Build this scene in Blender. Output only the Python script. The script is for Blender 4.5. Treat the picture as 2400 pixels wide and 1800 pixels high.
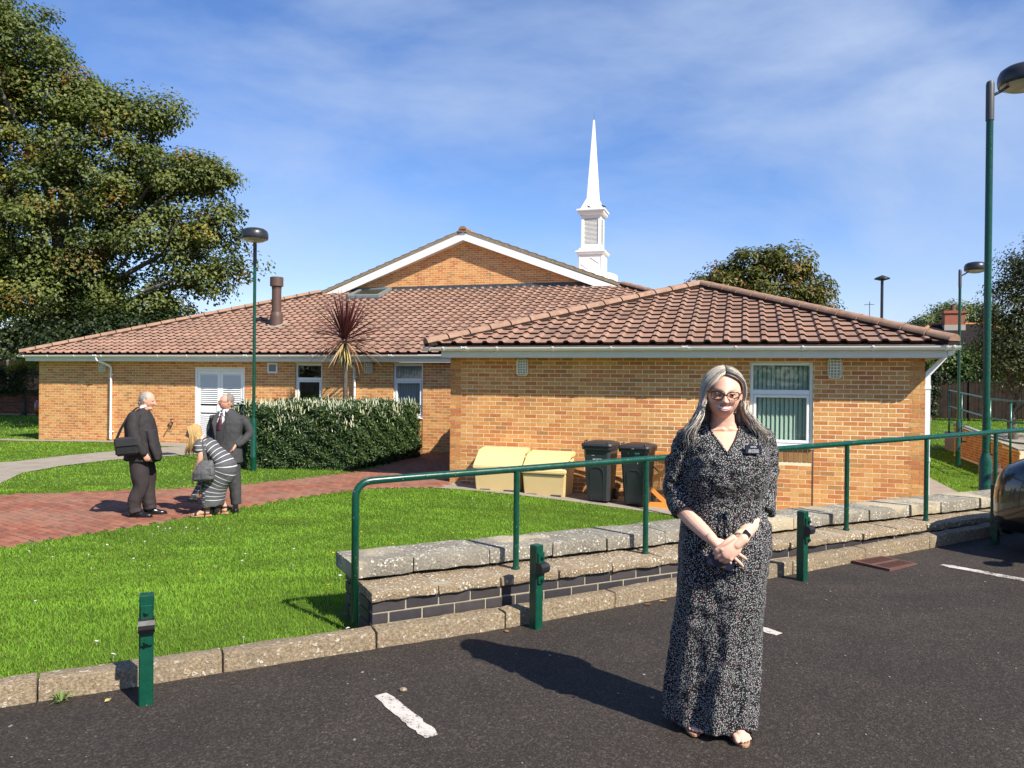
import bpy, bmesh, math, random
import numpy as np
from mathutils import Vector, Matrix, noise as mnoise
R = math.radians
random.seed(7); rng = np.random.default_rng(7)
sc = bpy.context.scene
COL = sc.collection
for o in list(bpy.data.objects): bpy.data.objects.remove(o)

# ---------------------------------------------------------------- camera
EYE = 1.95                                     # eye height above the ground at the building
cam_d = bpy.data.cameras.new('camera'); cam = bpy.data.objects.new('camera', cam_d); COL.objects.link(cam)
cam_d.sensor_width = 36; cam_d.lens = 27.0; cam_d.clip_start = 0.05; cam_d.clip_end = 2000
_p, _r = 0.0050, 0.0095                         # slight downward pitch, slight roll
_fw = Vector((0, math.cos(_p), -math.sin(_p))); _u0 = Vector((0, math.sin(_p), math.cos(_p))); _r0 = Vector((1, 0, 0))
_R = math.cos(_r)*_r0 + math.sin(_r)*_u0; _U = math.cos(_r)*_u0 - math.sin(_r)*_r0
m = Matrix((_R, _U, -_fw)).transposed().to_4x4(); m.translation = (0, 0, EYE)
cam.matrix_world = m
sc.camera = cam

# ---------------------------------------------------------------- world, sun, exposure
SUN_EL, SUN_H = R(44), Vector((0.69, -0.724))   # horizontal direction towards the sun
SUN_AZ = math.atan2(SUN_H.x, SUN_H.y)           # clockwise from +Y
w = bpy.data.worlds.new("World"); sc.world = w; w.use_nodes = True
nt = w.node_tree; nt.nodes.clear()
def wn(t, **k):
    n = nt.nodes.new(t)
    for a, b in k.items(): setattr(n, a, b)
    return n
out = wn('ShaderNodeOutputWorld'); bg = wn('ShaderNodeBackground'); sky = wn('ShaderNodeTexSky')
sky.sky_type = 'NISHITA'; sky.sun_disc = False; sky.sun_elevation = SUN_EL; sky.sun_rotation = SUN_AZ
sky.air_density = 1.0; sky.dust_density = 0.1; sky.ozone_density = 3.0; sky.altitude = 0
bg.inputs['Strength'].default_value = 0.075
# thin cirrus all over the sky
tc = wn('ShaderNodeTexCoord'); mp = wn('ShaderNodeMapping'); mp.inputs['Rotation'].default_value = (0.25, 0.5, 0.6); mp.inputs['Scale'].default_value = (0.8, 2.6, 2.4)
n1 = wn('ShaderNodeTexNoise'); n1.inputs['Scale'].default_value = 2.6; n1.inputs['Detail'].default_value = 9; n1.inputs['Roughness'].default_value = 0.56; n1.inputs['Distortion'].default_value = 0.25
n2 = wn('ShaderNodeTexNoise'); n2.inputs['Scale'].default_value = 1.3; n2.inputs['Detail'].default_value = 2
mr = wn('ShaderNodeMapRange'); mr.inputs[1].default_value = 0.38; mr.inputs[2].default_value = 0.76
mr2 = wn('ShaderNodeMapRange'); mr2.inputs[1].default_value = 0.32; mr2.inputs[2].default_value = 0.62
mu = wn('ShaderNodeMath', operation='MULTIPLY'); mu3 = wn('ShaderNodeMath', operation='MULTIPLY'); mu3.inputs[1].default_value = 0.85
mx = wn('ShaderNodeMix', data_type='RGBA'); mx.inputs[7].default_value = (4.3, 5.3, 7.2, 1)
hs = wn('ShaderNodeHueSaturation'); hs.inputs['Saturation'].default_value = 1.18; hs.inputs['Value'].default_value = 1.38
L = nt.links.new
L(tc.outputs['Generated'], mp.inputs[0]); L(mp.outputs[0], n1.inputs[0]); L(tc.outputs['Generated'], n2.inputs[0])
L(n1.outputs[0], mr.inputs[0]); L(n2.outputs[0], mr2.inputs[0]); L(mr.outputs[0], mu.inputs[0]); L(mr2.outputs[0], mu.inputs[1]); L(mu.outputs[0], mu3.inputs[0])
tint = wn('ShaderNodeMix', data_type='RGBA', blend_type='MULTIPLY'); tint.inputs[0].default_value = 1; tint.inputs[7].default_value = (.95, .86, .99, 1)
L(sky.outputs[0], hs.inputs['Color']); L(hs.outputs[0], tint.inputs[6]); L(tint.outputs[2], mx.inputs[6]); L(mu3.outputs[0], mx.inputs[0]); L(mx.outputs[2], bg.inputs[0]); L(bg.outputs[0], out.inputs[0])
sd = bpy.data.lights.new('sun', 'SUN'); sun = bpy.data.objects.new('sun', sd); COL.objects.link(sun)
sd.energy = 5.0; sd.angle = R(0.53); sd.color = (1.0, 0.93, 0.82)
tow = Vector((SUN_H.x*math.cos(SUN_EL)/SUN_H.length, SUN_H.y*math.cos(SUN_EL)/SUN_H.length, math.sin(SUN_EL)))
sun.rotation_euler = tow.to_track_quat('Z', 'Y').to_euler(); sun.location = (20, -20, 30)
vs = sc.view_settings; vs.view_transform = 'Standard'; vs.look = 'None'; vs.gamma = 1; vs.use_curve_mapping = False; vs.exposure = 0.8
sc.cycles.max_bounces = 6; sc.cycles.transparent_max_bounces = 8
sc.cycles.use_denoising = True

# ---------------------------------------------------------------- materials
MATS = {}
def srgb(r, g, b): return tuple(((c/255)/12.92 if c/255 <= .04045 else ((c/255+.055)/1.055)**2.4) for c in (r, g, b))
class NT:
    def __init__(s, name):
        s.m = bpy.data.materials.new(name); s.m.use_nodes = True; s.t = s.m.node_tree; s.t.nodes.clear()
        s.out = s.n('ShaderNodeOutputMaterial'); s.b = s.n('ShaderNodeBsdfPrincipled'); s.l(s.b.outputs[0], s.out.inputs[0])
        s.co = None
    def n(s, t, **k):
        n = s.t.nodes.new(t)
        for a, b in k.items(): setattr(n, a, b)
        return n
    def l(s, a, b): s.t.links.new(a, b)
    def obj(s):
        if not s.co: s.co = s.n('ShaderNodeTexCoord').outputs['Object']
        return s.co
    def world(s): s.co = s.n('ShaderNodeNewGeometry').outputs['Position']; return s
    def noise(s, scale, detail=4, rough=.6, vec=None, dist=0):
        n = s.n('ShaderNodeTexNoise'); n.inputs['Scale'].default_value = scale; n.inputs['Detail'].default_value = detail; n.inputs['Roughness'].default_value = rough; n.inputs['Distortion'].default_value = dist
        s.l(vec or s.obj(), n.inputs[0]); return n.outputs[0]
    def vor(s, scale, feature='F1', vec=None, out='Distance'):
        n = s.n('ShaderNodeTexVoronoi', feature=feature); n.inputs['Scale'].default_value = scale; s.l(vec or s.obj(), n.inputs[0]); return n.outputs[out]
    def ramp(s, fac, stops, interp='LINEAR'):
        n = s.n('ShaderNodeValToRGB'); n.color_ramp.interpolation = interp; e = n.color_ramp.elements
        while len(e) < len(stops): e.new(.5)
        for i, (p, c) in enumerate(stops):
            e[i].position = p; e[i].color = (*c, 1) if len(c) == 3 else c
        s.l(fac, n.inputs[0]); return n.outputs[0]
    def mr(s, v, a, b, c=0, d=1):
        n = s.n('ShaderNodeMapRange'); n.inputs[1].default_value = a; n.inputs[2].default_value = b; n.inputs[3].default_value = c; n.inputs[4].default_value = d
        s.l(v, n.inputs[0]); return n.outputs[0]
    def mix(s, f, a, b, mode='MIX'):
        n = s.n('ShaderNodeMix', data_type='RGBA', blend_type=mode)
        for v, i in ((f, 0), (a, 6), (b, 7)):
            if hasattr(v, 'is_linked'): s.l(v, n.inputs[i])
            elif i == 0: n.inputs[0].default_value = v
            else: n.inputs[i].default_value = (*v, 1)
        return n.outputs[2]
    def math(s, op, a, b=0):
        n = s.n('ShaderNodeMath', operation=op)
        for v, i in ((a, 0), (b, 1)):
            if hasattr(v, 'is_linked'): s.l(v, n.inputs[i])
            else: n.inputs[i].default_value = v
        return n.outputs[0]
    def attr(s, name, out='Color'):
        n = s.n('ShaderNodeAttribute'); n.attribute_name = name; return n.outputs[out]
    def rand(s): return s.n('ShaderNodeObjectInfo').outputs['Random']
    def bump(s, h, strength=.5, dist=.01):
        n = s.n('ShaderNodeBump'); n.inputs['Strength'].default_value = strength; n.inputs['Distance'].default_value = dist; s.l(h, n.inputs['Height']); s.l(n.outputs[0], s.b.inputs['Normal'])
    def col(s, c):
        if hasattr(c, 'is_linked'): s.l(c, s.b.inputs['Base Color'])
        else: s.b.inputs['Base Color'].default_value = (*c, 1)
    def set(s, rough=None, metal=None, spec=None, coat=None, trans=None, sub=None):
        for k, v in (('Roughness', rough), ('Metallic', metal), ('Specular IOR Level', spec), ('Coat Weight', coat), ('Transmission Weight', trans), ('Subsurface Weight', sub)):
            if v is None: continue
            if hasattr(v, 'is_linked'): s.l(v, s.b.inputs[k])
            else: s.b.inputs[k].default_value = v
def simple(name, c, rough=.6, var=.12, scale=8., bump=0., bscale=60., metal=0., spec=.5, coat=None, dist=.004):
    t = NT(name); n = t.noise(scale, 5)
    c = np.array(c); t.col(t.mix(n, tuple(np.clip(c*(1-var*1.6), 0, 1)), tuple(np.clip(c*(1+var*1.6), 0, 1))))
    t.set(rough=t.mr(t.noise(scale*2.3, 3), .3, .7, max(rough-.08, .02), min(rough+.08, 1)), metal=metal, spec=spec, coat=coat)
    if bump: t.bump(t.noise(bscale, 4), bump, dist)
    MATS[name] = t.m; return t.m
def attr_mat(name, rough=.8, noise=.25, nscale=30, bump=.4, bscale=120, dist=.003, attr='c', spec=.3, stain=0.):
    t = NT(name).world(); c = t.attr(attr)
    if stain: c = t.mix(1.0, c, t.ramp(t.noise(.55, 7, .68), [(.28, (1-stain,)*3), (.5, (1, 1, 1)), (.72, (1+stain*.5, 1+stain*.45, 1+stain*.4))]), 'MULTIPLY')
    n = t.noise(nscale, 5, .65)
    t.col(t.mix(1.0, c, t.ramp(n, [(.25, (1-noise,)*3), (.75, (1+noise*.6,)*3)]), 'MULTIPLY'))
    t.set(rough=rough, spec=spec)
    if bump: t.bump(t.noise(bscale, 4, .7), bump, dist)
    MATS[name] = t.m; return t.m

# ---------------------------------------------------------------- mesh builder
class MB:
    def __init__(s): s.v = []; s.f = []; s.mi = []; s.c = []; s.cur = 0; s.col = None
    def add(s, vs, fs):
        o = len(s.v); s.v += [tuple(x) for x in vs]
        for f in fs:
            s.f.append(tuple(i+o for i in f)); s.mi.append(s.cur); s.c.append(s.col)
        return s
    def box(s, c, d, rot=None, bevel=0):
        x, y, z = d[0]/2, d[1]/2, d[2]/2
        if bevel:
            b = min(bevel, x*.9, y*.9, z*.9); vs = []; 
            # chamfered box: 24 vertices
            idx = {}
            for sx in (-1, 1):
                for sy in (-1, 1):
                    for sz in (-1, 1):
                        for ax in range(3):
                            p = [sx*(x-b), sy*(y-b), sz*(z-b)]; p[ax] = (sx*x, sy*y, sz*z)[ax]
                            idx[(sx, sy, sz, ax)] = len(vs); vs.append(p)
            fs = []
            def q(*k): fs.append([idx[i] for i in k])
            for s1 in (-1, 1):
                q((s1,-1,-1,0),(s1,1,-1,0),(s1,1,1,0),(s1,-1,1,0)); q((-1,s1,-1,1),(1,s1,-1,1),(1,s1,1,1),(-1,s1,1,1)); q((-1,-1,s1,2),(1,-1,s1,2),(1,1,s1,2),(-1,1,s1,2))
                for s2 in (-1, 1):
                    q((s1,s2,-1,0),(s1,s2,1,0),(s1,s2,1,1),(s1,s2,-1,1)); q((s1,-1,s2,0),(s1,1,s2,0),(s1,1,s2,2),(s1,-1,s2,2)); q((-1,s1,s2,1),(1,s1,s2,1),(1,s1,s2,2),(-1,s1,s2,2))
                    for s3 in (-1, 1): q((s1,s2,s3,0),(s1,s2,s3,1),(s1,s2,s3,2))
        else:
            vs = [(-x,-y,-z),(x,-y,-z),(x,y,-z),(-x,y,-z),(-x,-y,z),(x,-y,z),(x,y,z),(-x,y,z)]
            fs = [(0,3,2,1),(4,5,6,7),(0,1,5,4),(1,2,6,5),(2,3,7,6),(3,0,4,7)]
        M = rot or Matrix.Identity(3); c = Vector(c)
        return s.add([M @ Vector(v) + c for v in vs], fs)
    def bx(s, x0, x1, y0, y1, z0, z1, bevel=0): return s.box(((x0+x1)/2, (y0+y1)/2, (z0+z1)/2), (x1-x0, y1-y0, z1-z0), None, bevel)
    def prism(s, pts, axis, a0, a1):
        """extrude a 2-D outline along an axis (0 x, 1 y, 2 z)"""
        def P(p, a): q = list(p); q.insert(axis, a); return q
        n = len(pts); vs = [P(p, a0) for p in pts]+[P(p, a1) for p in pts]
        return s.add(vs, [tuple(range(n))[::-1], tuple(range(n, 2*n))]+[(i, (i+1) % n, n+(i+1) % n, n+i) for i in range(n)])
    def rings(s, rs, close=True, cap=True):
        o = []; n = len(rs[0]); vs = [p for r in rs for p in r]; fs = []
        for k in range(len(rs)-1):
            for i in range(n if close else n-1):
                j = (i+1) % n; fs.append((k*n+i, k*n+j, (k+1)*n+j, (k+1)*n+i))
        if cap: fs += [tuple(range(n))[::-1], tuple((len(rs)-1)*n+i for i in range(n))]
        return s.add(vs, fs)
    def tube(s, pts, r, seg=10, cap=True, flat=None):
        pts = [Vector(p) for p in pts]; n = len(pts); rad = [float(q) for q in r] if hasattr(r, '__len__') else [float(r)]*n; rs = []; prev = None
        for i, p in enumerate(pts):
            t = ((pts[min(i+1, n-1)]-p).normalized()+(p-pts[max(i-1, 0)]).normalized())
            if t.length < 1e-6: t = Vector((0, 0, 1))
            t.normalize()
            if prev is None:
                a = Vector((0, 0, 1)) if abs(t.z) < .9 else Vector((1, 0, 0)); u = t.cross(a).normalized()
            else:
                u = (prev-t*prev.dot(t)).normalized()
            prev = u; v = t.cross(u); fl = flat or 1
            rs.append([p+rad[i]*(math.cos(2*math.pi*k/seg)*u+fl*math.sin(2*math.pi*k/seg)*v) for k in range(seg)])
        return s.rings(rs, True, cap)
    def lathe(s, prof, seg=20, c=(0, 0, 0), cap=True):
        return s.rings([[(c[0]+r*math.cos(2*math.pi*k/seg), c[1]+r*math.sin(2*math.pi*k/seg), c[2]+z) for k in range(seg)] for r, z in prof], True, cap)
    def ball(s, c, r, seg=12, ring=8):
        rr = r if hasattr(r, '__len__') else (r,)*3; rs = []
        for i in range(ring+1):
            a = -math.pi/2+math.pi*i/ring; k = max(math.cos(a), 1e-3)
            rs.append([(c[0]+rr[0]*k*math.cos(2*math.pi*j/seg), c[1]+rr[1]*k*math.sin(2*math.pi*j/seg), c[2]+rr[2]*math.sin(a)) for j in range(seg)])
        return s.rings(rs)
    def mesh(s, name, mat, smooth=False):
        me = bpy.data.meshes.new(name); me.from_pydata(s.v, [], s.f)
        for q in (mat if isinstance(mat, (list, tuple)) else [mat]): me.materials.append(q)
        if any(s.mi): me.polygons.foreach_set('material_index', s.mi)
        if any(c is not None for c in s.c):
            at = me.color_attributes.new('c', 'FLOAT_COLOR', 'CORNER'); buf = []
            for f, c in zip(s.f, s.c): buf += [*(c or (1, 1, 1)), 1.0]*len(f)
            at.data.foreach_set('color', buf)
        me.validate(); me.update()
        bm = bmesh.new(); bm.from_mesh(me); bmesh.ops.recalc_face_normals(bm, faces=bm.faces); bm.to_mesh(me); bm.free()
        if smooth: me.shade_smooth() if smooth is True else smooth_angle(me, smooth)
        return me
    def build(s, name, mat, parent=None, smooth=False, loc=None, rot=None): return link(name, s.mesh(name, mat, smooth), parent, loc, rot)
def smooth_angle(me, deg):
    me.shade_smooth(); me.set_sharp_from_angle(angle=R(deg))
def link(name, me, parent=None, loc=None, rot=None):
    o = bpy.data.objects.new(name, me); COL.objects.link(o)
    if parent: o.parent = parent
    if loc is not None: o.location = loc
    if rot is not None: o.rotation_euler = rot
    return o
def tag(o, label=None, cat=None, group=None, kind=None):
    for k, v in (('label', label), ('category', cat), ('group', group), ('kind', kind)):
        if v: o[k] = v
    return o
def thing(name, label, cat, loc=(0, 0, 0), rz=0, group=None):
    o = bpy.data.objects.new(name, None); COL.objects.link(o); o.location = loc; o.rotation_euler = (0, 0, rz); o.empty_display_size = .1
    return tag(o, label, cat, group)
def dup(root, loc, rz=0, label=None):
    def cp(o, par):
        c = o.copy(); COL.objects.link(c)
        if par: c.parent = par
        for ch in list(o.children): cp(ch, c)
        return c
    r = cp(root, None); r.location = loc; r.rotation_euler = (0, 0, rz)
    if label: r['label'] = label
    return r
def np_mesh(name, V, F, mat, cols=None, smooth=False):
    """fast mesh from arrays: V (n,3), F list of index arrays all with same vertex count or a (m,k) array"""
    me = bpy.data.meshes.new(name); V = np.asarray(V, np.float32); F = np.asarray(F, np.int32); k = F.shape[1]
    me.vertices.add(len(V)); me.vertices.foreach_set('co', V.ravel())
    me.loops.add(F.size); me.loops.foreach_set('vertex_index', F.ravel())
    me.polygons.add(len(F)); me.polygons.foreach_set('loop_start', np.arange(0, F.size, k, dtype=np.int32))
    me.materials.append(mat)
    if cols is not None:
        at = me.color_attributes.new('c', 'FLOAT_COLOR', 'POINT'); at.data.foreach_set('color', np.concatenate([cols, np.ones((len(cols), 1))], 1).astype(np.float32).ravel())
    me.update(calc_edges=True); me.validate()
    if smooth: me.shade_smooth()
    return me
# ---------------------------------------------------------------- frames
KD, KN = Vector((0.8872, 0.4613)), Vector((-0.4613, 0.8872))       # along the kerb / away from the car park
KP = Vector((0, 5.02))
def tn(t, n): p = KP+KD*t+KN*n; return p.x, p.y
def to_tn(x, y): d = Vector((x, y))-KP; return d.dot(KD), d.dot(KN)
K_ANG = math.atan2(KD.y, KD.x)
B_ANG = -math.atan(.30)
BX, BY = Vector((math.cos(B_ANG), math.sin(B_ANG))), Vector((-math.sin(B_ANG), math.cos(B_ANG)))
BO = Vector((-1.16, 14.5))
def bp(a, b): p = BO+BX*a+BY*b; return p.x, p.y
def to_ab(x, y): d = Vector((x, y))-BO; return d.dot(BX), d.dot(BY)
def sst(x): x = np.clip(x, 0, 1); return x*x*(3-2*x)
def lawn_z(x, y):
    x = np.asarray(x, float); y = np.asarray(y, float)
    dx, dy = x-KP.x, y-KP.y; t = dx*KD.x+dy*KD.y; n = dx*KN.x+dy*KN.y
    a = (x-BO.x)*BX.x+(y-BO.y)*BX.y; b = (x-BO.x)*BY.x+(y-BO.y)*BY.y
    h = .43*(1-sst((n-.1)/5.2))*(1-.75*sst((t-.6)/3.5))
    s = -.3*sst((a-.3)/7)*(1-sst((b-14)/12)) - .08*sst((-a-12)/5)
    return h+s
def road_z(x, y):
    return .33+.031*np.clip(np.asarray(x, float), 0, 8)

# ---------------------------------------------------------------- ground sheets
t = NT('grass_soil'); n = t.noise(1.2, 6); t.col(t.ramp(n, [(.3, (.045, .085, .010)), (.7, (.085, .140, .018))])); t.set(rough=.95, spec=.1); M_soil = t.m
t = NT('asphalt')
pn = t.math('ADD', t.math('MULTIPLY', t.noise(.45, 5, .6), .55), t.math('MULTIPLY', t.noise(2.3, 6, .65), .45)); fine = t.vor(170, 'F1'); fine2 = t.noise(260, 3, .8)
base = t.ramp(pn, [(.28, (.022, .0172, .0135)), (.50, (.034, .0265, .0208)), (.72, (.050, .039, .031))])
ag = t.ramp(t.vor(120, 'F1', out='Color'), [(.0, (.40,)*3), (.6, (1.0,)*3), (.88, (1.9,)*3), (1.0, (4.2,)*3)])
c1 = t.mix(1, base, ag, 'MULTIPLY')
specks = t.math('MULTIPLY', t.mr(t.vor(9, 'F1'), .06, .02), t.mr(t.noise(3.1, 2), .5, .62))
c2 = t.mix(t.math('MULTIPLY', specks, .5), c1, (.20, .18, .155))
stain = t.mr(t.noise(.55, 5, .7), .56, .72, 0, .55)
c3 = t.mix(stain, c2, (.013, .012, .011))
t.col(c3); t.set(rough=t.mr(fine2, .3, .7, .72, .95), spec=.35); t.bump(t.math('ADD', fine, t.math('MULTIPLY', fine2, .5)), .55, .006); M_asph = t.m
def sheet(name, ts, ns, zf, mat, kind='structure'):
    T, N = np.meshgrid(ts, ns, indexing='ij'); X = KP.x+KD.x*T+KN.x*N; Y = KP.y+KD.y*T+KN.y*N; Z = zf(X, Y)
    V = np.stack([X, Y, Z], -1).reshape(-1, 3); a, b = len(ts), len(ns)
    i = np.arange(a-1)[:, None]*b+np.arange(b-1)[None]; F = np.stack([i, i+b, i+b+1, i+1], -1).reshape(-1, 4)
    o = link(name, np_mesh(name, V, F, mat, smooth=True)); return tag(o, kind=kind)
ts = np.concatenate([np.linspace(-400, -32, 12), np.arange(-30, 30.1, .5), np.linspace(32, 400, 12)])
lawn = sheet('lawn_ground', ts, np.concatenate([np.arange(.1, 30, .4), np.linspace(30, 600, 16)]), lawn_z, M_soil)
road = sheet('car_park', ts, np.concatenate([np.linspace(-300, -12, 8), np.arange(-11, -.9, 1.), [-.5, 0, .1]]), road_z, M_asph)
def on_lawn(poly, lift, mat, name, cell=.5):
    """a flat sheet with the outline poly, draped over the ground"""
    bm = bmesh.new(); f = bm.faces.new([bm.verts.new((x, y, 0)) for x, y in poly])
    xs = [p[0] for p in poly]; ys = [p[1] for p in poly]
    for ax, lo, hi in ((0, min(xs), max(xs)), (1, min(ys), max(ys))):
        v = lo+cell
        while v < hi:
            g = bm.verts[:]+bm.edges[:]+bm.faces[:]
            bmesh.ops.bisect_plane(bm, geom=g, plane_co=(v, v, 0), plane_no=(1, 0, 0) if ax == 0 else (0, 1, 0)); v += cell
    for v in bm.verts: v.co.z = float(lawn_z(v.co.x, v.co.y))+lift
    me = bpy.data.meshes.new(name); bm.to_mesh(me); bm.free(); me.materials.append(mat)
    return link(name, me)
t = NT('stone_path'); n = t.noise(2.5, 6, .65); n2 = t.noise(40, 4, .7)
t.col(t.mix(t.mr(n2, .35, .7), t.ramp(n, [(.3, (.20, .17, .13)), (.7, (.36, .31, .25))]), (.26, .23, .19))); t.set(rough=.92, spec=.2); t.bump(n2, .6, .01); M_path = t.m
GREY_POLY = [(-13.5, 15.6), (-10.4, 11.6), (-8.6, 11.6), (-9.1, 13.6), (-9.75, 15.3), (-9.7, 16.6), (-9.3, 17.8), (-7.9, 19.4), (-6.2, 20.0), (-5.9, 21.5), (-9.0, 21.85), (-10.2, 20.2), (-10.85, 18.7), (-11.2, 17.3), (-12.2, 16.4)]
p = on_lawn(GREY_POLY, .012, M_path, 'footpath'); tag(p, kind='structure')
apron = [bp(a, b) for a, b in ((-17.2, 4.7), (-11.6, 4.72), (-11.55, 4.2), (-7.7, 4.2), (-7.7, 5.25), (-17.2, 5.25))]
p = on_lawn(apron, .016, M_path, 'paved_apron'); tag(p, kind='structure')
strip = [bp(a, b) for a, b in ((-.05, -.75), (2.6, -1.0), (8.0, -1.45), (9.3, -1.6), (9.6, 2), (9.6, 8), (8.1, 8), (8.1, -.02), (-.05, -.02))]
p = on_lawn(strip, .010, M_path, 'concrete_strip'); tag(p, kind='structure')

# red brick path, laid in stretcher rows
PATH_POLY = [(-14, 3.4), (-7.6, 6.4), (-5.76, 8.64), (-4.7, 10.3), (-3.5, 12.45), (-2.6, 13.55), (-1.3, 13.9), (-1.1, 14.4), tuple(bp(0, 0)), tuple(bp(0, 5.25)), tuple(bp(-2.9, 5.25)), (-2.35, 19.6), (-3.1, 16.1), (-5.0, 13.6), (-6.46, 13.1), (-8.4, 12.4), (-10.3, 11.6), (-14, 9.5)]
t = NT('joint_sand'); t.col((.13, .085, .06)); t.set(rough=.95); M_joint = t.m
brick_path = on_lawn(PATH_POLY, .006, M_joint, 'brick_path'); tag(brick_path, kind='structure')
def inside(poly, x, y):
    c = False; j = len(poly)-1
    for i in range(len(poly)):
        xi, yi = poly[i]; xj, yj = poly[j]
        if (yi > y) != (yj > y) and x < (xj-xi)*(y-yi)/(yj-yi)+xi: c = not c
        j = i
    return c
M_paver = attr_mat('paver_brick', .88, .3, 14, .5, 90, .003)
_t = M_paver.node_tree; _b = _t.nodes['Principled BSDF']; _src = _b.inputs['Base Color'].links[0].from_socket
_n = _t.nodes.new('ShaderNodeTexNoise'); _n.inputs['Scale'].default_value = .9; _n.inputs['Detail'].default_value = 6; _g = _t.nodes.new('ShaderNodeNewGeometry'); _t.links.new(_g.outputs['Position'], _n.inputs[0])
_m = _t.nodes.new('ShaderNodeMapRange'); _m.inputs[1].default_value = .42; _m.inputs[2].default_value = .72; _m.inputs[4].default_value = .6; _t.links.new(_n.outputs[0], _m.inputs[0])
_x = _t.nodes.new('ShaderNodeMix'); _x.data_type = 'RGBA'; _t.links.new(_m.outputs[0], _x.inputs[0]); _t.links.new(_src, _x.inputs[6]); _x.inputs[7].default_value = (.26, .16, .11, 1); _t.links.new(_x.outputs[2], _b.inputs['Base Color'])
pav_cols = [srgb(*c) for c in ((158, 92, 72), (150, 84, 66), (168, 102, 80), (140, 84, 68), (152, 98, 80), (162, 92, 70))]
pav_cols = [tuple(v*k for v, k in zip(c, (.74, .90, .90))) for c in pav_cols]
PA = math.atan2(.81, .587)                    # the path's own direction
pd, pn_ = Vector((math.cos(PA), math.sin(PA))), Vector((-math.sin(PA), math.cos(PA)))
pav = []
L_, W_ = .215, .1075
for i in range(-90, 60):
    for j in range(-120, 120):
        c = Vector((-5, 11))+pn_*(i*L_+(L_/2 if j % 2 else 0))+pd*(j*W_)
        if not inside(PATH_POLY, c.x, c.y): continue
        if abs(c.x) > c.y*.75+1: continue
        pav.append((c.length, c.x, c.y))
pav.sort()
pm = []
for c in pav_cols:
    b = MB(); b.col = c; b.bx(-L_/2+.004, L_/2-.004, -W_/2+.004, W_/2-.004, -.03, .012, .004); pm.append(b.mesh('paver', M_paver))
rest = MB()
for k, (d, x, y) in enumerate(pav):
    z = float(lawn_z(x, y))+.006+random.uniform(-.0015, .0025)
    if k < 300:
        o = link('paver', random.choice(pm), brick_path, (x, y, z), (0, 0, PA+math.pi/2))
    else:
        rest.col = random.choice(pav_cols); Mz = Matrix.Rotation(PA+math.pi/2, 3, 'Z')
        rest.box((x, y, z-.009), (L_-.008, W_-.008, .042), Mz, .004)
if rest.v: tag(rest.build('paving', M_paver, brick_path), kind='stuff')
# ---------------------------------------------------------------- the church hall
TAN = .368; PIT = math.atan(TAN)
M_brick = attr_mat('buff_brick', .85, .26, 26, .6, 55, .005, stain=.20)
t = NT('mortar'); n = t.noise(30, 4); t.col(t.mix(n, (.80, .64, .40), (.90, .77, .52))); t.set(rough=.95, spec=.2); t.bump(t.noise(160, 3), .4, .003); M_mortar = t.m
M_white = simple('white_upvc', (.82, .82, .79), .35, .03, 3, 0)
M_grime = simple('white_paint', (.70, .68, .58), .5, .07, 5, .1, 30)
def hexes(*l): return [srgb(*c) for c in l]
BUFF = hexes((224, 162, 98), (218, 152, 90), (228, 172, 110), (212, 138, 82), (206, 128, 76), (200, 118, 72), (192, 136, 84), (172, 126, 82), (194, 110, 70), (222, 158, 100))
BUFF = [tuple((v*.76+w_*.24)*k for v, w_, k in zip(c, srgb(218, 158, 94), (.88, .90, .86))) for c in BUFF]
BW = [16, 16, 11, 15, 12, 7, 8, 3, 3, 12]
bm_cache = {}
def brick_mesh(ci):
    if ci not in bm_cache:
        b = MB(); b.col = BUFF[ci]; b.bx(-.1075, .1075, -.002, .03, -.0325, .0325, .003); bm_cache[ci] = b.mesh('brick', M_brick)
    return bm_cache[ci]
def clip_iv(ivs, a0, a1):
    o = []
    for x, y in ivs:
        if a1 <= x or a0 >= y: o.append((x, y)); continue
        if a0-x > .02: o.append((x, a0))
        if y-a1 > .02: o.append((a1, y))
    return o
church = thing('church_building', 'single storey church hall of buff brick with brown tiled hipped roofs and white gutters', 'church', (BO.x, BO.y, 0), B_ANG)
n_single = [0]
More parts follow.
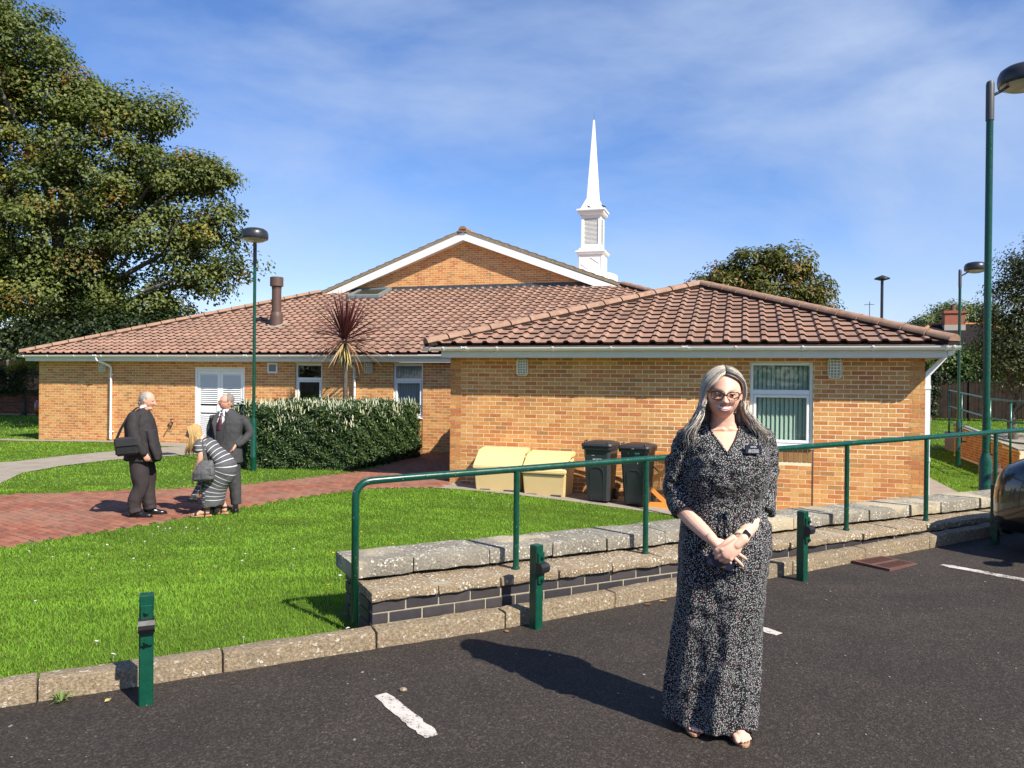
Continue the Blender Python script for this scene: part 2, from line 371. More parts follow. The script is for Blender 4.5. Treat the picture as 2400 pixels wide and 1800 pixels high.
def brick_wall(a0, a1, b0, z0, z1, openings=(), axis=0, flip=-1, single=None, clip=None, extra_ops=(), thick=.22):
    """mortar wall facing -b (axis 0) or +-a (axis 1) with real bricks standing 7 mm proud"""
    xs = sorted({a0, a1, *[o[0] for o in openings], *[o[1] for o in openings]}); wm = MB()
    def P(x0, x1, y0, y1, za, zb):
        if axis == 0: wm.bx(x0, x1, y0, y1, za, zb)
        else: wm.bx(y0, y1, x0, x1, za, zb)
    ylo, yhi = (b0, b0+thick) if flip < 0 else (b0-thick, b0)
    if clip is None:
        for x0, x1 in zip(xs, xs[1:]):
            zs = [(z0, z1)]
            for o in openings:
                if o[0] <= x0+1e-6 and o[1] >= x1-1e-6: zs = clip_iv(zs, o[2], o[3])
            for za, zb in zs: P(x0, x1, ylo, yhi, za, zb)
    else:
        wm.prism(clip, 1, b0, b0+thick)
    wobj = wm.build('wall', M_mortar, church)
    fb = MB(); row = 0; z = z0
    rnd = random.Random(int(abs(a0*100+b0*10)))
    cand = []
    while z+.065 <= z1+.03:
        zc = z+.005+.0325; off = (.1125 if row % 2 else 0)-(.225*2)
        x = a0+off
        while x < a1:
            ivs = [(max(x, a0), min(x+.215, a1))]
            if ivs[0][1]-ivs[0][0] < .03: x += .225; continue
            for o in list(openings)+list(extra_ops):
                if o[2] < zc+.02 and o[3] > zc-.02: ivs = clip_iv(ivs, o[0], o[1])
            if clip is not None: ivs = [i for i in ivs if inside(clip, i[0], zc+.033) and inside(clip, i[1], zc+.033)]
            for p, q in ivs:
                if q-p < .025: continue
                ci = rnd.choices(range(10), BW)[0]; dz = rnd.uniform(-.0015, .0015); dy = rnd.uniform(-.0008, .0008)
                cand.append((p, q, zc+dz, dy, ci))
            x += .225
        z += .075; row += 1
    if single:
        full = [c for c in cand if c[1]-c[0] > .214 and single(c)]; full.sort(key=lambda c: -c[0]); pick = set(map(id, full[:300]))
    else: pick = set()
    for c in cand:
        p, q, zc, dy, ci = c
        if id(c) in pick:
            link('brick', brick_mesh(ci), wobj, ((p+q)/2, b0+dy, zc))
        else:
            fb.col = BUFF[ci]
            if axis == 0: fb.bx(p, q, b0-.002+dy, b0+.03, zc-.0325, zc+.0325)
            elif flip < 0: fb.bx(b0-.002+dy, b0+.03, p, q, zc-.0325, zc+.0325)
            else: fb.bx(b0-.03, b0+.002+dy, p, q, zc-.0325, zc+.0325)
    tag(fb.build('bricks', M_brick, wobj), kind='stuff')
    return wobj
# openings: (a0, a1, z0, z1)
WIN_R = (5.40, 6.40, .86, 2.295); WIN_1 = (-6.72, -5.87, .9, 2.36); WIN_2 = (-3.71, -2.85, .9, 2.36); DOOR = (-10.07, -8.36, .02, 2.2)
sold = (5.40, 6.40, .63, .86)
wallR = brick_wall(0, 8.05, 0, -.32, 2.37, [WIN_R], single=lambda c: c[2] > .75, extra_ops=[sold])
# soldier course under the window
for i in range(13):
    b = MB(); b.col = random.choice(hexes((150, 110, 66), (138, 96, 60), (160, 118, 72))); b.bx(-.0325, .0325, -.008, .03, -.1075, .1075, .003)
    link('brick', b.mesh('brick', M_brick), wallR, (5.44+i*.0765, 0, .745))
jm = simple('joint_mastic', (.10, .06, .04), .9)
MB().bx(6.398, 6.412, -.010, .01, -.3, .86).build('movement_joint', jm, wallR)
brick_wall(0.0, 5.3, 0.0, -.3, 2.37, axis=1, flip=-1)
brick_wall(0.0, 20, 8.05, -.45, 2.37, axis=1, flip=1)
wallL = brick_wall(-15.9, 0.0, 5.3, -.38, 2.40, [WIN_1, WIN_2, DOOR])
MB().bx(-2.86, -2.845, 5.29, 5.31, -.2, .9).build('movement_joint', jm, wallL)
brick_wall(5.3, 24, -15.9, -.4, 2.4, axis=1, flip=-1)
GW_B = 11.73; GC, GHW = -4.05, 5.55
zf_ = 2.62+TAN*(GW_B-4.9)
hwall = brick_wall(GC-GHW, GC+GHW, GW_B, 5.15, 7.2, clip=[(GC-GHW+.35, 5.12), (GC+GHW-.35, 5.12), (GC, 7.02)])
# lead flashing at the foot of the gable
t = NT('lead'); n = t.noise(9, 5); t.col(t.ramp(n, [(.3, (.035, .037, .04)), (.7, (.10, .105, .11))])); t.set(rough=.55, metal=.3); M_lead = t.m
f = MB(); f.prism([(GW_B-.01, zf_+.13), (GW_B-.03, zf_+.13), (GW_B-.04, zf_+.02), (GW_B-.30, zf_-.075), (GW_B-.30, zf_-.09), (GW_B-.01, zf_-.02)], 0, GC-GHW+.5, GC+GHW-.4); f.build('flashing', M_lead, church)

# ---- roof tiles
t = NT('tile_face').world(); rn = t.rand(); n = t.noise(1.6, 6, .65); n2 = t.noise(55, 4, .7)
c = t.ramp(n, [(.25, srgb(122, 95, 81)), (.5, srgb(143, 113, 97)), (.75, srgb(155, 125, 107))])
c = t.mix(1, c, t.attr('c'), 'MULTIPLY'); c = t.mix(t.mr(n2, .62, .75, 0, .5), c, (.42, .33, .26)); c = t.mix(t.mr(t.noise(.7, 7, .72), .50, .74, 0, .55), c, (.12, .092, .074)); c = t.mix(t.mr(t.vor(5.5, 'F1'), .10, .05, 0, .7), c, (.50, .44, .36))
t.col(c); t.set(rough=.85, spec=.25); t.bump(n2, .35, .004); M_tile = t.m
t = NT('tile_edge_shade').world(); n = t.noise(30, 4); t.col(t.ramp(n, [(.3, (.012, .008, .007)), (.75, (.055, .032, .025))])); t.set(rough=.95, spec=.15); M_tedge = t.m  # dark grime, with the shadow line under each tile painted in
t = NT('hip_tile').world(); n = t.noise(6, 6, .7); n2 = t.noise(70, 3, .7)
c = t.ramp(n, [(.25, srgb(124, 97, 81)), (.55, srgb(152, 123, 103)), (.8, srgb(166, 140, 119))]); t.col(t.mix(t.mr(n2, .5, .8, 0, .5), c, srgb(120, 90, 74))); t.set(rough=.9, spec=.2); t.bump(n2, .5, .005); M_hip = t.m
t = NT('verge_mortar'); n = t.noise(14, 6, .75); t.col(t.ramp(n, [(.3, (.14, .11, .07)), (.6, (.29, .245, .16)), (.8, (.38, .33, .23))])); t.set(rough=.95); t.bump(n, .6, .02); M_verge = t.m
M_vtile = simple('verge_tile_brown', (.15, .095, .075), .9, .2, 10, .3, 50)
TW, TG, TLEN = .30, .335, .42
PROF = [(0, .004), (.005, 0), (.165, 0), (.198, .036), (.258, .036), (.291, .004), (.300, .004)]
def tile_mb(col):
    b = MB(); b.col = col; n = len(PROF); th = .036
    lo = [(x, 0, z+.040) for x, z in PROF]; hi = [(x, TLEN, z+.0) for x, z in PROF]; lob = [(x, .004, z+.040-th) for x, z in PROF]
    vs = lo+hi+lob
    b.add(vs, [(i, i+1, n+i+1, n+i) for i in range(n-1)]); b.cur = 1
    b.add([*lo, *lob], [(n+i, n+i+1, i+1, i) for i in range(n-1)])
    b.add([lo[0], hi[0], lob[0]], [(0, 1, 2)]); b.add([lo[-1], hi[-1], lob[-1]], [(0, 2, 1)])
    b.cur = 0; return b
TCOL = [(.86,)*3, (.95,)*3, (1.0,)*3, (1.06, 1.02, .99), (.93, .90, .88), (1.08, 1.05, 1.03), (1.0, .95, .92)]
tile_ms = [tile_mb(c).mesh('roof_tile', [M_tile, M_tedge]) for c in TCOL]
tiles_left = [300]
TANW = .336
def roof_plane(parent, o, ax, width, slope_len, clips, single=False, skip=None, key=None, tan=None):
    """o: eave start (a, b, z), ax: unit vector along the eave, slope rises to its left. clips: (point2d, normal2d) keep the positive side"""
    PIT = math.atan(tan or TAN); ax = Vector((ax[0], ax[1], 0)); up = Vector((-ax[1], ax[0], 0))*math.cos(PIT)+Vector((0, 0, math.sin(PIT))); nn = ax.cross(up)
    M = Matrix((ax, up, nn)).transposed().to_4x4(); M.translation = Vector(o)
    rows = int(slope_len/TG)+1; cols = int(width/TW)+1; placed = []; bmj = bmesh.new(); rnd = random.Random(int(width*100))
    cl = bmj.loops.layers.float_color.new('c')
    for r in range(rows):
        for c in range(cols):
            loc = M @ Vector((c*TW, r*TG, 0)); ctr = M @ Vector((c*TW+TW/2, r*TG+.2, 0))
            if skip and skip(ctr): continue
            mn = 9e9; st = 1
            for p, nv in clips:
                ds = [((M @ Vector((c*TW+dx, r*TG+dy, 0))).xy-Vector(p)).dot(Vector(nv)) for dx in (0, TW) for dy in (0, TLEN)]
                if max(ds) < .02: st = 0; break
                if min(ds) < 0: st = 2
            if st == 0: continue
            placed.append((ctr, loc, st, rnd.randrange(len(TCOL))))
    if key: placed.sort(key=lambda q: key(q[0]))
    eul = M.to_euler()
    for ctr, loc, st, ci in placed:
        jit = Matrix.Rotation(rnd.uniform(-.006, .006), 4, 'X') @ Matrix.Rotation(rnd.uniform(-.005, .005), 4, 'Z')
        if st == 1 and single and tiles_left[0] > 0:
            tiles_left[0] -= 1; link('roof_tile', tile_ms[ci], parent, loc, eul); continue
        Ml = M.copy(); Ml.translation = loc; Ml = Ml @ jit
        b2 = bmesh.new(); b2.from_mesh(tile_ms[ci]); b2.transform(Ml)
        if st == 2:
            for p, nv in clips:
                bmesh.ops.bisect_plane(b2, geom=b2.verts[:]+b2.edges[:]+b2.faces[:], plane_co=(p[0], p[1], 0), plane_no=(nv[0], nv[1], 0), clear_inner=True)
        if st == 2 and single and tiles_left[0] > 0 and len(b2.faces) > 4:
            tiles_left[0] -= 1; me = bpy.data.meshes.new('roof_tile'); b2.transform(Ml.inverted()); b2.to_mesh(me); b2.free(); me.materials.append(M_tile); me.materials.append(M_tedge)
            link('roof_tile', me, parent, loc, eul); continue
        vm = {}
        for v in b2.verts: vm[v] = bmj.verts.new(v.co)
        l2 = b2.loops.layers.float_color.get('c')
        for f_ in b2.faces:
            try: nf = bmj.faces.new([vm[v] for v in f_.verts])
            except ValueError: continue
            nf.material_index = f_.material_index
            for a_, b_ in zip(nf.loops, f_.loops): a_[cl] = b_[l2] if l2 else (1, 1, 1, 1)
        b2.free()
    if len(bmj.verts):
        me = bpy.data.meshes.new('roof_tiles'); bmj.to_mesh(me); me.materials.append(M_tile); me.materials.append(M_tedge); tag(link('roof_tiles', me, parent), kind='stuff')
    bmj.free()
def deck(polys):
    b = MB()
    for p in polys: b.add([(x, y, z-.03) for x, y, z in p], [tuple(range(len(p)))])
    b.col = (.9, .9, .9)
    b.c = [(.9, .9, .9)]*len(b.c)
    return b.build('roof', M_tile, church)
S2 = math.sqrt(.5)
# wing: hipped end towards the car park
WE0, WE1, WEB, WZ = -.30, 8.33, -.38, 2.585
WA = (4.36, 3.96); WAZ = WZ+TANW*(WA[1]-WEB)
lN = Vector((-(WA[1]-WEB), WA[0]-WE0)).normalized(); lN = (-lN.x, -lN.y)          # keep right of the left hip
lN = (abs(lN[0]), -abs(lN[1])); rN = Vector((-(WA[1]-WEB), -(WE1-WA[0]))).normalized(); rN = (rN.x, rN.y)
wing_roof = deck([[(WE0, WEB, WZ), (WE1, WEB, WZ), (*WA, WAZ)], [(WE0, 9.2, WZ), (WE0, WEB, WZ), (*WA, WAZ), (WA[0], 9.3, WAZ)], [(WE1, WEB, WZ), (WE1, 22, WZ), (WA[0], 22, WAZ), (*WA, WAZ)]])
roof_plane(wing_roof, (WE0-.02, WEB, WZ), (1, 0), WE1-WE0+.1, 4.75, [((WE0, WEB), lN), ((WE1, WEB), rN)], single=True, tan=TANW)
roof_plane(wing_roof, (WE1, WEB, WZ), (0, 1), 9.0, 4.5, [((WE1, WEB), (-rN[0], -rN[1])), ((WA[0], 0), (1, 0))], tan=(WAZ-WZ)/(WE1-WA[0]))
roof_plane(wing_roof, (WE0, 5.6, WZ), (0, -1), 6.0, 5.2, [((WE0, WEB), (-lN[0], -lN[1])), ((WA[0], 0), (-1, 0))], tan=(WAZ-WZ)/(WA[0]-WE0))
# main roof with gablet
ME0, MEB, MZ = -16.2, 4.9, 2.62; HB = 11.5
MZT = MZ+TAN*(HB-MEB); RZ = MZ+TAN*(GC-ME0); ME1 = 2*GC-ME0
FL, FR = ME0+HB-MEB, ME1-(HB-MEB)
main_roof = deck([[(ME0, MEB, MZ), (ME1, MEB, MZ), (FR, HB, MZT), (FL, HB, MZT)], [(FL, HB, MZT), (FR, HB, MZT), (FR-.4, GW_B+.1, zf_), (FL+.4, GW_B+.1, zf_)],
    [(ME0, 30, MZ), (ME0, MEB, MZ), (FL, HB, MZT), (GC, HB, RZ), (GC, 30, RZ)], [(ME1, MEB, MZ), (ME1, 30, MZ), (GC, 30, RZ), (GC, HB, RZ), (FR, HB, MZT)]])
wing_h = lambda p: p.x-WE0 < p.y-MEB-.1 if False else (WE0 < p.x < WA[0] and (p.x-WE0)*(WAZ-WZ)/(WA[0]-WE0)+WZ > (p.y-MEB)*TAN+MZ+.12) or (p.x >= WA[0] and WAZ > (p.y-MEB)*TAN+MZ+.1)
SKY = (-8.10, -6.85, 10.66, 11.75)
flue_ab = (-8.87, 7.59)
roof_plane(main_roof, (ME0-.02, MEB, MZ), (1, 0), ME1-ME0, 7.45, [((ME0, MEB), (S2, -S2)), ((ME1, MEB), (-S2, -S2)), ((0, GW_B-.02), (0, -1))], single=True, skip=lambda p: wing_h(p) or (SKY[0]-.05 < p.x < SKY[1]+.05 and SKY[2] < p.y < SKY[3]), key=lambda p: p.y*1.2-p.x*.3)
# hip and ridge tiles
def hip_run(parent, p0, p1, n, r=.125, name='hip_tile'):
    p0, p1 = Vector(p0), Vector(p1); d = (p1-p0); ln = d.length/n; d.normalize(); side = d.cross(Vector((0, 0, 1))).normalized(); up = side.cross(d)
    b = MB(); seg = 8; rs = []
    for y, k in ((.012, 1.06), (ln*.5, 1.0), (ln*.972, .97)):
        rs.append([(r*k*math.cos(math.pi*i/seg), y, r*k*.78*math.sin(math.pi*i/seg)) for i in range(seg+1)])
    b.rings(rs, close=False, cap=False)
    e0 = rs[0]; e1 = [(x*.82, y, z*.82-.004) for x, y, z in e0]; b.rings([e0, e1], close=False, cap=False)
    b.add(e1, [tuple(range(len(e1)))]); e2 = rs[-1]; b.add(e2, [tuple(range(len(e2)))])
    me = b.mesh(name, M_hip, 40)
    bed = MB(); bed.prism([(-r*1.0, -.05), (r*1.0, -.05), (r*.93, .02), (r*.72, .062), (r*.3, .088), (-r*.3, .088), (-r*.72, .062), (-r*.93, .02)], 1, .02, (p1-p0).length); M = Matrix((side, d, up)).transposed().to_4x4()
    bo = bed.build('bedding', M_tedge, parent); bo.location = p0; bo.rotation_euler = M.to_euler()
    for i in range(n):
        o = link(name, me, parent, p0+d*(i*ln)+up*.02, M.to_euler())
up_ = .055
hip_run(wing_roof, (WE0-.04, WEB-.04, WZ+.01), (WA[0], WA[1], WAZ+up_), 15)
hip_run(wing_roof, (WE1+.04, WEB-.04, WZ+.01), (WA[0], WA[1], WAZ+up_), 14)
hip_run(wing_roof, (WA[0], 9.2, WAZ+up_-.01), (WA[0], WA[1]-.05, WAZ+up_), 12, name='ridge_tile')
hip_run(main_roof, (ME0-.02, MEB-.02, MZ+.02), (FL, HB, MZT+up_), 21)
hip_run(main_roof, (ME1+.02, MEB-.02, MZ+.02), (FR, HB, MZT+up_), 21)
hip_run(main_roof, (GC, HB-.12, RZ+up_), (GC, 30, RZ+up_), 40, name='ridge_tile')
# gablet verges: mortar undercloak, tile ends, barge boards, soffits
for s in (-1, 1):
    x0, z0, x1, z1 = GC+s*GHW, MZT, GC, RZ
    def off(d): return [(x0, z0+d[0]), (x1, z1+d[0]), (x1, z1+d[1]), (x0, z0+d[1])]
    b = MB(); b.prism([(x0-s*.06, z0-.02-.06*TAN), (x1, z1-.02), (x1, z1-.30), (x0-s*.06, z0-.28-.06*TAN)], 1, HB-.045, HB); b.build('barge_board', M_white, church)
    b = MB(); b.prism([(x0+s*.04, z0+.075), (x1, z1+.09), (x1, z1-.03), (x0+s*.04, z0-.045)], 1, HB-.058, HB+.12); b.build('verge', M_verge, church)
    b = MB(); b.prism([(x0, z0-.26), (x1, z1-.29), (x1, z1-.31), (x0, z0-.28)], 1, HB+.02, GW_B); b.build('soffit', M_white, church)
    nt_ = 17; d = Vector((x1-x0, 0, z1-z0)); ln = d.length/nt_; d.normalize(); nn = Vector((-d.z*s, 0, d.x*s)) if False else Vector((0, 1, 0)).cross(d)*(-1)
    if nn.z < 0: nn = -nn
    Mv = Matrix((d, Vector((0, -s, 0)), nn)).transposed().to_4x4(); tm = MB()
    tm.prism([(0, .105), (ln*1.04, .07), (ln*1.04, .045), (0, .08)], 1, *((0, .8) if s == -1 else (-.8, 0)))
    vt_me = tm.mesh('verge_tile', M_vtile)
    for i in range(nt_-1):
        link('verge_tile', vt_me, church, Vector((x0, HB-.06, z0))+d*(i*ln), Mv.to_euler())
MB().prism([(GC-.15, RZ-.03), (GC-.15, RZ+.1), (GC-.06, RZ+.17), (GC+.06, RZ+.17), (GC+.15, RZ+.1), (GC+.15, RZ-.03)], 1, HB-.10, HB-.02).build('ridge_end', M_hip, church)

# ---- eaves
def gutter_run(a0, a1, bf, zt, brackets, unions):
    b = MB(); pr = []
    for i in range(9):
        a = math.pi+math.pi*i/8; pr.append((bf-.058+.056*math.cos(a), zt+.056*math.sin(a)*1.05))
    pr2 = [(bf-.058+.050*math.cos(math.pi+math.pi*i/8), zt+.002+.050*math.sin(math.pi+math.pi*i/8)) for i in range(9)][::-1]
    b.prism(pr+pr2, 0, a0, a1); 
    for e in (a0, a1): b.prism(pr, 0, e-.004, e+.004)
    g = b.build('gutter', M_white, church, 50)
    def strap(w, k):
        s = MB(); w = w*1.35; s.prism([((y-bf+.058)*k-.058, (z-zt)*k) for y, z in pr]+[((y-bf+.058)*(k-.1)-.058, (z-zt)*(k-.1)) for y, z in pr[::-1]], 0, -w/2, w/2); s.bx(-w/2, w/2, -.062-.056*k, -.055-.056*k+.01, -.01, .012); return s
    me = strap(.022, 1.18).mesh('gutter_bracket', M_white)
    for a in brackets: link('gutter_bracket', me, g, (a, bf, zt))
    su = strap(.05, 1.1); su.bx(-.05, -.04, -.13, -.11, -.02, .02); su.bx(.04, .05, -.13, -.11, -.02, .02)
    for k in (-.07, .07): su.prism([((y-bf+.058)*1.12-.058+0, (z-zt)*1.12) for y, z in pr], 0, k-.012, k+.012)
    mu_ = su.mesh('gutter_union', M_white)
    for a in unions: link('gutter_union', mu_, g, (a, bf, zt))
FB = -.33
MB().bx(-.06, 8.30, FB, FB+.02, 2.36, 2.545).build('fascia', M_grime, church)
MB().bx(0, 8.06, FB+.02, .0, 2.36, 2.372).build('soffit', M_white, church)
gutter_run(-.42, 8.45, FB, 2.535, [.02+1.03*k for k in range(9) if k not in (4,)]+[8.36, -.26], [.42, 4.35])
MB().bx(8.28, 8.30, FB+.02, 12, 2.36, 2.545).build('fascia', M_grime, church)
MB().bx(-.06, -.04, FB+.02, 5.0, 2.36, 2.545).build('fascia', M_grime, church)
MB().bx(-16.08, -.06, 4.97, 4.99, 2.405, 2.585).build('fascia', M_grime, church)
MB().bx(-16.08, -.05, 4.99, 5.3, 2.405, 2.415).build('soffit', M_white, church)
MB().bx(-16.10, -16.08, 4.99, 24, 2.405, 2.585).build('fascia', M_grime, church)
gutter_run(-16.3, -1.6 if False else -.07, 4.97, 2.575, [-15.1+1.02*k for k in range(14) if k not in (3, 7, 12)]+[-16.05], [-13.3, -8.05, -3.6])
# inner corner: short boxed end of the recessed eaves
MB().prism([(-.35, 2.44), (-.06, 2.26), (-.06, 2.36), (-.35, 2.56)], 1, 4.93, 4.968).build('soffit_box', M_white, church)
def pipe(pts, r, name='downpipe', clips=()):
    b = MB(); b.tube(pts, r, 10)
    o = b.build(name, M_white, church, 60)
    for p in clips:
        c_ = MB(); c_.lathe([(r*1.18, -.03), (r*1.18, .03)], 10, p); c_.bx(p[0]-r*2, p[0]+r*2, p[1]+r*.6, p[1]+r*1.6, p[2]-.012, p[2]+.012); c_.build('pipe_clip', M_white, o, 40)
    return o
pipe([(-13.28, 4.90, 2.52), (-13.28, 4.92, 2.44), (-13.05, 5.16, 2.28), (-13.03, 5.22, 2.22), (-13.03, 5.22, .05)], .036, clips=[(-13.03, 5.22, 2.0), (-13.03, 5.22, .28)])
pipe([(-5.0, 4.90, 2.52), (-5.0, 4.92, 2.44), (-4.85, 5.16, 2.28), (-4.83, 5.22, 2.22), (-4.83, 5.22, .03)], .036, clips=[(-4.83, 5.22, 2.0), (-4.83, 5.22, .3)])
b = MB(); b.bx(8.06, 8.135, .015, .085, -.3, 2.13); b.prism([(8.06, 2.13), (8.135, 2.09), (8.36, 2.36), (8.36, 2.47), (8.28, 2.47), (8.28, 2.38)], 1, .013, .087); b.bx(8.28, 8.38, -.33, .085, 2.40, 2.48)
o = b.build('downpipe', M_white, church)
for z_ in (1.9, .75): MB().bx(8.052, 8.143, .008, .092, z_-.03, z_+.03).build('pipe_clip', M_white, o)

# ---- windows and louvred door
t = NT('window_glass'); t.t.nodes.remove(t.b); tr = t.n('ShaderNodeBsdfTransparent'); gl = t.n('ShaderNodeBsdfGlossy'); gl.inputs['Roughness'].default_value = .02; ms = t.n('ShaderNodeMixShader')
tr.inputs[0].default_value = (.95, .97, .96, 1); lw = t.n('ShaderNodeLayerWeight'); lw.inputs[0].default_value = .5
t.l(t.math('ADD', t.math('MULTIPLY', t.math('POWER', lw.outputs['Facing'], 5), .9), .045), ms.inputs[0]); t.l(tr.outputs[0], ms.inputs[1]); t.l(gl.outputs[0], ms.inputs[2]); t.l(ms.outputs[0], t.out.inputs[0]); M_glass = t.m
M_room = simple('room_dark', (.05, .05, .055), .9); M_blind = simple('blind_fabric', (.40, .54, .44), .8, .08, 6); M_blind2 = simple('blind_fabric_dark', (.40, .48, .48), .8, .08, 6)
def window(op, b0, bar, blinds, part_label=None, bm_=None, lower_frac=None, open_top=False):
    a0, a1, z0, z1 = op; bi = b0+.075; fw_ = .055
    f = MB()
    for x0, x1, za, zb in ((a0+.003, a0+fw_, z0+.03, z1-.003), (a1-fw_, a1-.003, z0+.03, z1-.003), (a0+fw_, a1-fw_, z1-fw_, z1-.003), (a0+fw_, a1-fw_, z0+.03, z0+.03+fw_), (a0+fw_, a1-fw_, bar-.04, bar+.04)):
        f.bx(x0, x1, bi-.03, bi+.04, za, zb, .006)
    fo = f.build('window', M_white, church)
    ca = MB()   # inner casement of the lower light
    x0, x1, za, zb = a0+fw_+.003, a1-fw_-.003, z0+.03+fw_+.003, bar-.043
    for q in ((x0, x0+.045, za, zb), (x1-.045, x1, za, zb), (x0+.045, x1-.045, za, za+.045), (x0+.045, x1-.045, zb-.045, zb)): ca.bx(q[0], q[1], bi-.042, bi+.02, q[2], q[3], .006)
    ca.build('casement', M_white, fo)
    for q in ((x0+.045, x1-.045, za+.045, zb-.045), (a0+fw_, a1-fw_, bar+.04, z1-fw_)): MB().bx(q[0], q[1], bi-.006, bi+.006, q[2], q[3]).build('pane', M_glass, fo)
    s = MB(); s.prism([(b0-.04, z0-.002), (b0-.04, z0+.012), (bi-.03, z0+.03), (bi+.04, z0+.03), (bi+.04, z0-.002)], 0, a0-.0+.002, a1-.002); s.build('sill', M_white, fo)
    rm = MB(); D_ = .9
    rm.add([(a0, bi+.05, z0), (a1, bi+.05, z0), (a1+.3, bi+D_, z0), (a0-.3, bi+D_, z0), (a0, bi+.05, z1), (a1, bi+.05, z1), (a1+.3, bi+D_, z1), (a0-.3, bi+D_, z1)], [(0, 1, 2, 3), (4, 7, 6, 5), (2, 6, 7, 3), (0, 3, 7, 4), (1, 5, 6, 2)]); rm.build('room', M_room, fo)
    if blinds:
        n_ = blinds; stp = (a1-a0)/n_; rnd = random.Random(n_)
        for i in range(n_):
            sl = MB(); a_ = R(rnd.uniform(26, 36) if bm_ is None else rnd.uniform(52, 62)); c_ = a0+stp*(i+.5); hw = stp*.62 if bm_ is None else stp*.5
            sl.add([(c_+sx*hw*math.cos(a_)+dx, bi+.075+sx*hw*math.sin(a_)+dy, z) for z in (z0+.02, z1) for sx, dx, dy in ((-1, 0, 0), (0, .004, -.008), (1, 0, 0))], [(0, 1, 4, 3), (1, 2, 5, 4)])
            sl.build('blind_slat', bm_ or M_blind, fo, True)
    return fo
w1 = window(WIN_R, 0, 1.79, 14)
w2 = window(WIN_1, 5.3, 1.93, 0)
w3 = window(WIN_2, 5.3, 1.93, 11, bm_=M_blind2)
# louvred double door
dr = MB(); a0, a1, z0, z1 = DOOR; bi = 5.36
for q in ((a0+.003, a0+.07, z0, z1-.003), (a1-.07, a1-.003, z0, z1-.003), (a0+.07, a1-.07, z1-.06, z1-.003)): dr.bx(q[0], q[1], bi-.05, bi+.05, q[2], q[3], .005)
dro = dr.build('door', M_white, church)
mid = (a0+a1)/2
for x0, x1 in ((a0+.075, mid-.004), (mid+.004, a1-.075)):
    lf = MB()
    for q in ((x0, x0+.09, z0+.02, z1-.065), (x1-.09, x1, z0+.02, z1-.065), (x0+.09, x1-.09, z1-.165, z1-.065), (x0+.09, x1-.09, z0+.02, z0+.16), (x0+.09, x1-.09, .92, 1.12)): lf.bx(q[0], q[1], bi-.03, bi+.02, q[2], q[3], .004)
    lf.build('door_leaf', M_white, dro)
    MB().bx(x0+.08, x1-.08, bi+.024, bi+.03, z0+.1, z1-.1).build('backing', M_room, dro)
    sm = MB(); hw = (x1-x0)/2-.09; sm.add([(-hw, -.028, -.026), (hw, -.028, -.026), (hw, .018, .024), (-hw, .018, .024), (-hw, -.028, -.020), (hw, -.028, -.020), (hw, .018, .030), (-hw, .018, .030)], [(0, 3, 2, 1), (4, 5, 6, 7), (0, 1, 5, 4), (1, 2, 6, 5), (2, 3, 7, 6), (3, 0, 4, 7)])
    me = sm.mesh('louvre_slat', M_white)
    zz = z0+.20
    while zz < z1-.18:
        if not .88 < zz < 1.15: link('louvre_slat', me, dro, ((x0+x1)/2, bi-.004, zz))
        zz += .058
MB().bx(mid-.10, mid-.02, bi-.045, bi-.03, .96, 1.14, .004).build('lock_plate', M_white, dro)
# vent grille
vg = MB(); va0, va1, vz0, vz1 = -7.6, -7.27, 2.08, 2.38
for q in ((va0, va0+.05, vz0, vz1), (va1-.05, va1, vz0, vz1), (va0+.05, va1-.05, vz1-.05, vz1), (va0+.05, va1-.05, vz0, vz0+.05)): vg.bx(q[0], q[1], 5.262, 5.30, q[2], q[3], .006)
vo = vg.build('vent', M_white, church)
MB().bx(va0+.05, va1-.05, 5.285, 5.292, vz0+.05, vz1-.05).build('vent_mesh', simple('vent_grey', (.22, .23, .22), .7), vo)
# roof window
t = math.atan(TAN)
rw = MB(); x0, x1, y0, y1 = SKY
def RZf(y): return MZ+TAN*(y-MEB)
def slab(x0, x1, y0, y1, h0, h1):
    b_ = MB(); b_.prism([(y0, RZf(y0)+h0), (y1, RZf(y1)+h0), (y1, RZf(y1)+h1), (y0, RZf(y0)+h1)], 0, x0, x1); return b_
M_rwf = simple('roof_window_frame', (.17, .19, .185), .45, .1)
for q in ((x0, x0+.11, y0, y1), (x1-.11, x1, y0, y1), (x0+.11, x1-.11, y0, y0+.12), (x0+.11, x1-.11, y1-.12, y1)):
    s_ = slab(*q, -.02, .13); rw.add(s_.v, s_.f)
ro = rw.build('roof_window', M_rwf, main_roof)
slab(x0+.11, x1-.11, y0+.12, y1-.12, .085, .095).build('pane', NT('roof_glass').m, ro)
_m = bpy.data.materials['roof_glass']; _m.node_tree.nodes['Principled BSDF'].inputs['Base Color'].default_value = (.035, .04, .03, 1); _m.node_tree.nodes['Principled BSDF'].inputs['Roughness'].default_value = .04
slab(x0-.06, x1+.06, y0-.18, y0, .03, .045).build('apron_flashing', M_lead, main_roof)
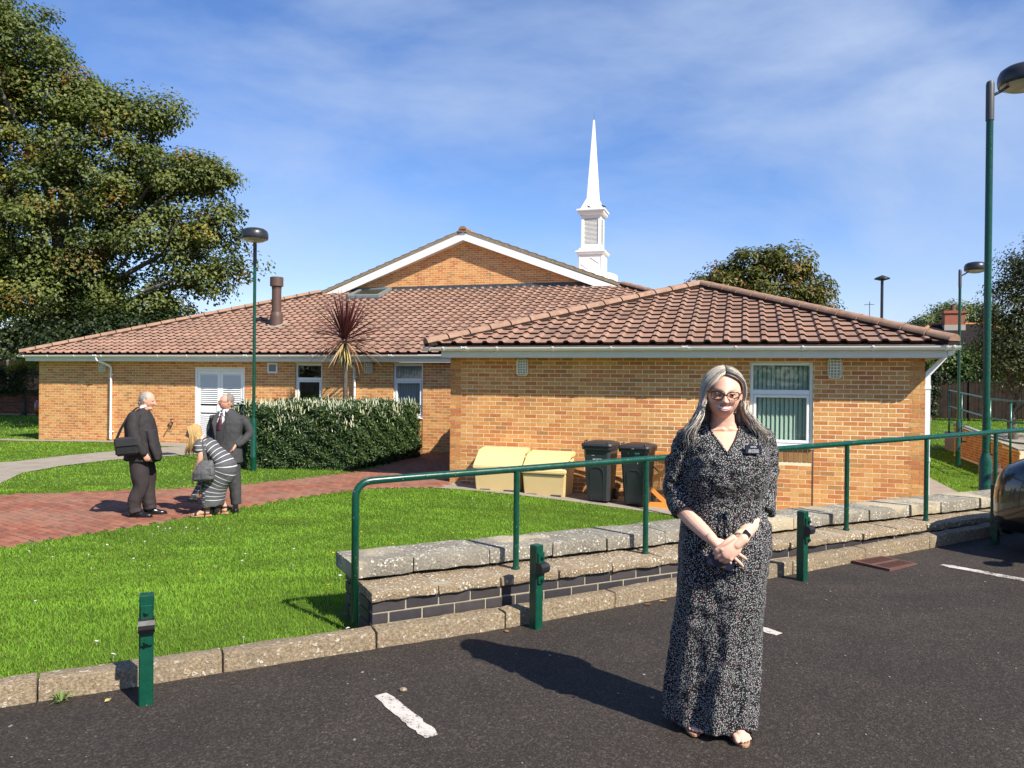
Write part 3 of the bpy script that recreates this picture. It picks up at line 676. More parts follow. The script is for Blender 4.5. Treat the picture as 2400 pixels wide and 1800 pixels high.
# ---------------------------------------------------------------- kerb, low wall, handrail
t = NT('kerb_concrete'); n = t.noise(3.5, 6, .7); n2 = t.noise(60, 4, .75); dv = t.n('ShaderNodeVectorMath', operation='MULTIPLY_ADD'); dn = t.n('ShaderNodeTexNoise'); dn.inputs['Scale'].default_value = 38; dn.inputs['Detail'].default_value = 4; t.l(t.obj(), dn.inputs[0]); t.l(dn.outputs['Color'], dv.inputs[0]); dv.inputs[1].default_value = (.045,)*3; t.l(t.obj(), dv.inputs[2]); v = t.vor(24, 'F1', dv.outputs[0]); nn = t.noise(11, 5, .7)
rv = t.rand()
c = t.ramp(n2, [(.30, (.085, .062, .038)), (.5, (.25, .19, .12)), (.70, (.43, .35, .235))]); c = t.mix(t.mr(n, .35, .7, 0, .55), c, (.16, .13, .095))
lich = t.math('MULTIPLY', t.mr(t.math('ADD', v, t.math('MULTIPLY', n2, .3)), .46, .38), t.mr(nn, .44, .54)); c = t.mix(t.math('MULTIPLY', lich, .8), c, (.52, .47, .37)); t.col(c); t.set(rough=.95, spec=.2); t.bump(t.math('ADD', n2, t.math('MULTIPLY', lich, .4)), .9, .012); M_kerb = t.m
t = NT('coping_stone'); n = t.noise(2.6, 6, .7); n2 = t.noise(75, 4, .75); dv = t.n('ShaderNodeVectorMath', operation='MULTIPLY_ADD'); dn = t.n('ShaderNodeTexNoise'); dn.inputs['Scale'].default_value = 60; dn.inputs['Detail'].default_value = 4; t.l(t.obj(), dn.inputs[0]); t.l(dn.outputs['Color'], dv.inputs[0]); dv.inputs[1].default_value = (.03,)*3; t.l(t.obj(), dv.inputs[2]); v = t.vor(38, 'F1', dv.outputs[0]); nn = t.noise(6.5, 5, .75); rn = t.rand()
c = t.ramp(t.math('ADD', t.math('MULTIPLY', n2, .65), t.math('MULTIPLY', n, .35)), [(.30, (.075, .068, .055)), (.5, (.22, .20, .16)), (.70, (.42, .38, .30))])
bare = t.mr(t.math('ADD', t.noise(1.7, 3, .5), t.math('MULTIPLY', rn, .16)), .60, .68, 0, .8); c = t.mix(bare, c, (.46, .39, .26))
lich = t.math('MULTIPLY', t.mr(v, .40, .28), t.mr(nn, .44, .54)); c = t.mix(lich, c, (.60, .57, .48)); t.col(c); t.set(rough=.96, spec=.15); t.bump(t.math('ADD', n2, t.math('MULTIPLY', lich, .5)), .85, .009); M_cope = t.m
t = NT('slab_stone'); n = t.noise(4, 6, .7); n2 = t.noise(85, 4, .75); dv = t.n('ShaderNodeVectorMath', operation='MULTIPLY_ADD'); dn = t.n('ShaderNodeTexNoise'); dn.inputs['Scale'].default_value = 60; dn.inputs['Detail'].default_value = 4; t.l(t.obj(), dn.inputs[0]); t.l(dn.outputs['Color'], dv.inputs[0]); dv.inputs[1].default_value = (.03,)*3; t.l(t.obj(), dv.inputs[2]); v = t.vor(42, 'F1', dv.outputs[0]); nn = t.noise(9, 5, .75)
c = t.ramp(n2, [(.28, (.13, .095, .055)), (.5, (.29, .22, .14)), (.72, (.44, .36, .25))]); c = t.mix(t.mr(n, .5, .75, 0, .6), c, (.20, .15, .10))
lich = t.math('MULTIPLY', t.mr(v, .42, .30), t.mr(nn, .42, .52)); c = t.mix(lich, c, (.66, .60, .48)); t.col(c); t.set(rough=.96, spec=.15); t.bump(t.math('ADD', n2, t.math('MULTIPLY', lich, .5)), 1.0, .012); M_slab = t.m
M_eng = attr_mat('blue_brick', .55, .25, 18, .3, 60, .003, spec=.4)
M_emort = simple('lime_joint', (.30, .265, .19), .95, .2, 25, .4, 120)
def stone(x0, x1, y0, y1, z0, z1, rough=.005, nx=8, bev=.012, seed=0, dz=None):
    """a worn block: grid box, edges rounded, faces uneven; local x along the wall"""
    bm = bmesh.new(); bmesh.ops.create_cube(bm, size=1)
    for v in bm.verts: v.co = Vector(((x0+x1)/2+v.co.x*(x1-x0), (y0+y1)/2+v.co.y*(y1-y0), (z0+z1)/2+v.co.z*(z1-z0)))
    for i in range(1, nx):
        x = x0+(x1-x0)*i/nx; bmesh.ops.bisect_plane(bm, geom=bm.verts[:]+bm.edges[:]+bm.faces[:], plane_co=(x, 0, 0), plane_no=(1, 0, 0))
    ed = [e for e in bm.edges if len(e.link_faces) == 2 and e.calc_face_angle(0) > .5]
    bmesh.ops.bevel(bm, geom=ed, offset=bev, segments=2, affect='EDGES', profile=.6)
    for v in bm.verts:
        p = v.co*9+Vector((seed*7.3, seed*1.7, 0)); v.co += Vector((mnoise.noise(p)*.6, mnoise.noise(p+Vector((9, 0, 0))), mnoise.noise(p+Vector((0, 9, 0)))))*rough*1.6
        if dz: v.co.z += dz(v.co.x, v.co.y)
    me = bpy.data.meshes.new('stone'); bm.to_mesh(me); bm.free(); smooth_angle(me, 40); return me
def kz(t_, n_=0): x, y = tn(t_, n_); return float(road_z(x, y))
KROT = (0, 0, K_ANG)
kerb = thing('kerb', 'weathered concrete kerb of long stones between the car park and the grass', 'kerb', (KP.x, KP.y, 0), K_ANG)
k = -14
while k < 17:
    t0 = -.03+.87*k; me = stone(t0+.002, t0+.868, 0, .13, 0, .435, .007, 14, .016, k, dz=lambda x, y: kz(x)-.33); me.materials.append(M_kerb); link('kerb_stone', me, kerb); k += 1
wallo = thing('low_wall', 'low retaining wall with lichened coping stones, a slab ledge and blue bricks', 'wall', (KP.x, KP.y, 0), K_ANG)
cj = [-.94, -.51, .06, .58, 1.06, 1.62, 2.1, 2.6, 3.06, 3.56, 4.06, 4.6, 5.14, 5.7, 6.3, 6.9, 7.5, 8.1, 8.7, 9.3, 9.9, 10.5, 11.1]
for i, (a, b) in enumerate(zip(cj, cj[1:])):
    me = stone(a+.003, b-.003, .43+random.uniform(-.006, .006), .83+random.uniform(-.01, .01), .650, .750+random.uniform(-.004, .004), .006, 10, .010, i); me.materials.append(M_cope); link('coping_stone', me, wallo)
s = -.89; i = 0
while s < 11:
    me = stone(s+.004, s+.446, .145+random.uniform(-.006, .006), .52, .566, .625+random.uniform(-.004, .004), .008, 10, .012, i+40); me.materials.append(M_slab); link('ledge_slab', me, wallo); s += .45; i += 1
c = MB(); c.bx(-.872, 11, .1765, .70, .2, .62); c.bx(-.87, 11, .52, .72, .0, .648); c.build('core', M_emort, wallo)
ec = [tuple(v*.9 for v in q) for q in hexes((62, 58, 60), (56, 53, 56), (67, 62, 62), (52, 49, 52), (60, 55, 55))]
ems = []
for q in ec: b = MB(); b.col = q; b.bx(-.1075, .1075, 0, .05, -.0325, .0325, .003); ems.append(b.mesh('blue_brick', M_eng))
for row in range(3):
    zc = .566-.008-.0325-row*.074; x = -.875+(0 if row % 2 == 0 else -.1125)+.1075
    while x < 10.5:
        if x-.1075 < -.88:
            b = MB(); b.col = random.choice(ec); b.bx(-.875, x+.1075, .172, .22, zc-.0325, zc+.0325, .003); b.build('blue_brick', M_eng, wallo)
        elif zc+.03 > kz(x)+.08: link('blue_brick', random.choice(ems), wallo, (x, .172+random.uniform(-.002, .002), zc))
        x += .225
for row in range(3):          # end face of the ledge and of the wall
    zc = .566-.008-.0325-row*.074; b = MB(); b.col = random.choice(ec); b.bx(-.885, -.86, .224, .43, zc-.0325, zc+.0325, .003); b.build('blue_brick', M_eng, wallo)
for row in range(5):
    zc = .645-.0375-row*.075; o_ = .1 if row % 2 else 0
    for y0, y1 in ((.51, .605+o_*.5), (.615+o_*.5, .735)):
        b = MB(); b.col = random.choice(ec); b.bx(-.892, -.868, y0, y1, zc-.0325, zc+.0325, .003); b.build('blue_brick', M_eng, wallo)
for row in range(3):          # face just under the coping
    zc = .645-.0375-row*.074; x = -.75
    if row == 0:
        while x < 10.5: link('blue_brick', random.choice(ems), wallo, (x, .505, zc)); x += .225
t = NT('green_paint'); n = t.noise(20, 5, .7); t.col(t.ramp(n, [(.3, (.0015, .044, .025)), (.75, (.003, .064, .038))])); ch = t.mr(t.noise(90, 2, .5), .72, .76); t.col(t.mix(t.mr(t.vor(26, 'F1'), .085, .06, 0, .75), t.ramp(n, [(.3, (.0015, .044, .025)), (.75, (.003, .064, .038))]), (.34, .35, .30))); t.set(rough=t.mr(n, .3, .7, .22, .36), spec=.5); t.bump(t.noise(140, 3), .08, .002); M_green = t.m
rail = thing('handrail', 'green tubular handrail on posts along the low stone wall', 'handrail', (KP.x, KP.y, 0), K_ANG)
rz = lambda t_: 1.30+(t_+.95)*.0235
RN = .30; pts = [(-.95, RN, .40), (-.95, RN, rz(-.95)-.10)]
for i in range(1, 7):
    a = math.pi/2*i/6; pts.append((-.95+.10*(1-math.cos(a)), RN, rz(-.95)-.10+.10*math.sin(a)))
pts += [(t_, RN, rz(t_)) for t_ in np.arange(-.6, 10.2, .5)]
MB().tube(pts, .024, 14).build('rail', M_green, rail, True)
for i in range(9):
    t_ = .2+1.125*i
    b = MB(); b.tube([(t_, RN, .60), (t_, RN, rz(t_))], .021, 12); b.lathe([(.025, -.012), (.03, 0), (.025, .012)], 12, (t_, RN, .632)); b.build('post', M_green, rail, 50)

# ---------------------------------------------------------------- folding bollards, drain, markings
M_black = simple('black_plastic', (.012, .012, .013), .45, .2, 10)
def bollard(loc, rz_, label):
    r = thing('parking_bollard', label, 'bollard', loc, rz_, 'folding parking bollards along the kerb')
    b = MB(); b.bx(-.033, .033, -.033, .033, -.05, .545, .005); b.build('post', M_green, r)
    p = MB(); p.bx(-.028, .028, -.050, -.033, .30, .50, .004); p.build('latch_plate', M_green, r)
    l = MB(); l.prism([(-.033, .365), (-.075, .372), (-.088, .392), (-.088, .412), (-.075, .432), (-.033, .438)], 0, -.037, .037); l.build('latch', M_black, r)
    for z in (.47, .325): bo = MB(); bo.tube([(0, -.048, z), (0, -.062, z)], .013, 8); bo.tube([(0, -.06, z), (0, -.07, z)], .008, 6); bo.build('bolt', M_green, r)
    return r
b0 = bollard((-1.80, 3.80, float(road_z(-1.8, 0))), R(90-65)+R(0), 'green square parking bollard nearest the grass corner, its black latch facing the camera')
b0.rotation_euler[2] = R(25); 
for x, y, rz_, lb in ((.17, 5.0, 45, 'green parking bollard standing in front of the left end of the stone ledge'), (2.29, 6.02, 41, 'green parking bollard beside the standing woman, in front of the handrail'), (4.52, 7.16, 40, 'green parking bollard half hidden by the dark car')):
    dup(b0, (x, y, float(road_z(x, 0))), R(rz_), lb)
M_rust = simple('rusty_iron', (.11, .048, .034), .85, .3, 14, .5, 60)
gr = thing('drain_grate', 'rusty red iron drain grate set in the asphalt by the kerb', 'drain grate', (3.16, 6.48, float(road_z(3.16, 0))+.004), K_ANG+R(4)); gr.scale = (.86, .86, 1)
b = MB()
for q in ((-.23, .23, -.20, -.17), (-.23, .23, .17, .20), (-.23, -.20, -.17, .17), (.20, .23, -.17, .17), (-.20, .20, -.018, .018)): b.bx(q[0], q[1], q[2], q[3], -.02, .0125)
b.build('frame', M_rust, gr)
bb = MB(); bb.bx(-.0085, .0085, -.078, .078, .0015, .011); me = bb.mesh('bar', M_rust)
for i in range(11):
    for y in (-.095, .095): link('bar', me, gr, (-.18+.036*i, y, 0))
MB().bx(-.20, .20, -.17, .17, -.003, .001).build('pit_shade', simple('pit_shade_black', (.004, .004, .004), .95), gr)  # near-black plate just above the asphalt, painted shade of the drain pit
t = NT('worn_paint'); n = t.noise(70, 4, .75); n2 = t.noise(6, 5, .7); wear = t.mr(t.math('ADD', t.math('MULTIPLY', n, .5), t.math('MULTIPLY', n2, .5)), .42, .50)
t.col(t.mix(wear, (.04, .035, .03), t.ramp(n2, [(.3, (.40, .36, .32)), (.7, (.56, .51, .46))]))); t.set(rough=.85); t.bump(n, .5, .004); M_line = t.m
def line(p0, p1, w_=.085, taper=0):
    p0, p1 = Vector(p0), Vector(p1); d = (p1-p0).normalized(); s_ = Vector((-d.y, d.x)); n_ = max(8, int((p1-p0).length/.03)); L1 = []; R1 = []
    for i in range(n_+1):
        c_ = p0+(p1-p0)*i/n_; k = w_/2*(1 if 1 < i < n_-1 else .75)
        a = c_+s_*(k+random.uniform(-.008, .006)); b_ = c_-s_*(k+random.uniform(-.008, .006)); L1.append((a.x, a.y, float(road_z(a.x, 0))+.004)); R1.append((b_.x, b_.y, float(road_z(b_.x, 0))+.004))
    m_ = MB(); m_.rings([L1, R1], close=False, cap=False); tag(m_.build('parking_line', M_line), kind='structure')
line((-.66, 3.93), (-.345, 3.47)); line((1.28, 5.33), (1.68, 4.77)); line((3.60, 6.40), (4.7, 4.75), .09)
# loose bits on the asphalt
t = NT('dry_leaf'); t.col(t.ramp(t.rand(), [(0, (.20, .10, .04)), (.5, (.34, .22, .08)), (1, (.42, .36, .14))])); t.set(rough=.8); M_leafdry = t.m
lf = MB(); lf.add([(-.028, 0, .002), (-.008, -.013, .008), (.02, -.009, .004), (.033, .0, .010), (.015, .012, .006), (-.012, .014, .009), (0, 0, .002)], [(0, 1, 6), (1, 2, 6), (2, 3, 6), (3, 4, 6), (4, 5, 6), (5, 0, 6)]); lme = lf.mesh('fallen_leaf', M_leafdry)
for x, y, lb in ((-.02, 4.93, 'yellow fallen leaf on the asphalt by the second kerb stone'), (-2.0, 3.82, 'brown fallen leaf at the kerb left of the first bollard'), (.98, 5.45, 'brown fallen leaf by the kerb beside the woman'), (1.10, 5.52, 'dry fallen leaf at the foot of the kerb beside the woman'), (2.75, 4.0, 'pale fallen leaf on open asphalt right of the woman')):
    o = link('fallen_leaf', lme, None, (x, y, float(road_z(x, 0))+.002), (0, 0, random.uniform(0, 6))); o.scale = (1.0, 1.0, 1.0); tag(o, lb, 'leaf', 'fallen leaves on the asphalt')
o = MB().ball((0, 0, .008), (.022, .016, .012), 8, 5).build('pebble', M_kerb); o.location = (-.55, 3.98, float(road_z(0, 0))); tag(o, 'small pale stone lying at the end of a white bay line', 'stone')
# grit specks scattered on the asphalt
pb = MB()
for i in range(260):
    x, y = random.uniform(-3, 5), random.uniform(2.6, 6.5)
    if to_tn(x, y)[1] > -.1: continue
    s_ = random.uniform(.002, .006)*(1 if random.random() < .9 else 1.8); a = random.uniform(0, 3); z = float(road_z(x, 0))+.003
    pb.add([(x+s_*math.cos(a+q), y+s_*math.sin(a+q)*1.3, z+(.002 if q < 2 else 0)) for q in (0, 1.6, 3.1, 4.7)], [(0, 1, 2, 3)])
tag(pb.build('grit', simple('pale_grit', (.20, .18, .155), .9)), kind='stuff')

# ---------------------------------------------------------------- lamp posts
t = NT('lamp_lens'); t.col((.42, .40, .33)); t.set(rough=.25); M_lens = t.m
M_lampblk = simple('lamp_black', (.020, .022, .028), .35, .15, 6)
M_lampgrey = simple('lamp_grey', (.055, .058, .06), .5, .15, 8)
def lamp_post(loc, H, ang, label, pr=.036):
    r = thing('lamp_post', label, 'lamp post', loc, 0, 'green lamp posts with black dome heads')
    b = MB(); b.lathe([(pr*1.75, -.1), (pr*1.75, .28), (pr*1.82, .285), (pr*1.82, .32), (pr*1.75, .325), (pr*1.75, 1.02), (pr*1.5, 1.06), (pr*1.02, 1.13)], 18); b.build('sleeve', M_green, r, 40)
    MB().lathe([(pr, 1.1), (pr*.95, H-.42)], 16).build('pole', M_green, r, 40)
    MB().lathe([(pr*1.12, H-.44), (pr*1.12, H-.02), (pr*.9, H+.012), (pr*.4, H+.025)], 16).build('bracket', M_lampgrey, r, 40)
    dx, dy = math.cos(ang), math.sin(ang)
    MB().tube([(0, 0, H-.16), (dx*.14, dy*.14, H-.09), (dx*.24, dy*.24, H-.02)], .018, 10).build('arm', M_lampgrey, r, True)
    c_ = (dx*.42, dy*.42, H+.02)
    hd = MB().lathe([(.255, -.025), (.265, .0), (.268, .05), (.262, .10), (.24, .15), (.19, .185), (.11, .203), (.001, .208)], 28, c_).build('lamp_head', M_lampblk, r, 35)
    MB().lathe([(.05, -.085), (.12, -.08), (.19, -.06), (.245, -.022), (.245, .01)], 28, c_).build('lens', M_lens, hd, 50)
lamp_post((-5.41, 16.1, -.02), 4.80, R(-72), 'green lamp post with black dome head standing in front of the hedge', .034)
lamp_post((5.56, 9.0, .02), 5.46, R(6), 'tallest green lamp post, behind the stone wall near the dark car', .040)
lamp_post((11.75, 20.2, -.1), 5.05, R(4), 'distant green lamp post beside the ramp railings', .036)
r = thing('slim_lamp_post', 'slim black post with small flat hat far behind the wing roof', 'lamp post', (13.45, 28, 0))
MB().lathe([(.055, 0), (.05, 5.75)], 10).build('pole', M_lampblk, r, 40); MB().lathe([(.05, 5.7), (.27, 5.76), (.25, 5.80), (.02, 5.9)], 16).build('hat', M_lampblk, r, 40)

# ---------------------------------------------------------------- steeple, flue, wall lamps
M_stp = simple('steeple_white', (.80, .79, .74), .45, .04, 2.5)
sa, sb = -.36, 16.0
st = thing('steeple', 'white fibreglass steeple with louvred belfry and tall thin spire on the roof', 'steeple', (*bp(sa, sb), 0), B_ANG)
def sq(h, z): return [(-h, -h, z), (h, -h, z), (h, h, z), (-h, h, z)]
def sqs(*hz): b_ = MB(); b_.rings([sq(h, z) for h, z in hz]); return b_
sqs((.475, 5.3), (.475, 6.80), (.47, 6.81)).build('base', M_stp, st)
for ax in range(4):      # raised diamond moulding on each base face
    Mz = Matrix.Rotation(ax*math.pi/2, 3, 'Z'); dm = MB()
    for (x0, z0), (x1, z1) in (((-.36, 6.45), (0, 6.70)), ((0, 6.70), (.36, 6.45)), ((.36, 6.45), (0, 6.20)), ((0, 6.20), (-.36, 6.45))):
        d = Vector((x1-x0, 0, z1-z0)); n_ = Vector((-d.z, 0, d.x)).normalized()*.014; vs = [Vector((x0, y, z0))+s_*n_ for y in (-.478, -.492) for s_ in (-1, 1)]+[Vector((x1, y, z1))+s_*n_ for y in (-.478, -.492) for s_ in (-1, 1)]
        dm.add([Mz @ v_ for v_ in vs], [(0, 1, 3, 2), (4, 6, 7, 5), (0, 4, 5, 1), (2, 3, 7, 6), (0, 2, 6, 4), (1, 5, 7, 3)])
    for q in ((-.44, .44, 6.74, 6.77), (-.44, .44, 6.12, 6.15), (-.44, -.41, 6.15, 6.74), (.41, .44, 6.15, 6.74)): 
        x0, x1, z0, z1 = q; dm.add([Mz @ Vector(v_) for v_ in ((x0, -.49, z0), (x1, -.49, z0), (x1, -.49, z1), (x0, -.49, z1), (x0, -.474, z0), (x1, -.474, z0), (x1, -.474, z1), (x0, -.474, z1))], [(0, 1, 2, 3), (0, 4, 5, 1), (1, 5, 6, 2), (2, 6, 7, 3), (3, 7, 4, 0)])
    dm.build('base_moulding', M_stp, st)
sqs((.48, 6.80), (.545, 6.84), (.575, 6.90), (.575, 6.94), (.47, 6.98), (.44, 7.06), (.40, 7.08)).build('lower_cornice', M_stp, st)
bf = MB(); 
for sx in (-1, 1):
    for sy in (-1, 1): bf.bx(sx*.375-.065, sx*.375+.065, sy*.375-.065, sy*.375+.065, 7.04, 8.34) if False else bf.box((sx*.325, sy*.325, 7.69), (.11, .11, 1.32))
for ax in range(4):
    Mz = Matrix.Rotation(ax*math.pi/2, 3, 'Z')
    for zc, h in ((7.12, .18), (8.28, .14)): bf.box(Mz @ Vector((0, -.325, zc)), (.54, .10, h), Mz)
bf.build('belfry', M_stp, st)
MB().bx(-.26, .26, -.26, .26, 7.1, 8.3).build('belfry_core', M_room, st)
lm = MB(); lm.add([(-.27, -.362, -.024), (.27, -.362, -.024), (.27, -.30, .022), (-.27, -.30, .022), (-.27, -.362, -.012), (.27, -.362, -.012), (.27, -.30, .034), (-.27, -.30, .034)], [(0, 3, 2, 1), (4, 5, 6, 7), (0, 1, 5, 4), (1, 2, 6, 5), (2, 3, 7, 6), (3, 0, 4, 7)])
lme_ = lm.mesh('louvre_slat', M_stp)
for ax in range(4):
    for i in range(21): link('louvre_slat', lme_, st, (0, 0, 7.225+i*.049), (0, 0, ax*math.pi/2))
sqs((.385, 8.33), (.47, 8.36), (.50, 8.42), (.50, 8.47), (.545, 8.50), (.545, 8.56), (.45, 8.57)).build('upper_cornice', M_stp, st)
sqs((.44, 8.56), (.40, 8.62), (.215, 9.02), (.028, 12.08), (.02, 12.10)).build('spire', M_stp, st)
MB().lathe([(.004, 12.0), (.004, 12.45)], 5).build('lightning_rod', M_lampgrey, st)
sk = MB(); sk.lathe([(.98, 5.2), (.98, 5.98), (.95, 6.04), (.80, 6.10), (.55, 6.13)], 32); sk.build('saddle', M_stp, st, 40)
def crow(loc, rz_, label):
    r = thing('crow', label, 'bird', loc, rz_, 'black birds on the steeple ledge'); mb = simple('feather_black', (.012, .012, .014), .5) if 'feather_black' not in MATS else MATS['feather_black']
    b = MB(); b.rings([[(x, r_*1.0*math.cos(a*.785), z+r_*1.15*math.sin(a*.785)) for a in range(8)] for x, r_, z in ((-.22, .012, .07), (-.10, .035, .10), (0, .06, .13), (.07, .052, .165), (.105, .034, .20), (.13, .036, .235), (.155, .03, .24), (.175, .012, .235), (.215, .004, .225))]); b.build('body', mb, r, True)
    w_ = MB(); 
    for s_ in (-1, 1): w_.rings([[(x, s_*(.05+.012*math.sin(a*1.05)), z+.045*k*math.cos(a*1.05)) for a in range(6)] for x, z, k in ((.05, .15, .4), (0, .14, 1), (-.12, .105, .8), (-.24, .07, .2))])
    w_.build('wing', mb, r, True)
    l_ = MB(); 
    for s_ in (-1, 1): l_.tube([(.0, s_*.025, .09), (.01, s_*.025, 0)], .006, 5)
    l_.build('leg', mb, r); return r
o_ = lambda a, b_: bp(sa+a, sb+b_)
crow((*o_(-.08, -.50), 8.56), B_ANG+R(165), 'black bird at the left of the steeple ledge, facing the spire').scale = (.5,)*3; crow((*o_(.47, -.45), 8.56), B_ANG+R(190), 'black bird at the right corner of the steeple ledge').scale = (.5,)*3
M_flue = simple('flue_brown', (.085, .048, .035), .6, .12, 5)
fz = RZf(flue_ab[1]); r = thing('roof_flue', 'brown cylindrical flue pipe with wide cap on the tiled roof', 'flue', (*bp(*flue_ab), fz), B_ANG)
MB().lathe([(.20, -.12), (.195, .25), (.19, .34), (.155, .42)], 20).build('flue_base', M_flue, r, 40); MB().lathe([(.145, .38), (.145, 1.22)], 20).build('pipe', M_flue, r, 40)
MB().lathe([(.152, 1.16), (.152, 1.24)], 20).build('collar', M_flue, r, 40); MB().lathe([(.14, 1.22), (.205, 1.24), (.205, 1.52), (.17, 1.53)], 24).build('cap', M_flue, r, 40)
s_ = MB(); s_.bx(-.30, .30, -.36, .26, -.02, .0); o = s_.build('flashing', simple('cement', (.30, .25, .2), .9), r); o.rotation_euler = (PIT, 0, 0); o.location = (0, 0, .05)
M_bulk = simple('bulkhead_cream', (.58, .54, .38), .5, .06); M_bulkg = simple('bulkhead_glass', (.40, .37, .24), .25, .06); M_cage = simple('cage_white', (.84, .82, .70), .5)
def wall_lamp(a, b_, zc, label, w_=.20, h_=.33):
    r = thing('wall_lamp', label, 'wall lamp', (*bp(a, b_), zc), B_ANG, 'caged bulkhead lamps on the walls')
    def rr(w, h, y, r_=.05): return [(sx*(w/2-r_)+r_*math.cos(q), y, sz*(h/2-r_)+r_*math.sin(q)) for sx, sz, qs in ((1, 1, (0, .8, 1.57)), (-1, 1, (1.57, 2.4, 3.14)), (-1, -1, (3.14, 3.9, 4.71)), (1, -1, (4.71, 5.5, 6.28))) for q in qs]
    b = MB(); b.rings([rr(w_, h_, .0), rr(w_, h_, -.05), rr(w_*.96, h_*.97, -.06)]); b.build('backplate', M_bulk, r, 40)
    b = MB(); b.rings([rr(w_*.86, h_*.9, -.058), rr(w_*.82, h_*.87, -.085), rr(w_*.6, h_*.7, -.10)]); b.build('diffuser', M_bulkg, r, 40)
    c = MB(); f_ = .0065
    for i in range(4): x = -w_*.36+w_*.24*i; c.tube([(x, -.055, -h_/2+.008), (x, -.10, -h_*.40), (x, -.112, 0), (x, -.10, h_*.40), (x, -.055, h_/2-.008)], f_, 6)
    for i in range(6): z = -h_*.38+h_*.152*i; c.tube([(-w_/2+.004, -.055, z), (-w_*.38, -.098, z), (0, -.112, z), (w_*.38, -.098, z), (w_/2-.004, -.055, z)], f_, 6)
    c.tube(rr(w_*1.0, h_*1.0, -.06)+[rr(w_, h_, -.06)[0]], f_*1.3, 6); c.build('cage', M_cage, r, True)
wall_lamp(1.42, -.004, 2.19, 'caged wall lamp under the wing eaves above the yellow grit bins', .205, .31)
wall_lamp(6.72, -.004, 2.195, 'caged wall lamp on the wing wall right of the window', .205, .33)
wall_lamp(-13.38, 5.296, 2.24, 'caged wall lamp behind the downpipe at the far left', .22, .32)
wall_lamp(-4.43, 5.296, 2.26, 'caged wall lamp on the recessed wall behind the spiky palm', .22, .32)
r = thing('outdoor_tap', 'small dark outside tap low on the brick wall left of the louvred door', 'tap', (*bp(-10.82, 5.29), .60), B_ANG)
b = MB(); b.tube([(0, 0, 0), (0, -.10, 0), (-.02, -.14, -.03), (-.05, -.15, -.10)], .02, 8); b.build('spout', M_lampblk, r, True); b = MB(); b.tube([(0, -.08, 0), (0, -.08, .08)], .012, 6); b.tube([(-.05, -.08, .09), (.08, -.09, .10)], .013, 6); b.tube([(-.01, -.005, -.05), (-.10, -.02, -.20)], .012, 6); b.build('handle', M_lampblk, r, True)

# ---------------------------------------------------------------- bins by the wing
M_grit = simple('grit_bin_yellow', (.68, .50, .235), .55, .07, 3.5, .15, 25)
def grit_bin(a0, a1, bf, z, rz_, label):
    w_ = a1-a0; r = thing('grit_bin', label, 'grit bin', (*bp((a0+a1)/2, bf), z), B_ANG+rz_, 'pale yellow grit bins against the brick wall')
    h = w_/2; D_ = .60
    b = MB(); b.rings([[(-h+.05, .03, 0), (h-.05, .03, 0), (h-.05, D_-.02, 0), (-h+.05, D_-.02, 0)], [(-h+.04, .02, .08), (h-.04, .02, .08), (h-.04, D_, .08), (-h+.04, D_, .08)], [(-h+.015, 0, .40), (h-.015, 0, .40), (h-.015, D_, .45), (-h+.015, D_, .45)], [(-h+.02, .30, .52), (h-.02, .30, .52), (h-.02, D_, .66), (-h+.02, D_, .66)]]); me = b.mesh('body', M_grit)
    bm = bmesh.new(); bm.from_mesh(me); bmesh.ops.bevel(bm, geom=bm.edges[:], offset=.018, segments=2, affect='EDGES'); bm.to_mesh(me); bm.free(); smooth_angle(me, 40); link('body', me, r)
    l = MB(); pr = [(-.028, .405), (-.03, .46), (.27, .705), (.30, .72), (D_+.015, .76), (D_+.015, .68), (.31, .655), (0.0, .41)]; l.prism(pr, 0, -h, h); me = l.mesh('lid', M_grit); bm = bmesh.new(); bm.from_mesh(me); bmesh.ops.bevel(bm, geom=bm.edges[:], offset=.012, segments=2, affect='EDGES'); bm.to_mesh(me); bm.free(); smooth_angle(me, 40); link('lid', me, r)
    for x in (-.22, .22): MB().bx(x-.09, x+.09, .008, .045, -.0, .052).build('fork_slot', M_room, r)
    return r
grit_bin(.70, 1.585, -.66, -.035, R(0), 'pale yellow grit bin nearer the inside corner, left of its twin'); grit_bin(1.60, 2.41, -.70, -.07, R(-3), 'pale yellow grit bin between its twin and the wheelie bins')
M_bin = simple('bin_grey', (.030, .034, .037), .5, .12, 6, .1, 40); M_binl = simple('bin_lid', (.022, .023, .027), .5, .15, 6)
t = NT('print_white'); t.col((.62, .63, .62)); t.set(rough=.7); M_print = t.m
t = NT('print_blue'); t.col((.10, .36, .42)); t.set(rough=.7); M_printb = t.m
def text(s_, size, loc, rot, mat, parent, name='lettering', align='CENTER'):
    cu = bpy.data.curves.new(name, 'FONT'); cu.body = s_; cu.size = size; cu.align_x = align; cu.align_y = 'CENTER'; cu.extrude = .0006
    tmp = bpy.data.objects.new('tmp_text', cu); COL.objects.link(tmp); bpy.context.view_layer.update()
    me = bpy.data.meshes.new_from_object(tmp.evaluated_get(bpy.context.evaluated_depsgraph_get())); bpy.data.objects.remove(tmp); me.name = name; me.materials.clear(); me.materials.append(mat)
    return link(name, me, parent, loc, rot)
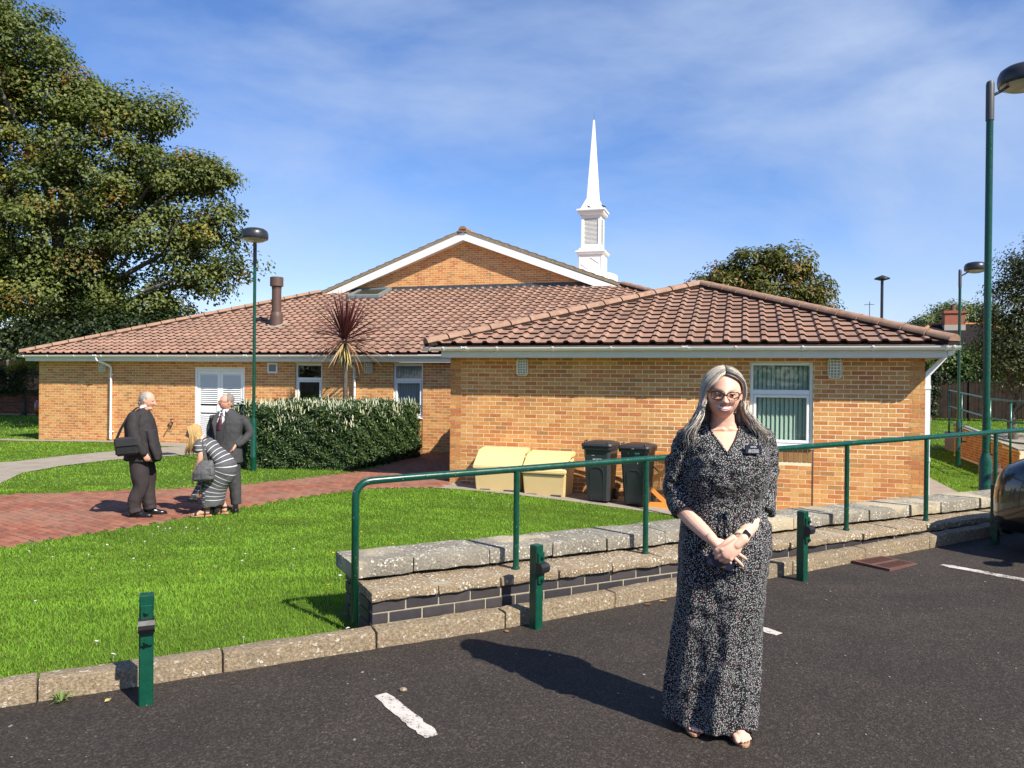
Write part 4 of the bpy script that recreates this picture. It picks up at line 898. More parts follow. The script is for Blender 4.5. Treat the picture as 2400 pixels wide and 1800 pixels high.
def wheelie(a, bf, z, rz_, label, crest):
    r = thing('wheelie_bin', label, 'wheelie bin', (*bp(a, bf), z), B_ANG+rz_, 'dark grey wheelie bins by the wall')
    def rg(w, d0, d1, z_, c_=.035): return [(-w+c_, d0, z_), (w-c_, d0, z_), (w, d0+c_, z_), (w, d1-c_, z_), (w-c_, d1, z_), (-w+c_, d1, z_), (-w, d1-c_, z_), (-w, d0+c_, z_)]
    MB().rings([rg(.185, .10, .46, .02), rg(.19, .07, .50, .12), rg(.225, .0, .56, .86), rg(.228, -.004, .57, .90)]).build('body', M_bin, r, 30)
    pn_ = MB(); arch = [(-.115, .03), (.115, .03), (.125, .50), (.11, .56), (.06, .60), (-.06, .60), (-.11, .56), (-.125, .50)]
    sl = lambda z_: .085-.094*z_ if z_ > .12 else .10-.25*z_
    o1 = [(x, sl(z_)-.012, z_) for x, z_ in arch]; i1 = [(x*.88, sl(z_)-.012, .05+(z_-.05)*.97) for x, z_ in arch]; ob = [(x, sl(z_)+.01, z_) for x, z_ in arch]; ib = [(x*.88, sl(z_)+.002, .05+(z_-.05)*.97) for x, z_ in arch]
    pn_.rings([ob, o1, i1, ib], True, False); pn_.build('panel_rib', M_bin, r)
    MB().rings([rg(.25, -.03, .585, .885), rg(.255, -.035, .59, .93), rg(.25, -.03, .585, .94)]).build('rim', M_binl, r, 30)
    ld = MB(); ld.rings([rg(.258, -.045, .58, .935), rg(.262, -.05, .585, .955), rg(.25, -.035, .57, .985), rg(.17, .05, .50, 1.015, .06)]); lo = ld.build('lid', M_binl, r, 30)
    for s_ in (-1, 1): MB().tube([(s_*.19, -.03, .97), (s_*.2, .0, 1.02), (s_*.19, .09, 1.03)], .014, 8).build('lid_lug', M_binl, lo, True)
    MB().tube([(-.2, .62, .93), (.2, .62, .93)], .016, 8).build('handle', M_binl, r, True)
    for s_ in (-1, 1): MB().rings([[(s_*.205+x, .50+.10*math.cos(q*.524), .10+.10*math.sin(q*.524)) for q in range(12)] for x in (-.025, .025)]).build('wheel', M_black, r, 40)
    ang = -math.atan(.094); y = sl(.72)-.004
    text('amey', .075, (.01, sl(.735)-.004, .735), (math.pi/2-ang*0-.094, 0, 0), M_print, r)
    ar = MB(); ar.add([(.035, sl(.77)-.004, .775), (.075, sl(.75)-.004, .752), (.06, sl(.75)-.004, .748), (.035, sl(.80)-.004, .80), (.02, sl(.76)-.004, .765)], [(0, 1, 3), (0, 3, 4)]); ar.build('emblem', M_print, r)
    text('240L', .026, (-.06, sl(.79)-.004, .79), (math.pi/2-.094, 0, 0), M_print, r)
    if crest:
        em = MB(); em.add([(-.10, sl(.87)-.004, .865), (-.04, sl(.90)-.004, .905), (.0, sl(.88)-.004, .885), (-.05, sl(.83)-.004, .835), (-.088, sl(.866)-.004, .864), (-.042, sl(.893)-.004, .893), (-.014, sl(.88)-.004, .882), (-.05, sl(.845)-.004, .847)], [(0, 1, 5, 4), (1, 2, 6, 5), (2, 3, 7, 6), (3, 0, 4, 7)]); em.build('emblem', M_print, r)
        for i in range(3): MB().bx(.02, .10, sl(.88)-.005, sl(.88)-.003, .845+i*.02, .857+i*.02).build('lettering', M_printb if i == 0 else M_print, r)
        text('171', .03, (0, -.052, .945), (math.pi/2, 0, 0), M_print, r)
wheelie(2.96, -.90, -.08, R(-6), 'dark grey wheelie bin standing next to the yellow grit bins', False); wheelie(3.58, -.92, -.10, R(-8), 'dark grey wheelie bin with white crest and the number 171 on its rim', True)
# orange folding goal / frame behind the bins
M_or = simple('orange_fabric', (.86, .30, .05), .6, .08, 6)
t = NT('net_black'); t.t.nodes.remove(t.b); tr = t.n('ShaderNodeBsdfTransparent'); df = t.n('ShaderNodeBsdfDiffuse'); df.inputs[0].default_value = (.05, .04, .03, 1); ms = t.n('ShaderNodeMixShader'); ms.inputs[0].default_value = .45
t.l(tr.outputs[0], ms.inputs[1]); t.l(df.outputs[0], ms.inputs[2]); t.l(ms.outputs[0], t.out.inputs[0]); M_net = t.m
r = thing('folded_goal', 'orange edged pop-up goal with black net leaning on the brick wall', 'goal', (*bp(4.20, -.36), -.14), B_ANG)
def band(p0, p1, w_, nm='edge_band'):
    p0, p1 = Vector(p0), Vector(p1); d = (p1-p0).normalized(); n_ = d.cross(Vector((0, 1, 0))).normalized()*w_/2; y = Vector((0, .012, 0)); b = MB(); b.add([p0-n_, p0+n_, p1+n_, p1-n_, p0-n_+y, p0+n_+y, p1+n_+y, p1-n_+y], [(0, 1, 2, 3), (4, 7, 6, 5), (0, 4, 5, 1), (1, 5, 6, 2), (2, 6, 7, 3), (3, 7, 4, 0)]); b.build(nm, M_or, r)
A_, B_, C_, D_2 = (-.52, -.25, .02), (-.50, -.05, .86), (.55, -.02, .90), (.6, -.25, .03)
band(A_, B_, .07); band(A_, D_2, .11); band((-.48, -.06, .86), (-.02, -.10, .68), .085); band((-.02, -.10, .68), (-.46, -.16, .36), .085); band((-.46, -.16, .36), (-.10, -.22, .05), .07); band(C_, D_2, .07); band(B_, C_, .07)
nb = MB(); nb.add([(-.5, -.20, .05), (.55, -.20, .05), (.52, .0, .85), (-.48, -.02, .85)], [(0, 1, 2, 3)]); nb.build('net', M_net, r)
for i in range(14):
    b = MB(); x = -.48+.075*i; b.tube([(x, -.215, .05), (x+.1*math.sin(i), -.12, .45), (x, -.03, .86)], .0025, 4); b.build('net_cord', M_black, r)
MB().tube([(-.47, -.1, .88), (-.40, -.13, .70), (-.25, -.16, .58)], .012, 6).build('strap', M_black, r, True)
MB().bx(4.6, 4.82, -.012, .01, .30, .365).build('air_vent', M_lampgrey, wallR)
# ---------------------------------------------------------------- plants
def leaf_mat(name, rough=.5, trans=.3, spec=.4):
    t = NT(name); c = t.attr('c'); t.col(c); t.set(rough=rough, spec=spec)
    tl = t.n('ShaderNodeBsdfTranslucent'); hs = t.n('ShaderNodeHueSaturation'); hs.inputs['Saturation'].default_value = 1.15; hs.inputs['Value'].default_value = 1.2; t.l(c, hs.inputs['Color']); t.l(hs.outputs[0], tl.inputs[0])
    ms = t.n('ShaderNodeMixShader'); ms.inputs[0].default_value = trans; t.l(t.b.outputs[0], ms.inputs[1]); t.l(tl.outputs[0], ms.inputs[2]); t.l(ms.outputs[0], t.out.inputs[0]); return t.m
M_grass = leaf_mat('grass_blade', .6, .45, .2); M_leaf = leaf_mat('leaf', .5, .3, .35); M_gloss = leaf_mat('glossy_leaf', .45, .16, .4)
t = NT('bark'); n = t.noise(9, 6, .7); t.col(t.ramp(n, [(.3, (.045, .038, .028)), (.7, (.13, .115, .09))])); t.set(rough=.95); t.bump(n, .8, .03); M_bark = t.m
def unit(v): return v/np.maximum(np.linalg.norm(v, axis=-1, keepdims=True), 1e-9)
# ---- lawn
def in_poly_np(poly, X, Y):
    c = np.zeros(X.shape, bool); j = len(poly)-1
    for i in range(len(poly)):
        xi, yi = poly[i]; xj, yj = poly[j]
        cond = ((yi > Y) != (yj > Y)) & (X < (xj-xi)*(Y-yi)/(yj-yi+1e-12)+xi); c ^= cond; j = i
    return c
PB = [bp(-15.9, 5.28), bp(0, 5.28), bp(0, 0), bp(8.1, 0), bp(8.1, 24), bp(-15.9, 24)]
HEDGE = [(-5.95, 16.55), (-3.35, 16.35), (-2.35, 19.3), (-5.0, 19.5)]
RAMP = [(13.9, 24.2), (12.0, 18.2), (16, 16.5), (22, 22), (20, 27)]
def grass(name, n_try, ylo, yhi, w0, h0, seed, dens_pow):
    g = np.random.default_rng(seed)
    Y = ylo+(yhi-ylo)*g.random(n_try)**dens_pow; X = (g.random(n_try)*2-1)*(Y*.70+2.2)
    dx, dy = X-KP.x, Y-KP.y; T = dx*KD.x+dy*KD.y; N = dx*KN.x+dy*KN.y
    jit = g.normal(0, .03, n_try)
    ok = (N > .132) & ~((T > -.97) & (T < 11.2) & (N < .85)) & ~in_poly_np(PB, X, Y) & ~in_poly_np(RAMP, X, Y)
    for P in (PATH_POLY, GREY_POLY, strip, apron): ok &= ~in_poly_np(P, X+jit, Y+jit)
    ok &= ~((X > 3.5) & (Y > 9) & (Y < 17.5) & (in_poly_np([bp(8, -2), bp(11, -2), bp(11, 10), bp(8, 10)], X, Y)) & False)
    X, Y, T, N = X[ok], Y[ok], T[ok], N[ok]; n = len(X); Z = lawn_z(X, Y)
    pt = np.array([mnoise.noise(Vector((x*.55, y*.55, 0)))*.5+mnoise.noise(Vector((x*1.9, y*1.9, 3)))*.5 for x, y in zip(X, Y)])
    d = np.sqrt(X*X+Y*Y); k = np.maximum(1, d/5.0)
    h = h0*(.6+.8*g.random(n))*(1+.45*pt); w = w0*k*(.7+.6*g.random(n)); a = g.random(n)*6.283; la = g.random(n)*6.283; lean = .25+.9*g.random(n)
    ca, sa = np.cos(a), np.sin(a); lx, ly = np.cos(la)*lean*h, np.sin(la)*lean*h
    B0 = np.stack([X-ca*w/2, Y-sa*w/2, Z-.004], -1); B1 = np.stack([X+ca*w/2, Y+sa*w/2, Z-.004], -1)
    M0 = np.stack([X-ca*w*.42+lx*.4, Y-sa*w*.42+ly*.4, Z+h*.6], -1); M1 = np.stack([X+ca*w*.42+lx*.4, Y+sa*w*.42+ly*.4, Z+h*.6], -1); TP = np.stack([X+lx, Y+ly, Z+h*(1-.25*lean)], -1)
    V = np.stack([B0, B1, M1, M0, TP], 1).reshape(-1, 3); i = np.arange(n)[:, None]*5
    F = np.concatenate([i+np.array([[0, 1, 2]]), i+np.array([[0, 2, 3]]), i+np.array([[3, 2, 4]])])
    r = g.random((n, 1)); base = np.array([[.150, .300, .026]])*(1-r)+np.array([[.260, .420, .050]])*r
    pt2 = np.array([mnoise.noise(Vector((x*.9+y*.5, y*3.2, 7))) for x, y in zip(X, Y)]); base = base*(1+.50*np.clip(pt, -1, 1)+.30*np.clip(pt2, -1, 1))[:, None]; dry = g.random((n, 1)) < .035; base = np.where(dry, np.array([[.22, .20, .07]]), base)
    blu = (np.clip(pt-.30, 0, 1)*.5)[:, None]; base = base*(1-blu)+np.array([[.12, .27, .09]])*blu
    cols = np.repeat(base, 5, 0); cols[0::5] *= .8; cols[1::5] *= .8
    return tag(link(name, np_mesh(name, V, F, M_grass, cols)), kind='stuff')
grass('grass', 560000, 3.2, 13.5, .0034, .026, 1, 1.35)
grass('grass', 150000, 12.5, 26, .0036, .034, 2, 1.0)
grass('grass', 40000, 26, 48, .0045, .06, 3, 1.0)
# daisies, dandelions
def flowers(name, pts, mat, r, h):
    b = MB()
    for x, y in pts:
        if to_tn(x, y)[1] < .2 or inside(PATH_POLY, x, y) or inside(GREY_POLY, x, y): continue
        z = float(lawn_z(x, y))+h*random.uniform(.8, 1.2); rr = r*random.uniform(.8, 1.25); tx, ty = random.uniform(-.3, .3), random.uniform(-.5, .1)
        b.add([(x+rr*math.cos(q*.785), y+rr*math.sin(q*.785), z+tx*rr*math.cos(q*.785)+ty*rr*math.sin(q*.785)) for q in range(8)]+[(x, y, z+rr*.35)], [(q, (q+1) % 8, 8) for q in range(8)])
        b.add([(x-.001, y, z), (x+.001, y, z), (x, y, z-h)], [(0, 1, 2)])
    tag(b.build(name, mat), kind='stuff')
M_daisy = simple('daisy_white', (.75, .73, .70), .8, .03); M_dand = simple('dandelion_yellow', (.75, .52, .01), .7, .05)
def around(c, s_, n): return [(c[0]+random.gauss(0, s_), c[1]+random.gauss(0, s_)) for _ in range(n)]
flowers('daisies', around((-1.45, 4.42), .10, 9)+around((-1.05, 4.72), .09, 6)+around((-2.3, 4.15), .15, 4)+around((-3.4, 7.0), .8, 10)+around((-4.05, 9.6), .22, 10)+around((-1.0, 6.4), .6, 8)+around((-.2, 12.5), .5, 7)+around((-4.9, 8.6), .4, 8)+around((-10, 20.9), 1.2, 16)+around((9.6, 14), .7, 14)+around((-7, 15), 1.2, 8), M_daisy, .012, .05)
flowers('dandelions', around((.35, 8.3), .22, 10)+around((1.3, 7.5), .25, 4)+around((-1.2, 8.9), .6, 6)+around((-2.6, 6.6), .7, 6)+around((-11.5, 20.6), 1.3, 34)+around((-7.4, 15.0), 1.3, 12)+around((-1.0, 5.6), .4, 3), M_dand, .013, .05)
r = thing('dandelion_clock', 'white dandelion clock standing just behind the coping stones', 'dandelion', (.04, 6.02, float(lawn_z(.04, 6.02))))
MB().ball((0, 0, .44), .024, 10, 6).build('seed_head', simple('seed_white', (.62, .60, .54), .9), r, True); MB().tube([(0, 0, -.05), (.01, 0, .42)], .003, 5).build('stem', M_green if False else simple('stem_green', (.10, .16, .04)), r)

def leaves(P, Nrm, L, W, cols, fold=.25, g=rng, droop=0.):
    """pointed leaves at P facing Nrm; returns V, F, C (6 verts: base, two shoulders, mid rib, two.. tip)"""
    n = len(P); ref = unit(g.normal(size=(n, 3))+np.array([0, 0, -droop])); u = unit(ref-(ref*Nrm).sum(-1, keepdims=True)*Nrm); v = np.cross(Nrm, u)
    L = L[:, None]; W = W[:, None]
    b = P; tip = P+u*L-Nrm*L*.12; ml = P+u*L*.45+v*W*.5+Nrm*W*fold; mr_ = P+u*L*.45-v*W*.5+Nrm*W*fold
    V = np.stack([b, ml, tip, mr_], 1).reshape(-1, 3); i = np.arange(n)[:, None]*4
    F = np.concatenate([i+np.array([[0, 1, 2]]), i+np.array([[0, 2, 3]])]); return V, F, np.repeat(cols, 4, 0)
# ---- hedge
def hedge():
    r = thing('hedge', 'clipped dark green laurel hedge with cream flower spikes along its top', 'hedge', (-4.2, 17.6, 0))
    ox, oy = -4.2, 17.6; g = np.random.default_rng(11); H = 1.30; P = [Vector((x-ox, y-oy)) for x, y in HEDGE]; Pn = []; Nn = []
    def face(a, b, n, lo=0.0):
        d = b-a; nrm = Vector((d.y, -d.x)).normalized(); s = g.random(n); z = lo+(H-lo)*g.random(n); dep = np.abs(g.normal(0, .09, n))-.07+.06*np.sin(s*19+z*5)*np.cos(z*9+s*7)
        q = np.stack([a.x+d.x*s-nrm.x*dep, a.y+d.y*s-nrm.y*dep, z], -1); Pn.append(q); Nn.append(np.tile([[nrm.x, nrm.y, .45]], (n, 1)))
    face(P[0], P[1], 22000); face(P[1], P[2], 18000); face(P[3], P[0], 6000); face(P[2], P[3], 3500)
    n = 16000; a, b_ = g.random(n), g.random(n); q = (1-a)[:, None]*((1-b_)[:, None]*np.array(P[0])+b_[:, None]*np.array(P[3]))+a[:, None]*((1-b_)[:, None]*np.array(P[1])+b_[:, None]*np.array(P[2]))
    zt = H+.05*np.sin(q[:, 0]*5+q[:, 1]*3)+g.normal(0, .05, n); Pn.append(np.concatenate([q, zt[:, None]], 1)); Nn.append(np.tile([[0, -.3, .9]], (n, 1)))
    Pn = np.concatenate(Pn); Nn = unit(np.concatenate(Nn)+g.normal(0, .55, (len(Pn), 3))); n = len(Pn)
    rr = g.random((n, 1)); cols = np.array([[.018, .042, .008]])*(1-rr)+np.array([[.045, .085, .018]])*rr; yl = g.random((n, 1)) < .04; cols = np.where(yl, [[.13, .16, .03]], cols)
    V, F, C = leaves(Pn, Nn, .070+.045*g.random(n), .024+.012*g.random(n), cols, .2, g, -.5)
    f = link('foliage', np_mesh('foliage', V, F, M_gloss, C), r); f['kind'] = 'stuff'
    c = MB(); ins = []
    cx, cy = sum(p.x for p in P)/4, sum(p.y for p in P)/4
    ins = [(p.x+(cx-p.x)*.10, p.y+(cy-p.y)*.10) for p in P]; c.prism(ins, 2, 0, H-.12); c.build('branches', simple('twig_dark', (.016, .018, .008), .95, .4, 20), r)
    b = MB(); sp = []
    for i in range(620):
        a, b2 = g.random(), g.random()**1.5; q = (P[0]*(1-b2)+P[3]*b2)*(1-a)+(P[1]*(1-b2)+P[2]*b2)*a; sp.append((q.x, q.y, H+g.normal(0.03, .045)))
    for i in range(200):
        a = g.random(); q = P[0]*(1-a)+P[1]*a; sp.append((q.x, q.y-.05, H-abs(g.normal(0, .28))))
    for i in range(110):
        a = g.random(); q = P[1]*(1-a)+P[2]*a; sp.append((q.x+.05, q.y, H-abs(g.normal(0, .2))))
    for x, y, z in sp:
        if z < .15: continue
        h = g.uniform(.07, .13); w_ = g.uniform(.010, .015); tx, ty = g.normal(0, .02), g.normal(-.01, .02)
        b.rings([[(x+w_*k*math.cos(q*1.57)+tx*t_, y+w_*k*math.sin(q*1.57)+ty*t_, z+h*t_) for q in range(4)] for t_, k in ((0, .8), (.35, 1), (1, .25))])
    f = b.build('flower_spikes', simple('flower_cream', (.50, .51, .34), .8, .12, 20), r); f['kind'] = 'stuff'
hedge()
# ---- spiky palm
def palm():
    x, y = -4.26, 19.62; r = thing('cordyline_palm', 'spiky purple cordyline palm with hanging dead leaves behind the hedge', 'palm', (x, y, 0)); g = np.random.default_rng(5)
    tb = MB(); pts = [(0, 0, -.1), (.01, 0, 1.0), (.0, 0, 1.9), (-.015, 0, 2.7), (-.02, 0, 2.95)]; tb.tube(pts, [.075, .06, .058, .062, .06], 10)
    me = tb.mesh('trunk', M_bark, True); link('trunk', me, r)
    mats = {k: simple('palm_'+k, c, .5, .2, 12) for k, c in (('purple', (.095, .020, .020)), ('bronze', (.125, .055, .030)), ('tan', (.30, .20, .10)), ('straw', (.42, .33, .10)))}
    for k, nm in enumerate(('purple', 'purple', 'bronze', 'tan', 'straw', 'tan')):
        mats[k] = mats[nm]
    proto = []
    for k in range(6):
        for v in range(3):
            L = (1.28, 1.26, 1.2, .9, .62, .5)[k]*g.uniform(.9, 1.08); bend = (.06, .22, .55, .9, .55, 1.0)[k]*g.uniform(.7, 1.2); W = (.046, .046, .042, .036, .040, .03)[k]; b = MB(); l, r_ = [], []; px, pz, a = 0, 0, 0; m_ = []
            for i in range(8):
                t_ = i/7; w_ = W*(.45+1.2*t_ if t_ < .4 else max(.02, (1-t_)/.6*.93))/1.0*.5; l.append((px, w_, pz+w_*.35)); m_.append((px, 0, pz)); r_.append((px, -w_, pz+w_*.35)); a = bend*t_**1.5; px += L/7*math.cos(a); pz -= L/7*math.sin(a)
            b.rings([l, m_, r_], False, False); proto.append((k, b.mesh('leaf', mats[k], True)))
    by_k = {k: [m_ for kk, m_ in proto if kk == k] for k in range(6)}
    spec = [(0, 56, 50, 88, 3.0), (1, 64, 8, 55, 2.98), (2, 34, -28, 15, 2.92), (3, 22, -58, -15, 2.86), (4, 14, -74, -45, 2.82), (5, 18, -86, -50, 2.80)]
    for k, n, e0, e1, z in spec:
        for i in range(n):
            az = g.uniform(0, 6.283); el = R(g.uniform(e0, e1)); o = link('leaf', random.choice(by_k[k]), r, (-.02+.04*math.cos(az), .04*math.sin(az), z+g.uniform(-.08, .06)))
            if k == 4: az = g.choice([R(-60), R(-30), R(200), R(-110)])+g.normal(0, .3)
            o.rotation_euler = (Matrix.Rotation(az, 3, 'Z') @ Matrix.Rotation(-el, 3, 'Y') @ Matrix.Rotation(g.normal(0, .4), 3, 'X')).to_euler()
palm()
# ---- trees
def tree(name, label, cat, base, lobes, n_cl, per, L, cols, trunk_r, group=None, crad=.55, mat=None, droop=.8, yspread=.75, seed=1, limbs=9, rust=0, zmin=1.2, wdt=.72):
    """lobes: (x, z, r) about the base, crown built of leaf clumps near each lobe's surface"""
    g = np.random.default_rng(seed); r = thing(name, label, cat, base, 0, group); mat = mat or M_leaf
    lb = np.array([(x, z, q) for x, z, q in lobes]); wgt = lb[:, 2]**2; wgt = wgt/wgt.sum(); k = g.choice(len(lb), n_cl, p=wgt)
    dr = unit(g.normal(size=(n_cl, 3))); dr[:, 2] = np.abs(dr[:, 2])*.9-.25*(g.random(n_cl) < .5); dr = unit(dr); rad = lb[k, 2]*(.62+.42*g.random(n_cl))
    cen = np.stack([lb[k, 0]+dr[:, 0]*rad, dr[:, 1]*rad*yspread+g.normal(0, .15, n_cl)*lb[k, 2], lb[k, 1]+dr[:, 2]*rad], -1)
    m = n_cl*per; cc = np.repeat(cen, per, 0); cd = np.repeat(dr, per, 0); off = unit(g.normal(size=(m, 3)))*(g.random((m, 1))**.45)*np.array([1.45, 1.45, .9])*crad*np.repeat(.6+.65*g.random((n_cl, 1)), per, 0); P = cc+off
    N = unit(cd*.5+off/crad*.45+np.array([0, 0, .6])+g.normal(0, .38, (m, 3)))
    tone = np.repeat(g.normal(0, .16, (n_cl, 1)), per, 0)+g.normal(0, .13, (m, 1)); c0, c1 = np.array(cols[0]), np.array(cols[1]); f = np.clip(.5+tone*1.6, 0, 1); C = c0*(1-f)+c1*f
    if rust:
        pr = np.repeat(g.random((n_cl, 1)) < rust, per, 0) & (g.random((m, 1)) < .55); C = np.where(pr, np.array([[.20, .115, .03]]), C); pr = np.repeat(g.random((n_cl, 1)) < rust*.4, per, 0) & (g.random((m, 1)) < .5); C = np.where(pr, np.array([[.24, .20, .03]]), C)
    V, F, CC = leaves(P, N, L*(.7+.6*g.random(m)), L*wdt*(.7+.6*g.random(m)), C, .2, g, droop)
    f = link('crown', np_mesh('crown', V, F, mat, CC), r); f['kind'] = 'stuff'
    tb = MB(); top = max(z for x, z, q in lobes)*.72; tb.tube([(0, 0, -.3), (.05, 0, .6), (-.1, 0, top*.4), (.1, .1, top*.75), (.0, 0, top)], [trunk_r*1.35, trunk_r, trunk_r*.85, trunk_r*.5, trunk_r*.2], 10); link('trunk', tb.mesh('trunk', M_bark, True), r)
    for i in range(limbs):
        x, z, q = lobes[i % len(lobes)]; z0 = min(top*.7, max(zmin, z*.45)); lm_ = MB(); lm_.tube([(0, 0, z0), (x*.35, g.normal(0, .4), z0+(z-z0)*.45), (x*.75, g.normal(0, .8), z0+(z-z0)*.8), (x, g.normal(0, 1.0), z+q*.3)], [trunk_r*.42, trunk_r*.3, trunk_r*.18, trunk_r*.06], 7); link('limb', lm_.mesh('limb', M_bark, True), r)
    return r
syc = [(-2.0, 14.7, 2.3), (-.4, 12.9, 2.1), (-2.8, 11.0, 3.2), (1.2, 12.2, 1.5), (2.9, 12.0, 1.3), (4.1, 12.3, .85), (2.1, 9.7, 2.8), (4.5, 9.7, 1.9), (5.7, 9.7, 1.15), (-.4, 7.8, 3.3), (3.4, 7.1, 2.6), (5.8, 7.5, 1.3), (7.1, 6.2, .95), (5.4, 5.6, 1.3), (.2, 5.0, 2.7), (3.0, 4.4, 2.0), (-1.5, 5.2, 2.6), (-4.6, 13.4, 3.2), (-5.0, 8.8, 3.6), (6.5, 8.3, .8), (-3.9, 16.4, 1.9), (-3.4, 5.4, 1.9), (-1.2, 4.6, 1.5)]
tree('sycamore_tree', 'large sycamore with browning leaves behind the left end of the hall', 'tree', (-18.3, 31, 0), syc, 1300, 120, .152, [(.058, .086, .020), (.150, .172, .038)], .42, crad=.55, rust=.07, seed=3, limbs=18, zmin=4.2)
dk = [(.2, 3.0, 1.7), (1.8, 3.1, 1.6), (3.4, 2.9, 1.6), (5.4, 2.5, 1.3)]
tree('holly_thicket', 'dark evergreen shrub in the shade under the sycamore', 'shrub', (-16.8, 29, 0), dk, 200, 60, .15, [(.010, .020, .006), (.028, .046, .010)], .12, crad=.5, seed=5, limbs=7)
ch = [(-2.0, 7.3, 1.25), (-.5, 8.0, 1.3), (1.25, 8.0, 1.4), (2.5, 6.9, 1.2), (.2, 6.5, 2.0), (-2.9, 6.9, .9), (3.3, 6.1, .8), (0, 4.5, 2.2), (2.2, 5.0, 1.5), (-1.8, 5.0, 1.6)]
tree('chestnut_tree', 'round crowned chestnut tree rising behind the wing roof', 'tree', (13.6, 42, 0), ch, 420, 64, .22, [(.050, .068, .012), (.135, .135, .022)], .25, crad=.48, rust=.16, seed=7, limbs=8, wdt=.55)
bi = [(.3, 2.4, 1.1), (1.2, 2.2, 1.2), (.7, 5.7, .9), (.8, 4.9, 1.3), (-.1, 4.2, .9), (.6, 3.2, 1.4), (1.6, 5.8, 1.2), (1.8, 4.5, 1.6), (-.1, 3.2, .8)]
tree('birch_tree', 'feathery small leaved birch at the right edge above the fence', 'tree', (15.3, 23.5, -.2), bi, 480, 80, .08, [(.040, .056, .018), (.115, .125, .04)], .13, crad=.38, seed=9, limbs=9, droop=1.5)
wi = [(-2.4, 6.4, 1.5), (0, 7.3, 1.9), (2.4, 7.0, 1.8), (.4, 5.4, 2.9), (4.0, 6.2, 1.5), (-3.6, 5.6, 1.1)]
tree('willow_tree', 'pale green rounded tree far beyond the chimney of the bungalow', 'tree', (38.4, 67, 0), wi, 260, 60, .24, [(.10, .14, .05), (.19, .22, .085)], .3, crad=.7, seed=12, limbs=6)  # leaf colours lightened to carry the distance haze
cy_ = [(-1.3, 3.4, 1.0), (0, 3.7, 1.1), (-2.4, 2.9, .9)]
tree('dark_bush', 'small dark bushy tree left of the bungalow roof', 'tree', (33.0, 62, 2.2), cy_, 70, 40, .2, [(.015, .026, .010), (.035, .05, .016)], .12, crad=.4, seed=13, limbs=3)
sh = [(-3.0, 2.3, 1.1), (-1.4, 2.8, 1.3), (.3, 3.0, 1.3), (2.0, 2.7, 1.4), (3.8, 3.0, 1.4), (5.6, 2.9, 1.5), (-4.2, 1.9, 1.0), (7.4, 3.2, 1.5), (9.4, 3.2, 1.6), (11.2, 3.2, 1.6)]
tree('laurel_shrub', 'tall leafy green shrub massed behind the dark wooden fence', 'shrub', (23.8, 43.2, 0), sh, 520, 56, .18, [(.026, .050, .010), (.085, .14, .022)], .1, crad=.5, seed=14, limbs=8)
iv = [(-.2, .9, .8), (0, 1.8, .7), (.3, .5, .7), (.9, 2.2, .6), (.5, 1.4, .5)]
tree('ivy_bush', 'dark ivy covered bush in front of the fence beside the wing corner', 'shrub', (20.6, 39.2, 0), iv, 120, 46, .15, [(.010, .018, .006), (.026, .042, .010)], .08, crad=.28, seed=15, limbs=3)
co = [(-3.2, 1.9, .75), (-2.0, 1.8, .8), (-.8, 1.7, .8), (.3, 1.9, .7), (-2.6, 1.2, .8), (-1.3, 1.1, .9), (.1, 1.1, .8), (-4.2, 1.5, .8)]
tree('conifer_hedge', 'dark layered conifer bushes above the brick wall left of the hall', 'shrub', (-25.0, 39.3, .1), co, 240, 60, .12, [(.016, .034, .010), (.055, .085, .016)], .1, crad=.30, mat=M_leaf, seed=16, limbs=4, wdt=.35)
go = [(-.4, .6, .32), (.2, .5, .3), (-.9, .35, .3), (.6, .35, .25)]
tree('golden_conifer', 'golden yellow conifer top catching the sun beside the left eaves', 'shrub', (-24.1, 38.6, 1.95), go, 70, 40, .09, [(.20, .18, .02), (.46, .40, .03)], .05, crad=.16, seed=17, limbs=2, wdt=.35)
bh = [(-12+2.6*i, 4.6+1.2*math.sin(i*2.1), 3.0) for i in range(10)]
tree('far_trees', 'line of distant trees beyond the brick wall at the far left', 'trees', (-36, 56, 0), bh, 520, 50, .3, [(.022, .036, .012), (.06, .08, .024)], .2, crad=.8, seed=18, limbs=6)

bb_ = [(-30+4.0*i, 3.6+1.6*math.sin(i*1.7), 3.4) for i in range(16)]
r = tree('unseen_tree_belt', 'unseen belt of trees added behind the car park to darken window reflections', 'trees', (0, -32, 0), bb_, 420, 30, .42, [(.035, .055, .014), (.10, .12, .03)], .3, crad=1.1, seed=30, limbs=10)  # out of view, added to mask the bright horizon in the panes
r['kind'] = 'stuff'
r = tree('unseen_tree_belt', 'unseen belt of trees added at far left to darken window reflections', 'trees', (-52, -12, 0), bb_, 420, 30, .42, [(.035, .055, .014), (.10, .12, .03)], .3, crad=1.1, seed=31, limbs=10); r.rotation_euler[2] = R(90)  # second added belt, out of view, for the recessed wall's windows
r['kind'] = 'stuff'
